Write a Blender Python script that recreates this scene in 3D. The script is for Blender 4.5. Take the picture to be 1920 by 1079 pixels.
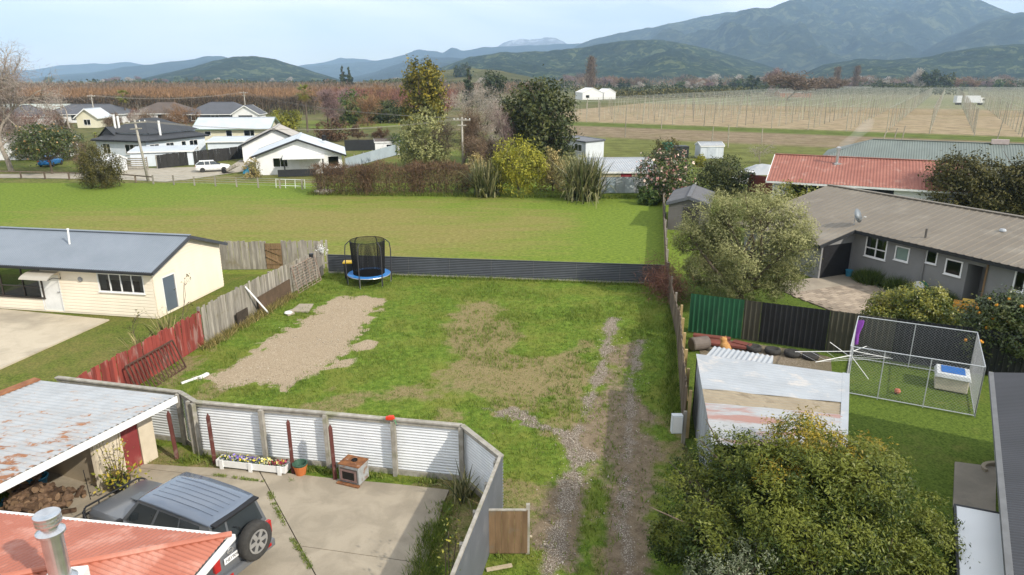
import bpy, math, random
import numpy as np
from mathutils import Vector, Matrix
R = math.radians
rng = np.random.default_rng(7)
random.seed(7)
for o in list(bpy.data.objects): bpy.data.objects.remove(o)
sc = bpy.context.scene
COL = sc.collection

# ------------------------------------------------------------------ camera
CAM_H = 11.0
PITCH = math.atan(390 / 1280.0)
cam_d = bpy.data.cameras.new('camera')
cam_d.sensor_width = 36.0; cam_d.lens = 24.0
cam_d.clip_start = 0.1; cam_d.clip_end = 60000
cam = bpy.data.objects.new('camera', cam_d); COL.objects.link(cam)
cam.location = (0, 0, CAM_H); cam.rotation_euler = (math.pi / 2 - PITCH, 0, 0)
sc.camera = cam

# ------------------------------------------------------------------ light
SUN_EL = R(35); SUN_AZ = math.atan2(0.78, -0.62)          # azimuth clockwise from +Y
to_sun = Vector((math.sin(SUN_AZ) * math.cos(SUN_EL), math.cos(SUN_AZ) * math.cos(SUN_EL), math.sin(SUN_EL)))
w = bpy.data.worlds.new('World'); sc.world = w; w.use_nodes = True
nt = w.node_tree; nt.nodes.clear()
sky = nt.nodes.new('ShaderNodeTexSky'); sky.sky_type = 'NISHITA'; sky.sun_disc = False
sky.sun_elevation = SUN_EL; sky.sun_rotation = SUN_AZ
sky.air_density = 1.0; sky.dust_density = 0.6; sky.ozone_density = 1.0
tc = nt.nodes.new('ShaderNodeTexCoord')
mp = nt.nodes.new('ShaderNodeMapping'); mp.inputs['Scale'].default_value = (1.1, 1.1, 4.2)
nt.links.new(tc.outputs['Generated'], mp.inputs['Vector'])
nz = nt.nodes.new('ShaderNodeTexNoise'); nz.inputs['Scale'].default_value = 2.1; nz.inputs['Detail'].default_value = 7
nz.inputs['Roughness'].default_value = 0.52; nz.inputs['Distortion'].default_value = 0.6
nt.links.new(mp.outputs[0], nz.inputs['Vector'])
cr = nt.nodes.new('ShaderNodeValToRGB')
cr.color_ramp.elements[0].position = 0.40; cr.color_ramp.elements[0].color = (0.40, 0.40, 0.40, 1)
cr.color_ramp.elements[1].position = 0.60; cr.color_ramp.elements[1].color = (0.96, 0.96, 0.96, 1)
nt.links.new(nz.outputs['Fac'], cr.inputs['Fac'])
mx = nt.nodes.new('ShaderNodeMixRGB'); mx.inputs[2].default_value = (10.3, 10.3, 10.25, 1)   # thin bright cloud
nt.links.new(cr.outputs[0], mx.inputs[0]); nt.links.new(sky.outputs[0], mx.inputs[1])
bg = nt.nodes.new('ShaderNodeBackground'); bg.inputs['Strength'].default_value = 0.14
nt.links.new(mx.outputs[0], bg.inputs['Color'])
wo = nt.nodes.new('ShaderNodeOutputWorld'); nt.links.new(bg.outputs[0], wo.inputs['Surface'])

sd = bpy.data.lights.new('sun', 'SUN'); sd.energy = 4.3; sd.angle = R(0.8); sd.color = (1.0, 0.93, 0.82)
so = bpy.data.objects.new('sun', sd); COL.objects.link(so)
so.rotation_euler = to_sun.to_track_quat('Z', 'Y').to_euler()
so.location = (60, -20, 60)
vs = sc.view_settings; vs.view_transform = 'Standard'; vs.look = 'None'; vs.exposure = 0.11; vs.gamma = 1; vs.use_curve_mapping = False
sc.cycles.max_bounces = 6; sc.cycles.transparent_max_bounces = 12; sc.cycles.volume_bounces = 2
sc.cycles.use_denoising = True

# ------------------------------------------------------------------ survey: photograph pixel -> point of the place
CP, SP = math.cos(PITCH), math.sin(PITCH)
def ray(px, py):
    u = (px - 960) / 1280.0; v = (539.5 - py) / 1280.0
    return u, CP + v * SP, -SP + v * CP
def G(px, py, z=0.0):
    u, dy, dz = ray(px, py); t = (z - CAM_H) / dz
    return Vector((u * t, dy * t, z))
def Hh(px, py, py2, z0=0.0):            # height reached at py2 by an upright whose foot is at (px, py)
    g = G(px, py, z0); u, dy, dz = ray(px, py2)
    return CAM_H + g.y / dy * dz
def AT(px, py, Y):                      # point seen at the pixel, at forward distance Y
    u, dy, dz = ray(px, py); t = Y / dy
    return Vector((u * t, Y, CAM_H + dz * t))

# ------------------------------------------------------------------ helpers
def tag(o, label=None, cat=None, group=None, kind=None):
    if label: o['label'] = label
    if cat: o['category'] = cat
    if group: o['group'] = group
    if kind: o['kind'] = kind
    return o
def thing(name, label, cat, loc=(0, 0, 0), rz=0.0, group=None):
    o = bpy.data.objects.new(name, None); COL.objects.link(o); o.empty_display_size = 0.2
    o.location = loc; o.rotation_euler = (0, 0, rz)
    return tag(o, label, cat, group)
def put(name, me, parent=None, loc=(0, 0, 0), rot=(0, 0, 0), scale=None):
    o = bpy.data.objects.new(name, me); COL.objects.link(o)
    o.location = loc; o.rotation_euler = rot
    if scale is not None: o.scale = scale if hasattr(scale, '__len__') else (scale,) * 3
    if parent is not None: o.parent = parent
    return o
def copy_tree(o, parent=None, top=True):
    c = o.copy(); COL.objects.link(c); c.parent = parent
    for ch in list(o.children): copy_tree(ch, c, False)
    return c

class MB:
    def __init__(self): self.v = []; self.f = []; self.mi = []; self.m = 0
    def add(self, vs, fs):
        b = len(self.v); self.v += [tuple(p) for p in vs]
        self.f += [tuple(b + i for i in f) for f in fs]; self.mi += [self.m] * len(fs); return self
    def poly(self, *pts): return self.add(pts, [tuple(range(len(pts)))])
    def box(self, c, s, rz=0.0, rx=0.0, ry=0.0, tx=1.0, ty=1.0):
        mt = Matrix.Rotation(rz, 3, 'Z') @ Matrix.Rotation(ry, 3, 'Y') @ Matrix.Rotation(rx, 3, 'X')
        vs = []
        for z in (-.5, .5):
            k = (1, 1) if z < 0 else (tx, ty)
            for x, y in ((-.5, -.5), (.5, -.5), (.5, .5), (-.5, .5)):
                vs.append(Vector(c) + mt @ Vector((x * s[0] * k[0], y * s[1] * k[1], z * s[2])))
        return self.add(vs, [(3, 2, 1, 0), (4, 5, 6, 7), (0, 1, 5, 4), (1, 2, 6, 5), (2, 3, 7, 6), (3, 0, 4, 7)])
    def ab(self, x0, x1, y0, y1, z0, z1):
        return self.box(((x0 + x1) / 2, (y0 + y1) / 2, (z0 + z1) / 2), (abs(x1 - x0), abs(y1 - y0), abs(z1 - z0)))
    def beam(self, p, q, w, h, up=(0, 0, 1)):
        p, q = Vector(p), Vector(q); d = (q - p).normalized(); up = Vector(up)
        s = d.cross(up)
        if s.length < 1e-4: s = d.cross(Vector((0, 1, 0)))
        s.normalize(); t = s.cross(d)
        vs = []
        for e in (p, q):
            for a, b in ((-1, -1), (1, -1), (1, 1), (-1, 1)): vs.append(e + s * a * w / 2 + t * b * h / 2)
        return self.add(vs, [(3, 2, 1, 0), (4, 5, 6, 7), (0, 1, 5, 4), (1, 2, 6, 5), (2, 3, 7, 6), (3, 0, 4, 7)])
    def tube(self, pts, r, n=6, caps=True):
        pts = [Vector(p) for p in pts]; rr = r if hasattr(r, '__len__') else [r] * len(pts)
        vs = []; prev = None
        for i, p in enumerate(pts):
            d = (pts[min(i + 1, len(pts) - 1)] - pts[max(i - 1, 0)]).normalized()
            if prev is None:
                a = Vector((0, 0, 1)) if abs(d.z) < .9 else Vector((1, 0, 0))
                s = d.cross(a).normalized()
            else:
                s = (prev - d * prev.dot(d))
                s = s.normalized() if s.length > 1e-5 else d.orthogonal().normalized()
            prev = s; t = d.cross(s)
            for k in range(n):
                a = 2 * math.pi * k / n
                vs.append(p + (s * math.cos(a) + t * math.sin(a)) * rr[i])
        fs = []
        for i in range(len(pts) - 1):
            for k in range(n):
                fs.append((i * n + k, i * n + (k + 1) % n, (i + 1) * n + (k + 1) % n, (i + 1) * n + k))
        if caps:
            fs.append(tuple(range(n - 1, -1, -1))); fs.append(tuple((len(pts) - 1) * n + k for k in range(n)))
        return self.add(vs, fs)
    def prism(self, poly, z0, z1):
        n = len(poly); vs = [(p[0], p[1], z0) for p in poly] + [(p[0], p[1], z1) for p in poly]
        return self.add(vs, [tuple(range(n - 1, -1, -1)), tuple(range(n, 2 * n))] + [(i, (i + 1) % n, n + (i + 1) % n, n + i) for i in range(n)])
    def slab(self, pts, th, n=None):       # convex polygon thickened downwards along -normal
        pts = [Vector(p) for p in pts]; k = len(pts)
        nn = (pts[1] - pts[0]).cross(pts[2] - pts[0]).normalized() if n is None else Vector(n)
        if nn.z < 0 and n is None: nn = -nn; pts = pts[::-1]
        lo = [p - nn * th for p in pts]
        return self.add(pts + lo, [tuple(range(k)), tuple(range(2 * k - 1, k - 1, -1))] + [((i + 1) % k, i, k + i, k + (i + 1) % k) for i in range(k)])
    def lathe(self, prof, n=16, c=(0, 0, 0), axis='z', sx=1.0, ring=False):
        vs = []; c = Vector(c)
        if ring: prof = list(prof) + [prof[0]]
        for r, h in prof:
            for k in range(n):
                a = 2 * math.pi * k / n
                if axis == 'z': vs.append(c + Vector((r * math.cos(a) * sx, r * math.sin(a), h)))
                elif axis == 'x': vs.append(c + Vector((h, r * math.cos(a), r * math.sin(a))))
                else: vs.append(c + Vector((r * math.cos(a), h, r * math.sin(a))))
        fs = [(i * n + k, i * n + (k + 1) % n, (i + 1) * n + (k + 1) % n, (i + 1) * n + k) for i in range(len(prof) - 1) for k in range(n)]
        if not ring: fs += [tuple(range(n - 1, -1, -1)), tuple((len(prof) - 1) * n + k for k in range(n))]
        return self.add(vs, fs)
    def mesh(self, name, mat, smooth=False):
        me = bpy.data.meshes.new(name); me.from_pydata(self.v, [], self.f)
        for m in (mat if isinstance(mat, (list, tuple)) else [mat]): me.materials.append(m)
        if any(self.mi): me.polygons.foreach_set('material_index', self.mi)
        if smooth: me.polygons.foreach_set('use_smooth', [True] * len(me.polygons))
        me.update(); return me
    def build(self, name, mat, parent=None, smooth=False, bevel=0.0, world=False, **k):
        o = put(name, self.mesh(name, mat, smooth), parent, **k)
        if world and parent is not None: o.location = -parent.location
        if bevel:
            b = o.modifiers.new('bevel', 'BEVEL'); b.width = bevel; b.segments = 2; b.limit_method = 'ANGLE'
        return o

def np_mesh(name, verts, quads, mat, attrs=None, smooth=False):
    me = bpy.data.meshes.new(name); verts = np.asarray(verts, np.float32); quads = np.asarray(quads, np.int32)
    k = quads.shape[1]; nf = len(quads)
    me.vertices.add(len(verts)); me.vertices.foreach_set('co', verts.ravel())
    me.loops.add(nf * k); me.loops.foreach_set('vertex_index', quads.ravel())
    me.polygons.add(nf); me.polygons.foreach_set('loop_start', np.arange(0, nf * k, k, dtype=np.int32))
    try: me.polygons.foreach_set('loop_total', np.full(nf, k, np.int32))
    except Exception: pass
    if smooth: me.polygons.foreach_set('use_smooth', np.ones(nf, bool))
    for m in (mat if isinstance(mat, (list, tuple)) else [mat]): me.materials.append(m)
    for an, arr in (attrs or {}).items():
        a = me.attributes.new(an, 'FLOAT', 'POINT'); a.data.foreach_set('value', np.asarray(arr, np.float32))
    me.update(calc_edges=True); me.validate(); return me

# numpy value noise
def _h(ix, iy, s):
    n = (ix.astype(np.int64) * 374761393 + iy.astype(np.int64) * 668265263 + s * 1442695041) & 0x7fffffff
    n = ((n ^ (n >> 13)) * 1274126177) & 0x7fffffff
    return ((n ^ (n >> 16)) & 0xffff) / 65535.0
def vno(x, y, s=0):
    x = np.asarray(x, float); y = np.asarray(y, float)
    ix = np.floor(x); iy = np.floor(y); fx = x - ix; fy = y - iy
    fx = fx * fx * (3 - 2 * fx); fy = fy * fy * (3 - 2 * fy)
    a = _h(ix, iy, s); b = _h(ix + 1, iy, s); c = _h(ix, iy + 1, s); d = _h(ix + 1, iy + 1, s)
    return (a * (1 - fx) + b * fx) * (1 - fy) + (c * (1 - fx) + d * fx) * fy
def fbm(x, y, o=4, s=0):
    t = 0; a = .5; n = 0
    for i in range(o): t = t + a * vno(x * 2 ** i, y * 2 ** i, s + i * 17); n += a; a *= .5
    return t / n
def ridged(x, y, o=4, s=0):
    t = 0; a = .5; n = 0
    for i in range(o): t = t + a * (1 - np.abs(2 * vno(x * 2 ** i, y * 2 ** i, s + i * 31) - 1)); n += a; a *= .5
    return t / n

# ------------------------------------------------------------------ materials
def lin(c): return tuple(((x / 255.0) / 12.92 if x / 255.0 <= .04045 else ((x / 255.0 + .055) / 1.055) ** 2.4) for x in c)
def new_mat(name):
    m = bpy.data.materials.new(name); m.use_nodes = True; nt = m.node_tree; nt.nodes.clear()
    out = nt.nodes.new('ShaderNodeOutputMaterial'); bs = nt.nodes.new('ShaderNodeBsdfPrincipled')
    nt.links.new(bs.outputs[0], out.inputs[0]); return m, nt, bs, out
def N(nt, t, **k):
    n = nt.nodes.new(t)
    for a, b in k.items(): setattr(n, a, b)
    return n
def L(nt, a, b): nt.links.new(a, b)
def noise_node(nt, scale, detail=5, rough=.55, stretch=None, dist=0.0, coord='pos'):
    if coord == 'pos':
        g = N(nt, 'ShaderNodeNewGeometry'); src = g.outputs['Position']
    else:
        g = N(nt, 'ShaderNodeTexCoord'); src = g.outputs['Object']
    if stretch:
        mp = N(nt, 'ShaderNodeMapping'); mp.inputs['Scale'].default_value = stretch; L(nt, src, mp.inputs[0]); src = mp.outputs[0]
    n = N(nt, 'ShaderNodeTexNoise'); n.inputs['Scale'].default_value = scale; n.inputs['Detail'].default_value = detail
    n.inputs['Roughness'].default_value = rough; n.inputs['Distortion'].default_value = dist
    L(nt, src, n.inputs['Vector']); return n.outputs['Fac']
def ramp(nt, fac, stops):
    r = N(nt, 'ShaderNodeValToRGB'); e = r.color_ramp.elements
    while len(e) < len(stops): e.new(0.5)
    for i, (p, c) in enumerate(stops): e[i].position = p; e[i].color = (c[0], c[1], c[2], 1)
    L(nt, fac, r.inputs[0]); return r.outputs[0]
def mix(nt, fac, a, b, mode='MIX'):
    m = N(nt, 'ShaderNodeMixRGB', blend_type=mode)
    for i, x in enumerate((fac, a, b)):
        if hasattr(x, 'links') or hasattr(x, 'is_linked'): L(nt, x, m.inputs[i])
        elif hasattr(x, '__len__'): m.inputs[i].default_value = (x[0], x[1], x[2], 1)
        else: m.inputs[i].default_value = x
    return m.outputs[0]
def mth(nt, op, a, b=None, clamp=False):
    m = N(nt, 'ShaderNodeMath', operation=op); m.use_clamp = clamp
    for i, x in enumerate((a, b)):
        if x is None: continue
        if hasattr(x, 'is_linked'): L(nt, x, m.inputs[i])
        else: m.inputs[i].default_value = x
    return m.outputs[0]
def bump(nt, bs, h, strength=.3, dist=.02):
    b = N(nt, 'ShaderNodeBump'); b.inputs['Strength'].default_value = strength; b.inputs['Distance'].default_value = dist
    L(nt, h, b.inputs['Height']); L(nt, b.outputs[0], bs.inputs['Normal']); return b
_pm = {}
def pm(name, c1, c2=None, scale=3.0, rough=.8, bmp=0.0, bscale=None, bdist=.02, spec=.3, metal=0.0, stretch=None, rnd=0.0,
       lo=.35, hi=.68, stain=None, stain_scale=1.2, stain_at=(.55, .7), stain_stretch=None, coord='pos', coat=0.0, detail=6):
    if name in _pm: return _pm[name]
    m, nt, bs, out = new_mat(name); _pm[name] = m
    c2 = c2 or tuple(x * .8 for x in c1)
    f = noise_node(nt, scale, detail, .6, stretch, coord=coord)
    col = ramp(nt, f, [(lo, c2), (hi, c1)])
    if stain:
        f2 = noise_node(nt, stain_scale, 7, .62, stain_stretch, .3, coord)
        col = mix(nt, ramp(nt, f2, [(stain_at[0], (0, 0, 0)), (stain_at[1], (1, 1, 1))]), col, stain)
    if rnd:
        oi = N(nt, 'ShaderNodeObjectInfo')
        k = mth(nt, 'MULTIPLY_ADD', oi.outputs['Random'], 2 * rnd); k.node.inputs[2].default_value = 1 - rnd
        cb = N(nt, 'ShaderNodeVectorMath', operation='SCALE'); L(nt, col, cb.inputs[0]); L(nt, k, cb.inputs['Scale']); col = cb.outputs[0]
    L(nt, col, bs.inputs['Base Color'])
    bs.inputs['Roughness'].default_value = rough; bs.inputs['Specular IOR Level'].default_value = spec
    bs.inputs['Metallic'].default_value = metal
    if coat: bs.inputs['Coat Weight'].default_value = coat; bs.inputs['Coat Roughness'].default_value = .08
    if bmp: bump(nt, bs, noise_node(nt, bscale or scale * 4, 6, .6, stretch, coord=coord), bmp, bdist)
    return m
def leafmat(name, c1, c2, c3, rough=.5, trans=.25, spec=.3):
    if name in _pm: return _pm[name]
    m, nt, bs, out = new_mat(name); _pm[name] = m
    a = N(nt, 'ShaderNodeAttribute', attribute_name='t')
    oi = N(nt, 'ShaderNodeObjectInfo')
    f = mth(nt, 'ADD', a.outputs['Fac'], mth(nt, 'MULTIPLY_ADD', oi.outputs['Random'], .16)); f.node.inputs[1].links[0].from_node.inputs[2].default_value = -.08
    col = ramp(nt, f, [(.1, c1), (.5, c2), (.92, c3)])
    L(nt, col, bs.inputs['Base Color']); bs.inputs['Roughness'].default_value = rough; bs.inputs['Specular IOR Level'].default_value = spec
    tr = N(nt, 'ShaderNodeBsdfTranslucent'); L(nt, col, tr.inputs['Color'])
    ms = N(nt, 'ShaderNodeMixShader'); ms.inputs[0].default_value = trans
    L(nt, bs.outputs[0], ms.inputs[1]); L(nt, tr.outputs[0], ms.inputs[2]); L(nt, ms.outputs[0], out.inputs[0]); return m
def glassmat(name, tint=(.55, .6, .62), mixf=.35):
    if name in _pm: return _pm[name]
    m, nt, bs, out = new_mat(name); _pm[name] = m
    t = N(nt, 'ShaderNodeBsdfTransparent'); t.inputs[0].default_value = (*tint, 1)
    g = N(nt, 'ShaderNodeBsdfGlossy'); g.inputs['Roughness'].default_value = .03; g.inputs['Color'].default_value = (.9, .95, 1, 1)
    lw = N(nt, 'ShaderNodeLayerWeight'); lw.inputs['Blend'].default_value = mixf
    ms = N(nt, 'ShaderNodeMixShader'); L(nt, lw.outputs['Fresnel'], ms.inputs[0]); L(nt, t.outputs[0], ms.inputs[1]); L(nt, g.outputs[0], ms.inputs[2])
    L(nt, ms.outputs[0], out.inputs[0]); return m
# ================================================================== TERRAIN
def grid_sheet(name, x0, x1, y0, y1, step, z, mat, attrf=None, zf=None, keep=None):
    nx = max(2, int((x1 - x0) / step) + 1); ny = max(2, int((y1 - y0) / step) + 1)
    X, Y = np.meshgrid(np.linspace(x0, x1, nx), np.linspace(y0, y1, ny))
    X = X.ravel(); Y = Y.ravel(); Z = np.full_like(X, z) + (zf(X, Y) if zf else 0)
    i = np.arange(nx * ny).reshape(ny, nx)
    q = np.stack([i[:-1, :-1], i[:-1, 1:], i[1:, 1:], i[1:, :-1]], -1).reshape(-1, 4)
    if keep is not None: q = q[keep(X[q].mean(1), Y[q].mean(1))]
    me = np_mesh(name, np.stack([X, Y, Z], 1), q, mat, attrf(X, Y) if attrf else None, True)
    return put(name, me)
def poly_sheet(name, pts, z, mat, parent=None, th=0.0):
    b = MB()
    if th: b.prism([(p[0], p[1]) for p in pts], z - th, z)
    else: b.poly(*[(p[0], p[1], z) for p in pts])
    return b.build(name, mat, parent)

def ground_mat(name, g1, g2, dry, patch=.12, dirt=None, fine=14.0, pl=.45, ph=.62):
    m, nt, bs, out = new_mat(name)
    f1 = noise_node(nt, fine, 6, .7, (1, .8, 1)); f2 = noise_node(nt, patch, 6, .6, None, .5); f3 = noise_node(nt, patch * 7, 5, .65)
    col = ramp(nt, f1, [(.40, g1), (.60, g2)])
    s = mth(nt, 'ADD', mth(nt, 'MULTIPLY', f2, .65), mth(nt, 'MULTIPLY', f3, .35))
    col = mix(nt, ramp(nt, s, [(pl, (0, 0, 0)), (ph, (1, 1, 1))]), col, mix(nt, ramp(nt, f1, [(.40, (.0, .0, .0)), (.60, (1, 1, 1))]), tuple(x * .7 for x in dry), dry))
    if dirt:
        f4 = noise_node(nt, patch * 3, 6, .6, None, 1.0)
        col = mix(nt, ramp(nt, f4, [(.60, (0, 0, 0)), (.72, (1, 1, 1))]), col, dirt)
    L(nt, col, bs.inputs['Base Color']); bs.inputs['Roughness'].default_value = .95; bs.inputs['Specular IOR Level'].default_value = .1
    bump(nt, bs, f1, .6, .05); return m

GR1 = (.062, .088, .016); GR2 = (.135, .172, .030); DRY = (.23, .195, .078)
# valley floor to the horizon
m_valley = ground_mat('valley floor', (.075, .085, .028), (.13, .135, .045), (.20, .16, .085), .006, fine=.4)
g = grid_sheet('ground', -11800, 11800, -200, 9750, 1000, -.06, m_valley); tag(g, kind='structure')

# mown paddock
def paddock_mat():
    m, nt, bs, out = new_mat('mown paddock')
    f1 = noise_node(nt, 4.5, 8, .8, (.7, 1.2, 1)); f2 = noise_node(nt, .09, 5, .55, (1, 1.6, 1), .6); f3 = noise_node(nt, .55, 8, .72, (.30, 1.5, 1))
    a = N(nt, 'ShaderNodeAttribute', attribute_name='dry')
    col = ramp(nt, f1, [(.40, (.088, .135, .017)), (.60, (.190, .252, .036))])
    s = mth(nt, 'ADD', mth(nt, 'MULTIPLY', f2, .38), mth(nt, 'MULTIPLY', f3, .60)); s = mth(nt, 'ADD', s, mth(nt, 'MULTIPLY', a.outputs['Fac'], .27))
    col = mix(nt, ramp(nt, s, [(.53, (0, 0, 0)), (.74, (.9, .9, .9))]), col, ramp(nt, f1, [(.40, (.165, .142, .042)), (.60, (.275, .235, .082))]))
    L(nt, col, bs.inputs['Base Color']); bs.inputs['Roughness'].default_value = .95; bs.inputs['Specular IOR Level'].default_value = .1
    bump(nt, bs, f1, .5, .06); return m
def paddock_attr(X, Y):
    d = .25 + .75 * np.exp(-((X + 12 + (Y - 52) * .2) / 17) ** 2 - ((Y - 53) / 10) ** 2)
    d += .45 * np.exp(-((X + 26) / 5) ** 2 - ((Y - 48.5) / 1.6) ** 2)
    d += .3 * np.exp(-((X + 34) / 8) ** 2 - ((Y - 55) / 5) ** 2)
    d -= .75 * np.exp(-((X - 10.5) / 6) ** 2)
    d -= .3 * np.exp(-((Y - 72) / 5) ** 2)
    d -= .25 * np.exp(-((X + 50) / 8) ** 2)
    return {'dry': np.clip(d, -.6, 1)}
p = grid_sheet('paddock', -75, 14.2, 38.8, 76, .5, -.012, paddock_mat(), paddock_attr); tag(p, kind='structure')
# verges and gardens beyond the paddock
v = grid_sheet('garden_ground', -95, 75, 65.5, 118, 2, -.03, ground_mat('garden ground', GR1, (.15, .18, .035), (.22, .19, .08), .08, fine=3)); tag(v, kind='structure')
# hop field, banded across its rows
HS = Vector((.523, .852)); HQ = Vector((.852, -.523))
def hop_mat():
    m, nt, bs, out = new_mat('hop field')
    ge = N(nt, 'ShaderNodeNewGeometry'); dp = N(nt, 'ShaderNodeVectorMath', operation='DOT_PRODUCT')
    L(nt, ge.outputs['Position'], dp.inputs[0]); dp.inputs[1].default_value = (HS.x, HS.y, 0)
    f1 = noise_node(nt, .30, 8, .78, (1, 1, 1)); f2 = noise_node(nt, .06, 6, .65)
    s = mth(nt, 'ADD', dp.outputs['Value'], mth(nt, 'MULTIPLY_ADD', f1, 7)); s.node.inputs[1].links[0].from_node.inputs[2].default_value = -3.5
    s = mth(nt, 'DIVIDE', s, 600.0)
    gA = (.15, .165, .045); gB = (.115, .15, .03); tan = (.36, .285, .18); soil = (.25, .195, .125); pale = (.27, .26, .15)
    r = N(nt, 'ShaderNodeValToRGB'); r.color_ramp.interpolation = 'LINEAR'; e = r.color_ramp.elements
    st = [(60, gA), (126, gA), (130, soil), (155, soil), (159, gB), (170, gB), (175, tan), (262, tan), (268, (.30, .235, .13)), (310, tan), (330, pale), (420, (.22, .24, .12)), (560, pale)]
    while len(e) < len(st): e.new(.5)
    for i, (q, c) in enumerate(st): e[i].position = q / 600.0; e[i].color = (*c, 1)
    L(nt, s, r.inputs[0])
    col = mix(nt, ramp(nt, f1, [(.3, (.72, .72, .72)), (.7, (1.15, 1.15, 1.15))]), (0, 0, 0), r.outputs[0]) 
    col = mix(nt, 1.0, r.outputs[0], ramp(nt, f1, [(.40, (.60, .57, .54)), (.58, (1.0, 1.0, 1.0))]), 'MULTIPLY')
    col = mix(nt, mth(nt, 'MULTIPLY', ramp(nt, f2, [(.5, (0, 0, 0)), (.7, (1, 1, 1))]), .35), col, (.17, .17, .06))
    L(nt, col, bs.inputs['Base Color']); bs.inputs['Roughness'].default_value = .95; bs.inputs['Specular IOR Level'].default_value = .1
    bump(nt, bs, f1, .4, .3); return m
hb = MB(); c0 = HS * 96; pts = [c0 + HQ * -88, c0 + HQ * 340, c0 + HS * 700 + HQ * 340, c0 + HS * 700 + HQ * -160, c0 + HS * 150 + HQ * -120]
hb.poly(*[(q.x, q.y, -.02) for q in pts]); tag(hb.build('hop_field', hop_mat()), kind='structure')

# ------------------------------------------------------------------ hills and mountains
def forest_mat(name, a, b, c, s=.012, tops=None):
    m, nt, bs, out = new_mat(name)
    f1 = noise_node(nt, s * 6, 8, .75); f2 = noise_node(nt, s * .35, 6, .6, None, .8); f3 = noise_node(nt, s * 1.4, 7, .62, None, 1.2)
    f4 = noise_node(nt, s * 2.2, 8, .72, None, .3)
    col = ramp(nt, f4, [(.36, tuple(x * .55 for x in a)), (.5, a), (.66, b)])
    col = mix(nt, .4, col, ramp(nt, f1, [(.35, tuple(x * .4 for x in a)), (.62, b)]))
    col = mix(nt, ramp(nt, f3, [(.52, (0, 0, 0)), (.58, (.85, .85, .85))]), col, c)
    col = mix(nt, ramp(nt, f2, [(.45, (0, 0, 0)), (.58, (.7, .7, .7))]), col, tuple(x * .6 for x in a))
    if tops:
        at = N(nt, 'ShaderNodeAttribute', attribute_name='top')
        k = mth(nt, 'ADD', at.outputs['Fac'], mth(nt, 'MULTIPLY_ADD', f3, .5)); k.node.inputs[1].links[0].from_node.inputs[2].default_value = -.25
        col = mix(nt, ramp(nt, k, [(.45, (0, 0, 0)), (.62, (1, 1, 1))]), col, tops)
    L(nt, col, bs.inputs['Base Color']); bs.inputs['Roughness'].default_value = 1; bs.inputs['Specular IOR Level'].default_value = 0
    bump(nt, bs, f4, 1.0, 1.0 / s * .32); return m
def hill(name, crest, yb, yc, mat, seed, rough=.3, cols=160, rows=46, spur=900., topf=None, ease=1.0):
    px = np.linspace(crest[0][0], crest[-1][0], cols)
    py = np.interp(px, [c[0] for c in crest], [c[1] for c in crest])
    py = py + (fbm(px / 26., px * 0 + seed, 4, seed) - .5) * 5 * np.clip((150 - py) / 40, 0, 1)
    t = np.concatenate([np.linspace(0, 1, rows), np.linspace(1.06, 1.9, 10)])
    v = (539.5 - py) / 1280.; dy = CP + v * SP; dz = -SP + v * CP
    hc = np.maximum(CAM_H + yc / dy * dz, 4.)
    T, PX = np.meshgrid(t, px, indexing='ij'); HC = np.meshgrid(t, hc, indexing='ij')[1]
    Y = yb + (yc - yb) * T; X = (PX - 960) / 1280. * CP * Y
    up = np.where(T <= 1, np.clip(T, 0, 1) ** ease, np.clip(1 - (T - 1) * .9, 0, 1))
    up = up * up * (3 - 2 * up) * .45 + up * .55
    wx = (fbm(X / spur, Y / spur, 3, seed + 9) - .5) * spur * .7
    rg = ridged((X + wx) / (spur * .62) + seed * 3.7, Y / (spur * 1.7), 6, seed) - .58
    fine = fbm(X / (spur * .12), Y / (spur * .12), 4, seed + 5) - .5
    env = np.clip(T * 3, 0, 1) * np.clip((1.02 - T) * 4, 0, 1)
    Z = HC * (up + rough * rg * env * 1.9 + .2 * fine * env) - 6 * (1 - np.clip(T * 4, 0, 1))
    Z = np.where(T <= .995, np.minimum(Z, HC * (.55 + .45 * np.clip(T, 0, 1)) * 1.0), Z)
    i = np.arange(len(t) * cols).reshape(len(t), cols)
    q = np.stack([i[:-1, :-1], i[:-1, 1:], i[1:, 1:], i[1:, :-1]], -1).reshape(-1, 4)
    at = {'top': (topf(PX, T) if topf else np.zeros_like(X)).ravel()}
    o = put(name, np_mesh(name, np.stack([X.ravel(), Y.ravel(), Z.ravel()], 1), q, mat, at, True)); tag(o, kind='structure'); return o
mf1 = forest_mat('range forest', (.026, .040, .026), (.072, .092, .050), (.125, .135, .065), .009, tops=(.40, .31, .20))
mf2 = forest_mat('foothill forest', (.020, .036, .018), (.062, .090, .040), (.125, .145, .060), .018)
mf3 = forest_mat('far ranges', (.03, .045, .04), (.05, .07, .05), (.06, .08, .05), .003)
mf4 = forest_mat('knoll pasture', (.17, .17, .06), (.25, .23, .10), (.24, .19, .10), .02)
mf5 = forest_mat('snow tops', (.25, .24, .24), (.62, .62, .63), (.78, .78, .79), .004)
def peak_top(PX, T):
    a = 1.2 * np.exp(-((PX - 1500) / 70) ** 2) * np.clip((T - .72) / .2, 0, 1)
    b = 1.3 * np.exp(-((PX - 1790) / 65) ** 2) * np.clip((T - .62) / .22, 0, 1)
    c = .45 * np.exp(-((PX - 1420) / 90) ** 2) * np.exp(-((T - .62) / .12) ** 2) + .42 * np.exp(-((PX - 1730) / 60) ** 2) * np.exp(-((T - .45) / .15) ** 2)
    return np.clip(a + b + c, 0, 1)
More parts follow.
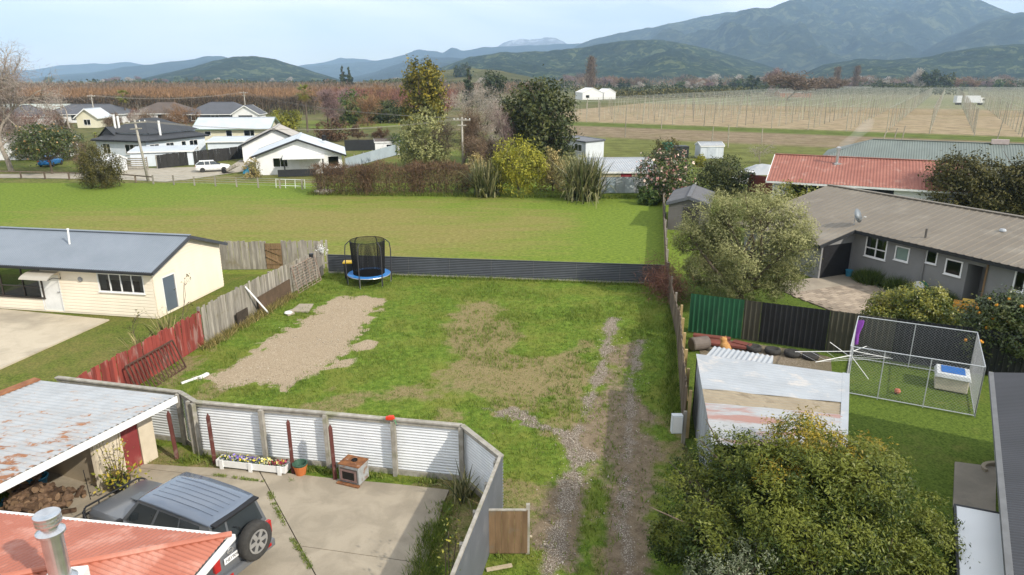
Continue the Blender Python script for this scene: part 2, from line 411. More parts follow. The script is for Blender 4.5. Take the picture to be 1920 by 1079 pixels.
hill('mountain_range', [(960, 150), (1020, 118), (1050, 103), (1080, 86), (1110, 72), (1150, 62), (1200, 53), (1260, 41), (1300, 33), (1330, 25), (1370, 22), (1430, 17), (1465, 4), (1490, -8), (1520, -4), (1580, 0), (1640, -3), (1690, -14), (1750, -16), (1790, -4), (1830, 12), (1870, 26), (1920, 38), (2000, 52), (2200, 60), (2500, 70), (2800, 110), (2900, 150)], 2600, 5200, mf1, 3, .42, 420, 110, 1000, peak_top, .95)
hill('mountain_range', [(1640, 150), (1700, 106), (1760, 72), (1820, 44), (1860, 30), (1890, 26), (1930, 30), (2100, 10), (2300, 40), (2600, 100), (2700, 150)], 2300, 3700, mf1, 14, .3, 150, 50, 800)
hill('foothill', [(760, 150), (820, 130), (880, 108), (950, 99), (1020, 96), (1080, 92), (1130, 81), (1180, 76), (1240, 76), (1300, 86), (1370, 104), (1450, 128), (1520, 150)], 1500, 2500, mf2, 5, .42, 260, 80, 420)
hill('foothill', [(1480, 150), (1540, 122), (1600, 112), (1660, 114), (1720, 108), (1780, 96), (1850, 86), (1920, 82), (2100, 70), (2300, 100), (2400, 150)], 1350, 2100, mf2, 9, .42, 220, 70, 380)
hill('pasture_knoll', [(690, 152), (760, 146), (830, 133), (880, 128), (940, 133), (1000, 146), (1040, 152)], 800, 1150, mf4, 21, .06, 70, 24, 300)
hill('far_ridge', [(640, 150), (700, 136), (760, 116), (800, 108), (850, 108), (900, 110), (960, 106), (1020, 104), (1060, 112), (1100, 150)], 3500, 5200, mf3, 31, .25, 90, 30, 900)
hill('far_ridge', [(520, 150), (570, 126), (620, 121), (680, 117), (740, 108), (790, 93), (815, 95), (832, 98), (848, 88), (866, 95), (900, 90), (950, 86), (1000, 86), (1060, 82), (1120, 84), (1200, 150)], 5600, 7000, mf3, 37, .25, 130, 30, 1600)
hill('far_ridge', [(520, 150), (560, 124), (610, 117), (640, 109), (680, 112), (720, 116), (780, 150)], 7200, 8200, mf3, 41, .2, 70, 20, 2000)
hill('snow_peaks', [(890, 150), (925, 96), (945, 82), (958, 76), (975, 73), (990, 77), (1003, 75), (1020, 71), (1040, 73), (1058, 80), (1090, 100), (1150, 150)], 8200, 9000, mf5, 43, .3, 120, 30, 1300)
hill('foothill', [(250, 152), (300, 140), (345, 130), (400, 116), (440, 107), (475, 106), (520, 112), (555, 123), (590, 135), (640, 150)], 1700, 2600, mf2, 51, .3, 130, 40, 420)
hill('far_ridge', [(40, 150), (110, 141), (180, 136), (240, 126), (300, 119), (350, 113), (395, 105), (425, 107), (460, 118), (520, 150)], 4200, 5600, mf3, 57, .25, 110, 30, 900)
hill('far_ridge', [(-500, 128), (-200, 132), (60, 132), (110, 124), (150, 121), (200, 120), (240, 116), (265, 121), (320, 128), (420, 150)], 7200, 8200, mf3, 61, .2, 110, 24, 2000)
hill('far_ridge', [(-1000, 150), (-700, 100), (-300, 110), (-60, 140), (40, 150)], 4500, 6000, mf3, 63, .25, 60, 24, 1200)

# ------------------------------------------------------------------ valley haze
hz = MB(); hz.ab(-12500, 12500, -400, 9850, -9, 800)
hm = bpy.data.materials.new('valley haze'); hm.use_nodes = True; hn = hm.node_tree; hn.nodes.clear()
ho = hn.nodes.new('ShaderNodeOutputMaterial'); pv = hn.nodes.new('ShaderNodeVolumePrincipled')
pv.inputs['Color'].default_value = (.50, .72, 1.0, 1); pv.inputs['Density'].default_value = 1.25e-4
hn.links.new(pv.outputs[0], ho.inputs['Volume'])
tag(hz.build('haze', hm), kind='stuff')
# ================================================================== YARD GROUND
def in_sd(poly, X, Y):                   # signed distance, positive inside
    d = np.full_like(X, 1e9); ins = np.zeros(X.shape, bool); n = len(poly)
    for i in range(n):
        x0, y0 = poly[i][:2]; x1, y1 = poly[(i + 1) % n][:2]
        ex, ey = x1 - x0, y1 - y0; t = np.clip(((X - x0) * ex + (Y - y0) * ey) / (ex * ex + ey * ey + 1e-9), 0, 1)
        d = np.minimum(d, np.hypot(X - x0 - ex * t, Y - y0 - ey * t))
        c = ((y0 > Y) != (y1 > Y)) & (X < (x1 - x0) * (Y - y0) / (y1 - y0 + 1e-12) + x0); ins ^= c
    return np.where(ins, d, -d)
def line_d(pts, X, Y):
    d = np.full_like(X, 1e9)
    for (x0, y0), (x1, y1) in zip([p[:2] for p in pts[:-1]], [p[:2] for p in pts[1:]]):
        ex, ey = x1 - x0, y1 - y0; t = np.clip(((X - x0) * ex + (Y - y0) * ey) / (ex * ex + ey * ey + 1e-9), 0, 1)
        d = np.minimum(d, np.hypot(X - x0 - ex * t, Y - y0 - ey * t))
    return d
def PX(*a): return [tuple(G(x, y))[:2] for x, y in a]
PAD = PX((378, 708), (405, 728), (470, 727), (540, 728), (590, 700), (640, 668), (668, 640), (690, 605), (728, 570), (715, 560), (640, 558), (605, 575), (560, 605), (500, 640), (430, 688))
PATCH = PX((655, 648), (690, 637), (712, 642), (700, 656), (668, 660))
PATCH2 = PX((600, 695), (640, 675), (668, 672), (650, 690))
TRACK_L = PX((1148, 598), (1140, 640), (1128, 690), (1110, 740), (1090, 790), (1075, 830), (1082, 870), (1070, 900), (1062, 950), (1050, 1000), (1030, 1079), (1010, 1150))
TRACK_R = PX((1200, 640), (1185, 700), (1180, 760), (1178, 830), (1175, 900), (1170, 960), (1175, 1020), (1178, 1079), (1180, 1150))
STONES = [PX((905, 765), (945, 775), (985, 785), (965, 770)), PX((985, 797), (1020, 803), (1060, 812), (1080, 840), (1100, 858))]
BROWN = [PX((838, 575), (870, 562), (940, 566), (965, 610), (978, 655), (970, 690), (930, 695), (850, 690)),
         PX((630, 745), (700, 728), (800, 722), (885, 716), (890, 735), (790, 748), (700, 758)),
         PX((870, 640), (1000, 670), (1110, 640), (1100, 740), (1000, 750), (880, 700))]
DIRTB = PX((1005, 990), (1070, 850), (1095, 760), (1130, 650), (1200, 635), (1228, 760), (1232, 900), (1235, 1100), (960, 1150))
def lot_attr(X, Y):
    n1 = fbm(X * 1.3, Y * 1.3, 4, 3); n2 = fbm(X * .45, Y * .45, 4, 9); n3 = fbm(X * 4, Y * 4, 3, 13)
    sm = lambda d, w: np.clip(d / w + .5, 0, 1)
    gr = sm(in_sd(PAD, X, Y) + (n1 - .5) * 1.2 + (n3 - .5) * .8, .6)
    gr = np.maximum(gr, sm(in_sd(PATCH, X, Y) + (n1 - .5) * .4, .25)); gr = np.maximum(gr, .8 * sm(in_sd(PATCH2, X, Y) + (n1 - .5) * .6, .4))
    st = 0 * X
    for Lx, w in ((TRACK_L, .30), (TRACK_R, .27)): st = np.maximum(st, sm(w - line_d(Lx, X, Y) + (n1 - .5) * .7 + (n3 - .5) * .25, .5) * .72)
    for s in STONES: st = np.maximum(st, sm(.20 - line_d(s, X, Y) + (n1 - .5) * .9 + (n3 - .5) * .4, .5))
    dirt = sm(in_sd(DIRTB, X, Y) + (n1 - .5) * 1.0 + (n2 - .5) * 1.2 - .1, 1.0) * (.55 + .45 * sm(n2 - .42, .2))
    mid = .5 * (np.interp(Y, [p[1] for p in TRACK_L[::-1]], [p[0] for p in TRACK_L[::-1]]) + np.interp(Y, [p[1] for p in TRACK_R[::-1]], [p[0] for p in TRACK_R[::-1]]))
    strip = np.exp(-((X - mid) / .42) ** 2) * np.clip((n2 - .28) * 4, 0, 1) * np.clip((19.5 - Y) / 3, .35, 1)
    dirt = dirt * (1 - .9 * strip)
    dry = 0 * X
    for b in BROWN: dry = np.maximum(dry, sm(in_sd(b, X, Y) + (n1 - .5) * 1.0 + (n2 - .5) * 1.4, 1.3))
    dry = np.maximum(dry * (.45 + .75 * n1), .55 * sm(n2 - .52, .1) * (Y < 25))
    dry = np.maximum(dry, .7 * np.exp(-((X + 13.2) / .9) ** 2) * sm(n1 - .45, .2))
    return {'gr': gr, 'st': st, 'di': np.clip(dirt, 0, 1), 'dry': np.clip(dry, 0, 1)}
def lot_mat():
    m, nt, bs, out = new_mat('section ground')
    A = lambda n: N(nt, 'ShaderNodeAttribute', attribute_name=n).outputs['Fac']
    ff = noise_node(nt, 26, 6, .75); fm = noise_node(nt, 3.2, 6, .65); fl = noise_node(nt, .55, 5, .6); fp = noise_node(nt, 1.1, 5, .6, None, .7)
    vo = N(nt, 'ShaderNodeTexVoronoi'); vo.inputs['Scale'].default_value = 30; ge = N(nt, 'ShaderNodeNewGeometry'); L(nt, ge.outputs['Position'], vo.inputs['Vector'])
    grass = ramp(nt, mth(nt, 'ADD', mth(nt, 'MULTIPLY', ff, .55), mth(nt, 'MULTIPLY', fm, .5)), [(.42, (.062, .108, .013)), (.54, (.130, .200, .025)), (.66, (.225, .285, .048))])
    grass = mix(nt, mth(nt, 'MULTIPLY', ramp(nt, fl, [(.45, (0, 0, 0)), (.62, (1, 1, 1))]), .6), grass, ramp(nt, ff, [(.3, (.15, .155, .030)), (.7, (.25, .24, .055))]))
    dry = ramp(nt, ff, [(.38, (.15, .12, .05)), (.62, (.32, .26, .13))])
    soil = ramp(nt, mth(nt, 'ADD', mth(nt, 'MULTIPLY', ff, .5), mth(nt, 'MULTIPLY', fm, .5)), [(.38, (.125, .092, .058)), (.62, (.295, .23, .155))])
    grav = ramp(nt, ff, [(.38, (.21, .158, .10)), (.5, (.36, .285, .19)), (.62, (.52, .43, .32))])
    grav = mix(nt, mth(nt, 'MULTIPLY', ramp(nt, fp, [(.42, (0, 0, 0)), (.62, (1, 1, 1))]), .35), grav, (.36, .28, .19))
    stone = mix(nt, ramp(nt, vo.outputs['Distance'], [(.25, (1, 1, 1)), (.55, (0, 0, 0))]), (.17, .135, .10), ramp(nt, vo.outputs['Color'], [(.1, (.29, .245, .195)), (.9, (.56, .50, .42))]))
    thr = lambda a, k, lo, hi: ramp(nt, mth(nt, 'ADD', a, mth(nt, 'MULTIPLY_ADD', k, .7)), [(lo, (0, 0, 0)), (hi, (1, 1, 1))])
    def edge(a, nz, amp=.7, lo=.42, hi=.62):
        k = mth(nt, 'MULTIPLY_ADD', nz, amp); k.node.inputs[2].default_value = -amp / 2
        return ramp(nt, mth(nt, 'ADD', a, k), [(lo, (0, 0, 0)), (hi, (1, 1, 1))])
    col = mix(nt, edge(A('dry'), fm, .9, .30, .62), grass, dry)
    col = mix(nt, edge(A('di'), fm, .9, .38, .66), col, soil)
    col = mix(nt, edge(A('gr'), ff, .8, .4, .6), col, grav)
    col = mix(nt, edge(A('st'), ff, 1.0, .42, .62), col, stone)
    L(nt, col, bs.inputs['Base Color']); bs.inputs['Roughness'].default_value = .95; bs.inputs['Specular IOR Level'].default_value = .12
    bump(nt, bs, mth(nt, 'ADD', ff, mth(nt, 'MULTIPLY', vo.outputs['Distance'], -.3)), .7, .05); return m
def in_lot(x, y): return (x < np.interp(y, [7, 19.6, 36.6, 40], [2.6, 5.5, 8.6, 8.9])) & (x > np.interp(y, [7, 20.4, 38.75, 40], [-15.6, -15.2, -11.1, -11.1]))
LX0, LX1, LY0, LY1 = -15.5, 9.3, 7.5, 39.3
def lot_z(X, Y): return .05 * (fbm(X * .35, Y * .35, 3, 2) - .5) + .02 * (fbm(X * 2, Y * 2, 3, 5) - .5)
o = grid_sheet('section_lawn', LX0, LX1, LY0, LY1, .10, .012, lot_mat(), lot_attr, lot_z, in_lot); tag(o, kind='structure')

m_yard = ground_mat('yard lawn', (.055, .088, .014), (.125, .175, .028), (.20, .19, .055), .25, dirt=None, fine=16, pl=.55, ph=.75)
m_yardL = ground_mat('left yard lawn', (.06, .085, .015), (.14, .175, .03), (.21, .18, .06), .25, dirt=None, fine=12, pl=.42, ph=.66)
tag(grid_sheet('neighbour_lawn', 5.5, 60, 6, 66, 2, -.024, m_yard), kind='structure')
tag(grid_sheet('sleepout_lawn', -60, -11.2, 8, 46, 2, -.018, m_yardL), kind='structure')

# grass blades and clumps over the open section
def blades(name, n, rect, maskf, mat, h=(.05, .14), wd=.012, spread=.03, per=4, seed=1, z=.0):
    r = np.random.default_rng(seed); x = r.uniform(rect[0], rect[1], n); y = r.uniform(rect[2], rect[3], n)
    k = r.random(n) < maskf(x, y); x = x[k]; y = y[k]; n = len(x)
    big = fbm(x * .8, y * .8, 3, 4)
    x = np.repeat(x, per) + r.normal(0, spread, n * per); y = np.repeat(y, per) + r.normal(0, spread, n * per); big = np.repeat(big, per)
    n = len(x); a = r.uniform(0, 2 * np.pi, n); hh = r.uniform(h[0], h[1], n) * (.5 + 1.1 * big); ln = r.uniform(.2, .9, n) * hh
    b = a + r.normal(0, .8, n)
    zz = z + 0 * x
    v0 = np.stack([x - np.cos(a) * wd, y - np.sin(a) * wd, zz], 1); v1 = np.stack([x + np.cos(a) * wd, y + np.sin(a) * wd, zz], 1)
    v2 = np.stack([x + np.sin(b) * ln, y - np.cos(b) * ln, zz + hh], 1)
    V = np.stack([v0, v1, v2], 1).reshape(-1, 3); Q = np.arange(n * 3).reshape(-1, 3)
    t = np.repeat(np.clip(.25 + .5 * big + r.normal(0, .16, n), 0, 1), 3)
    return put(name, np_mesh(name, V, Q, mat, {'t': t}))
m_blade = leafmat('grass blades', (.068, .118, .014), (.150, .220, .028), (.28, .30, .068), .6, .3)
CONC = PX((292, 848), (380, 868), (640, 898), (790, 913), (884, 920), (858, 950), (800, 1085)) + [(-2.4, 8.0), (-13, 8.0), (-14.5, 13.5), (-11.9, 16.6)]
CONC = [(-9.6, 17.75), (-7.3, 17.55), (-5.3, 17.15), (-3.35, 16.85), (-1.75, 16.55), (-1.85, 15.95), (-2.05, 13.2), (-2.6, 8.5), (-13.5, 8.5), (-13.5, 17.6), (-10.8, 17.9)]
def lot_mask(x, y):
    a = lot_attr(x, y); k = (1 - a['gr']) * (1 - .92 * a['st']) * (1 - .8 * a['di']) * (1 - .72 * a['dry'])
    k = k * in_lot(x + .1, y) * (.25 + 1.1 * fbm(x * .7, y * .7, 3, 22)) * (in_sd(CONC, x, y) < -.1)
    return np.clip(k, 0, 1)
tag(blades('grass', 90000, (-14.2, 8.2, 9, 38.6), lot_mask, m_blade, (.04, .105), .012, .035, 3, 5, .0), 'short green grass blades over the open section', 'grass', kind='stuff')
def tuft_mask(x, y):
    a = lot_attr(x, y); e = np.exp(-((in_sd(PAD, x, y) + .35) / .4) ** 2) * .5; return np.clip((e + .8 * (fbm(x * .55, y * .55, 3, 41) > .60)) * (1 - a['gr']) * (1 - a['st']) * (1 - a['di']) * in_lot(x + .2, y) * (in_sd(CONC, x, y) < -.15), 0, 1)
tag(blades('grass_tufts', 16000, (-14, 8, 9, 38.4), tuft_mask, m_blade, (.10, .22), .014, .06, 5, 15, .0), 'longer green grass tufts around the gravel pad', 'grass', kind='stuff')
# loose stones
def pebbles(name, n, maskf, rect, mat, s=(.012, .04), seed=3, z=.02):
    r = np.random.default_rng(seed); x = r.uniform(rect[0], rect[1], n); y = r.uniform(rect[2], rect[3], n)
    k = r.random(n) < maskf(x, y); x = x[k]; y = y[k]; n = len(x); sz = r.uniform(s[0], s[1], n) * r.choice([1, 1, 1, 1.7], n)
    base = np.array([[1, 0, 0], [0, 1, 0], [-1, 0, 0], [0, -1, 0], [0, 0, .8], [0, 0, -.5]]); f = np.array([[0, 1, 4], [1, 2, 4], [2, 3, 4], [3, 0, 4], [1, 0, 5], [2, 1, 5], [3, 2, 5], [0, 3, 5]])
    a = r.uniform(0, 6.28, n); ca = np.cos(a)[:, None]; sa = np.sin(a)[:, None]; B = base[None] * (1 + r.uniform(-.35, .35, (n, 6, 1)))
    V = np.stack([B[..., 0] * ca * 1.3 - B[..., 1] * sa, B[..., 0] * sa * 1.3 + B[..., 1] * ca, B[..., 2] * .7], -1) * sz[:, None, None]
    V += np.stack([x, y, np.full(n, z)], 1)[:, None]
    Q = (f[None] + (np.arange(n) * 6)[:, None, None]).reshape(-1, 3)
    return put(name, np_mesh(name, V.reshape(-1, 3), Q, mat, {'t': np.repeat(r.random(n), 6)}))
m_peb = leafmat('pebbles', (.22, .18, .135), (.40, .34, .265), (.62, .56, .47), .85, 0.0)
def stone_mask(x, y):
    a = lot_attr(x, y); return np.clip(a['st'] * 1.0 + a['gr'] * .25 + a['di'] * .07 + .006 * (x > -2) * (y < 24), 0, 1)
tag(pebbles('gravel', 80000, stone_mask, (-13.5, 8, 9, 34), m_peb, (.006, .019)), 'pale loose stones along the wheel tracks and gravel pad', 'gravel', kind='stuff')

# ------------------------------------------------------------------ concrete
def conc_mat(name, c1, c2, st=(.14, .125, .10), sc_=1.0):
    m, nt, bs, out = new_mat(name)
    f1 = noise_node(nt, 40 * sc_, 5, .7); f2 = noise_node(nt, 1.1 * sc_, 7, .62, None, .6); f3 = noise_node(nt, .33 * sc_, 5, .6, None, .4)
    col = ramp(nt, f2, [(.40, c2), (.58, c1)])
    col = mix(nt, mth(nt, 'MULTIPLY', ramp(nt, f3, [(.50, (0, 0, 0)), (.62, (1, 1, 1))]), .55), col, st)
    col = mix(nt, .35, col, mix(nt, f1, tuple(x * .6 for x in c1), tuple(min(1, x * 1.35) for x in c1)))
    L(nt, col, bs.inputs['Base Color']); bs.inputs['Roughness'].default_value = .85; bs.inputs['Specular IOR Level'].default_value = .25
    bump(nt, bs, f1, .25, .01); return m
m_conc = conc_mat('weathered concrete', (.365, .315, .24), (.255, .22, .165), (.14, .12, .095))
# bays of the concrete drive, cut by joints
XC = [-13.5, -8.35, -4.95, -1.7]; 
def clip_poly(poly, a, b, c):            # keep a*x+b*y<=c
    out = []
    for i in range(len(poly)):
        p, q = poly[i], poly[(i + 1) % len(poly)]; dp = a * p[0] + b * p[1] - c; dq = a * q[0] + b * q[1] - c
        if dp <= 0: out.append(p)
        if dp * dq < 0: t = dp / (dp - dq); out.append((p[0] + (q[0] - p[0]) * t, p[1] + (q[1] - p[1]) * t))
    return out
def G2(x, y): q = G(x, y); return (q.x, q.y)
def half(poly, p, q, keep_left=True, gap=.012):
    nx, ny = -(q[1] - p[1]), q[0] - p[0]; l = math.hypot(nx, ny); nx /= l; ny /= l; c = nx * p[0] + ny * p[1]
    return clip_poly(poly, -nx, -ny, -c - gap) if keep_left else clip_poly(poly, nx, ny, c - gap)
drive = thing('concrete_drive', 'weathered concrete driveway slabs beside the dark four wheel drive', 'driveway', (-6, 14, 0)); drive['kind'] = 'structure'; del drive['category']
JA = [G2(498, 908), G2(590, 1079)]; JB = [G2(365, 893), G2(498, 908)]; JC = [G2(560, 1028), G2(800, 1062)]; JD = [G2(500, 908), G2(640, 880)]
bays = []
full = CONC
left = half(full, JA[0], JA[1], False); right = half(full, JA[0], JA[1], True)
for pc in (left, right):
    pass
e0 = (JB[0][0], JB[0][1]); 
l1 = half(left, JB[0], JB[1], True); l2 = half(left, JB[0], JB[1], False)
r1 = half(right, JC[0], JC[1], True); r2 = half(right, JC[0], JC[1], False)
db = MB(); db.prism([(p[0], p[1]) for p in CONC], -.05, .035); db.build('slab_bed', pm('joint soil', (.06, .05, .035), (.03, .028, .02), 6), drive, world=True)
for i, pc in enumerate((l1, l2, r1, r2)):
    if len(pc) > 2:
        b = MB(); b.prism(pc, -.05, .062 + .003 * i); b.build('slab', m_conc, drive, world=True)
# moss and weeds in the joints
def weed_line(name, pts, n, wid, mat, h, label, cat='weeds'):
    r = np.random.default_rng(len(name) + n); P = np.array([p[:2] for p in pts]); seg = np.hypot(*np.diff(P, axis=0).T); cs = np.concatenate([[0], np.cumsum(seg)])
    s = r.uniform(0, cs[-1], n); k = fbm(s * 2.5, s * 0, 3, 7) > .42; s = s[k]
    x = np.interp(s, cs, P[:, 0]) + r.normal(0, wid, len(s)); y = np.interp(s, cs, P[:, 1]) + r.normal(0, wid, len(s)); n = len(x)
    a = r.uniform(0, 6.28, n); hh = r.uniform(.4, 1, n) * h; wd = .012
    v0 = np.stack([x - np.cos(a) * wd, y - np.sin(a) * wd, np.full(n, .055)], 1); v1 = v0 + np.stack([2 * np.cos(a) * wd, 2 * np.sin(a) * wd, 0 * a], 1)
    v2 = np.stack([x + np.sin(a) * hh * .8, y - np.cos(a) * hh * .8, .055 + hh], 1)
    o = put(name, np_mesh(name, np.stack([v0, v1, v2], 1).reshape(-1, 3), np.arange(3 * n).reshape(-1, 3), mat, {'t': np.repeat(r.random(n), 3)}))
    return tag(o, label, cat, kind='stuff')
weed_line('weeds', [JA[0], G2(512, 945), G2(545, 1010), JA[1]], 1900, .035, m_blade, .07, 'green weeds growing along the long joint in the concrete')
weed_line('weeds', [G2(370, 890), G2(430, 898), G2(498, 908)], 900, .03, m_blade, .06, 'green weeds in the cross joint near the planter')
weed_line('weeds', [G2(515, 897), G2(548, 905)], 500, .05, m_blade, .05, 'weeds beside the orange pot on the concrete')
weed_line('weeds', [(-1.72, 16.4), (-1.75, 15.9), (-1.9, 13.5), (-2.3, 10)], 3500, .16, m_blade, .2, 'long weeds along the right edge of the driveway')
weed_line('weeds', [(-10.6, 17.95), (-9.4, 18.2), (-7.3, 17.85), (-5.3, 17.5), (-3.3, 17.15), (-1.6, 16.8)], 2600, .09, m_blade, .12, 'weeds at the foot of the corrugated fence')
# concrete in front of the sleepout
pl = PX((-60, 577), (0, 581), (205, 601), (0, 693), (-160, 760), (-300, 640))
tag(poly_sheet('concrete_apron', pl, .05, conc_mat('pale concrete', (.50, .435, .33), (.42, .36, .27)), th=.12), kind='structure')
# path on the right
tag(poly_sheet('garden_path', PX((1790, 868), (1868, 878), (1866, 968), (1786, 955)), .04, conc_mat('grey path', (.26, .23, .19), (.19, .17, .14)), th=.1), kind='structure')
# track beyond the paddock
m_track = pm('gravel track', (.42, .38, .31), (.31, .28, .22), 1.2, .95, .4, 8)
tag(poly_sheet('track', PX((-400, 322), (-10, 327), (150, 325), (215, 328), (230, 316), (250, 302), (275, 302), (270, 316), (372, 313), (432, 312), (450, 300), (475, 300), (455, 322), (400, 330), (350, 337), (310, 341), (200, 336), (0, 334), (-400, 332)), .0, m_track), kind='structure')
tag(poly_sheet('far_lawn', PX((560, 226), (770, 226), (760, 238), (600, 242), (540, 236)), -.02, ground_mat('far lawn', (.09, .13, .02), (.16, .2, .035), (.2, .18, .06), .05, fine=2)), kind='structure')
# ================================================================== BUILDING HELPERS
def corr(mb, poly, along, pitch=.1, amp=.012, prof='sin', k=6, flip=False):
    """corrugated sheet filling a convex coplanar polygon; ridges run along 'along'"""
    P = [Vector(p) for p in poly]; nn = (P[1] - P[0]).cross(P[2] - P[0]).normalized()
    if nn.z < 0 or flip: nn = -nn
    u = Vector(along); u = (u - nn * u.dot(nn)).normalized(); v = nn.cross(u)
    o = P[0]; Q = [((p - o).dot(u), (p - o).dot(v)) for p in P]
    v0 = min(q[1] for q in Q); v1 = max(q[1] for q in Q)
    vals = sorted(set([v0 + (v1 - v0) * i / max(1, int((v1 - v0) / pitch * k)) for i in range(int((v1 - v0) / pitch * k) + 1)] + [min(max(q[1], v0), v1) for q in Q]))
    rows = []
    for s in vals:
        us = []
        for i in range(len(Q)):
            a, b = Q[i], Q[(i + 1) % len(Q)]
            if abs(a[1] - b[1]) < 1e-9:
                if abs(a[1] - s) < 1e-6: us += [a[0], b[0]]
            elif min(a[1], b[1]) - 1e-9 <= s <= max(a[1], b[1]) + 1e-9:
                us.append(a[0] + (b[0] - a[0]) * (s - a[1]) / (b[1] - a[1]))
        if not us: continue
        ph = (s - v0) / pitch
        if prof == 'sin': h = amp * math.sin(2 * math.pi * ph)
        else:
            f = ph % 1; h = amp * (1 if f < .18 else (1 - (f - .18) / .08) if f < .26 else 0 if f < .92 else (f - .92) / .08)
        rows.append((min(us), max(us), s, h))
    vs = []; fs = []
    for a, b, s, h in rows:
        vs.append(o + u * a + v * s + nn * h); vs.append(o + u * b + v * s + nn * h)
    for i in range(len(rows) - 1): fs.append((2 * i, 2 * i + 1, 2 * i + 3, 2 * i + 2))
    return mb.add(vs, fs)

class Facade:
    """vertical wall plane: origin o, unit direction d (left to right seen from outside), outward normal n"""
    def __init__(s, o, d):
        s.o = Vector((o[0], o[1], o[2] if len(o) > 2 else 0)); s.d = Vector((d[0], d[1], 0)).normalized(); s.n = Vector((s.d.y, -s.d.x, 0))
    def p(s, x, z, out=0.0): return s.o + s.d * x + Vector((0, 0, z)) + s.n * out
    def px(s, px, py):                     # (along, height) where the photograph's pixel meets the wall
        u, dy, dz = ray(px, py); D = Vector((u, dy, dz)); C = Vector((0, 0, CAM_H))
        t = (s.o - C).dot(s.n) / D.dot(s.n); q = C + D * t - s.o
        return q.dot(s.d), q.z
    def bx(s, mb, x0, x1, z0, z1, o0, o1):  # box standing off the wall from o0 to o1
        vs = [s.p(x, z, o) for o in (o0, o1) for x, z in ((x0, z0), (x1, z0), (x1, z1), (x0, z1))]
        return mb.add(vs, [(3, 2, 1, 0), (4, 5, 6, 7), (0, 1, 5, 4), (1, 2, 6, 5), (2, 3, 7, 6), (3, 0, 4, 7)])
    def wall(s, mb, L0, L1, z0, z1, holes=(), th=.12):
        xs = sorted({L0, L1} | {h[i] for h in holes for i in (0, 1)}); zs = sorted({z0, z1} | {h[i] for h in holes for i in (2, 3)})
        for x0, x1 in zip(xs[:-1], xs[1:]):
            for a, b in zip(zs[:-1], zs[1:]):
                cx, cz = (x0 + x1) / 2, (a + b) / 2
                if any(h[0] < cx < h[1] and h[2] < cz < h[3] for h in holes): continue
                mb.poly(s.p(x0, a), s.p(x1, a), s.p(x1, b), s.p(x0, b))
        for h in holes:
            a = [(h[0], h[2]), (h[1], h[2]), (h[1], h[3]), (h[0], h[3])]
            for i in range(4):
                p, q = a[i], a[(i + 1) % 4]; mb.poly(s.p(*p), s.p(*q), s.p(*q, -th), s.p(*p, -th))
    def laps(s, mb, L0, L1, z0, z1, holes=(), pitch=.16, out=.028, clip=None):
        z = z0
        while z < z1 - .02:
            zt = min(z + pitch, z1); a, b = (L0, L1) if clip is None else clip(zt); iv = [(a, b)]
            for h in holes:
                if h[2] - .07 < zt and h[3] + .07 > z: iv = [p for q in iv for p in ((q[0], min(q[1], h[0] - .06)), (max(q[0], h[1] + .06), q[1])) if p[1] - p[0] > .02]
            for p, q in iv: mb.poly(s.p(p, z, out), s.p(q, z, out), s.p(q, zt, .004), s.p(p, zt, .004)); mb.poly(s.p(p, z, .002), s.p(q, z, .002), s.p(q, z, out), s.p(p, z, out))
            z += pitch
    def window(s, parent, h, mull=(), trans=(), fw=.06, mat=None, glass=None, proud=.025, sill=True, name='window', curtain=None):
        x0, x1, z0, z1 = h; fr = MB(); mat = mat or M_white
        for a in ((x0 - fw, x1 + fw, z1, z1 + fw), (x0 - fw, x1 + fw, z0 - fw, z0), (x0 - fw, x0, z0, z1), (x1, x1 + fw, z0, z1)): s.bx(fr, *a, -.06, proud)
        for m in mull: s.bx(fr, x0 + (x1 - x0) * m - fw * .4, x0 + (x1 - x0) * m + fw * .4, z0, z1, -.055, proud - .006)
        for m in trans: s.bx(fr, x0, x1, z0 + (z1 - z0) * m - fw * .4, z0 + (z1 - z0) * m + fw * .4, -.055, proud - .009)
        f = fr.build(name, mat, parent, world=True)
        if sill:
            sb = MB(); s.bx(sb, x0 - fw - .03, x1 + fw + .03, z0 - fw - .035, z0 - fw, -.05, proud + .05); q = sb.build('sill', mat, f)
        gl = MB(); xs = [x0] + [x0 + (x1 - x0) * m for m in mull] + [x1]
        for a, b in zip(xs[:-1], xs[1:]):
            pb = MB(); pb.poly(s.p(a, z0, -.03), s.p(b, z0, -.03), s.p(b, z1, -.03), s.p(a, z1, -.03)); pb.build('pane', glass or M_glass, f)
        if curtain:
            for a, b in curtain:
                cb = MB(); n = 14; vs = []; fs = []
                for i in range(n + 1):
                    x = x0 + (x1 - x0) * (a + (b - a) * i / n); o = -.12 + .025 * math.sin(i * 2.1)
                    vs += [s.p(x, z0 + .02, o), s.p(x, z1, o)]
                fs = [(2 * i, 2 * i + 2, 2 * i + 3, 2 * i + 1) for i in range(n)]; cb.add(vs, fs); cb.build('curtain', M_curtain, f)
        return f
    def door(s, parent, h, mat, panels=0, fw=.06, frame=None, handle=True, name='door', hx=.9):
        x0, x1, z0, z1 = h; d = MB(); s.bx(d, x0, x1, z0, z1, -.10, -.03)
        o = d.build(name, mat, parent, world=True); fr = MB()
        for a in ((x0 - fw, x1 + fw, z1, z1 + fw), (x0 - fw, x0, z0, z1), (x1, x1 + fw, z0, z1)): s.bx(fr, *a, -.08, .02)
        fr.build('frame', frame or M_white, o)
        if handle:
            hb = MB(); xx = x0 + (x1 - x0) * hx; s.bx(hb, xx - .06, xx + .06, z0 + .95, z0 + .99, -.03, .03); hb.build('handle', M_steel, o)
        return o
M_white = pm('white paint', (.80, .80, .78), (.70, .70, .68), 2.5, .5, spec=.4)
M_curtain = pm('white curtain', (.78, .77, .73), (.66, .65, .62), 5, .9)
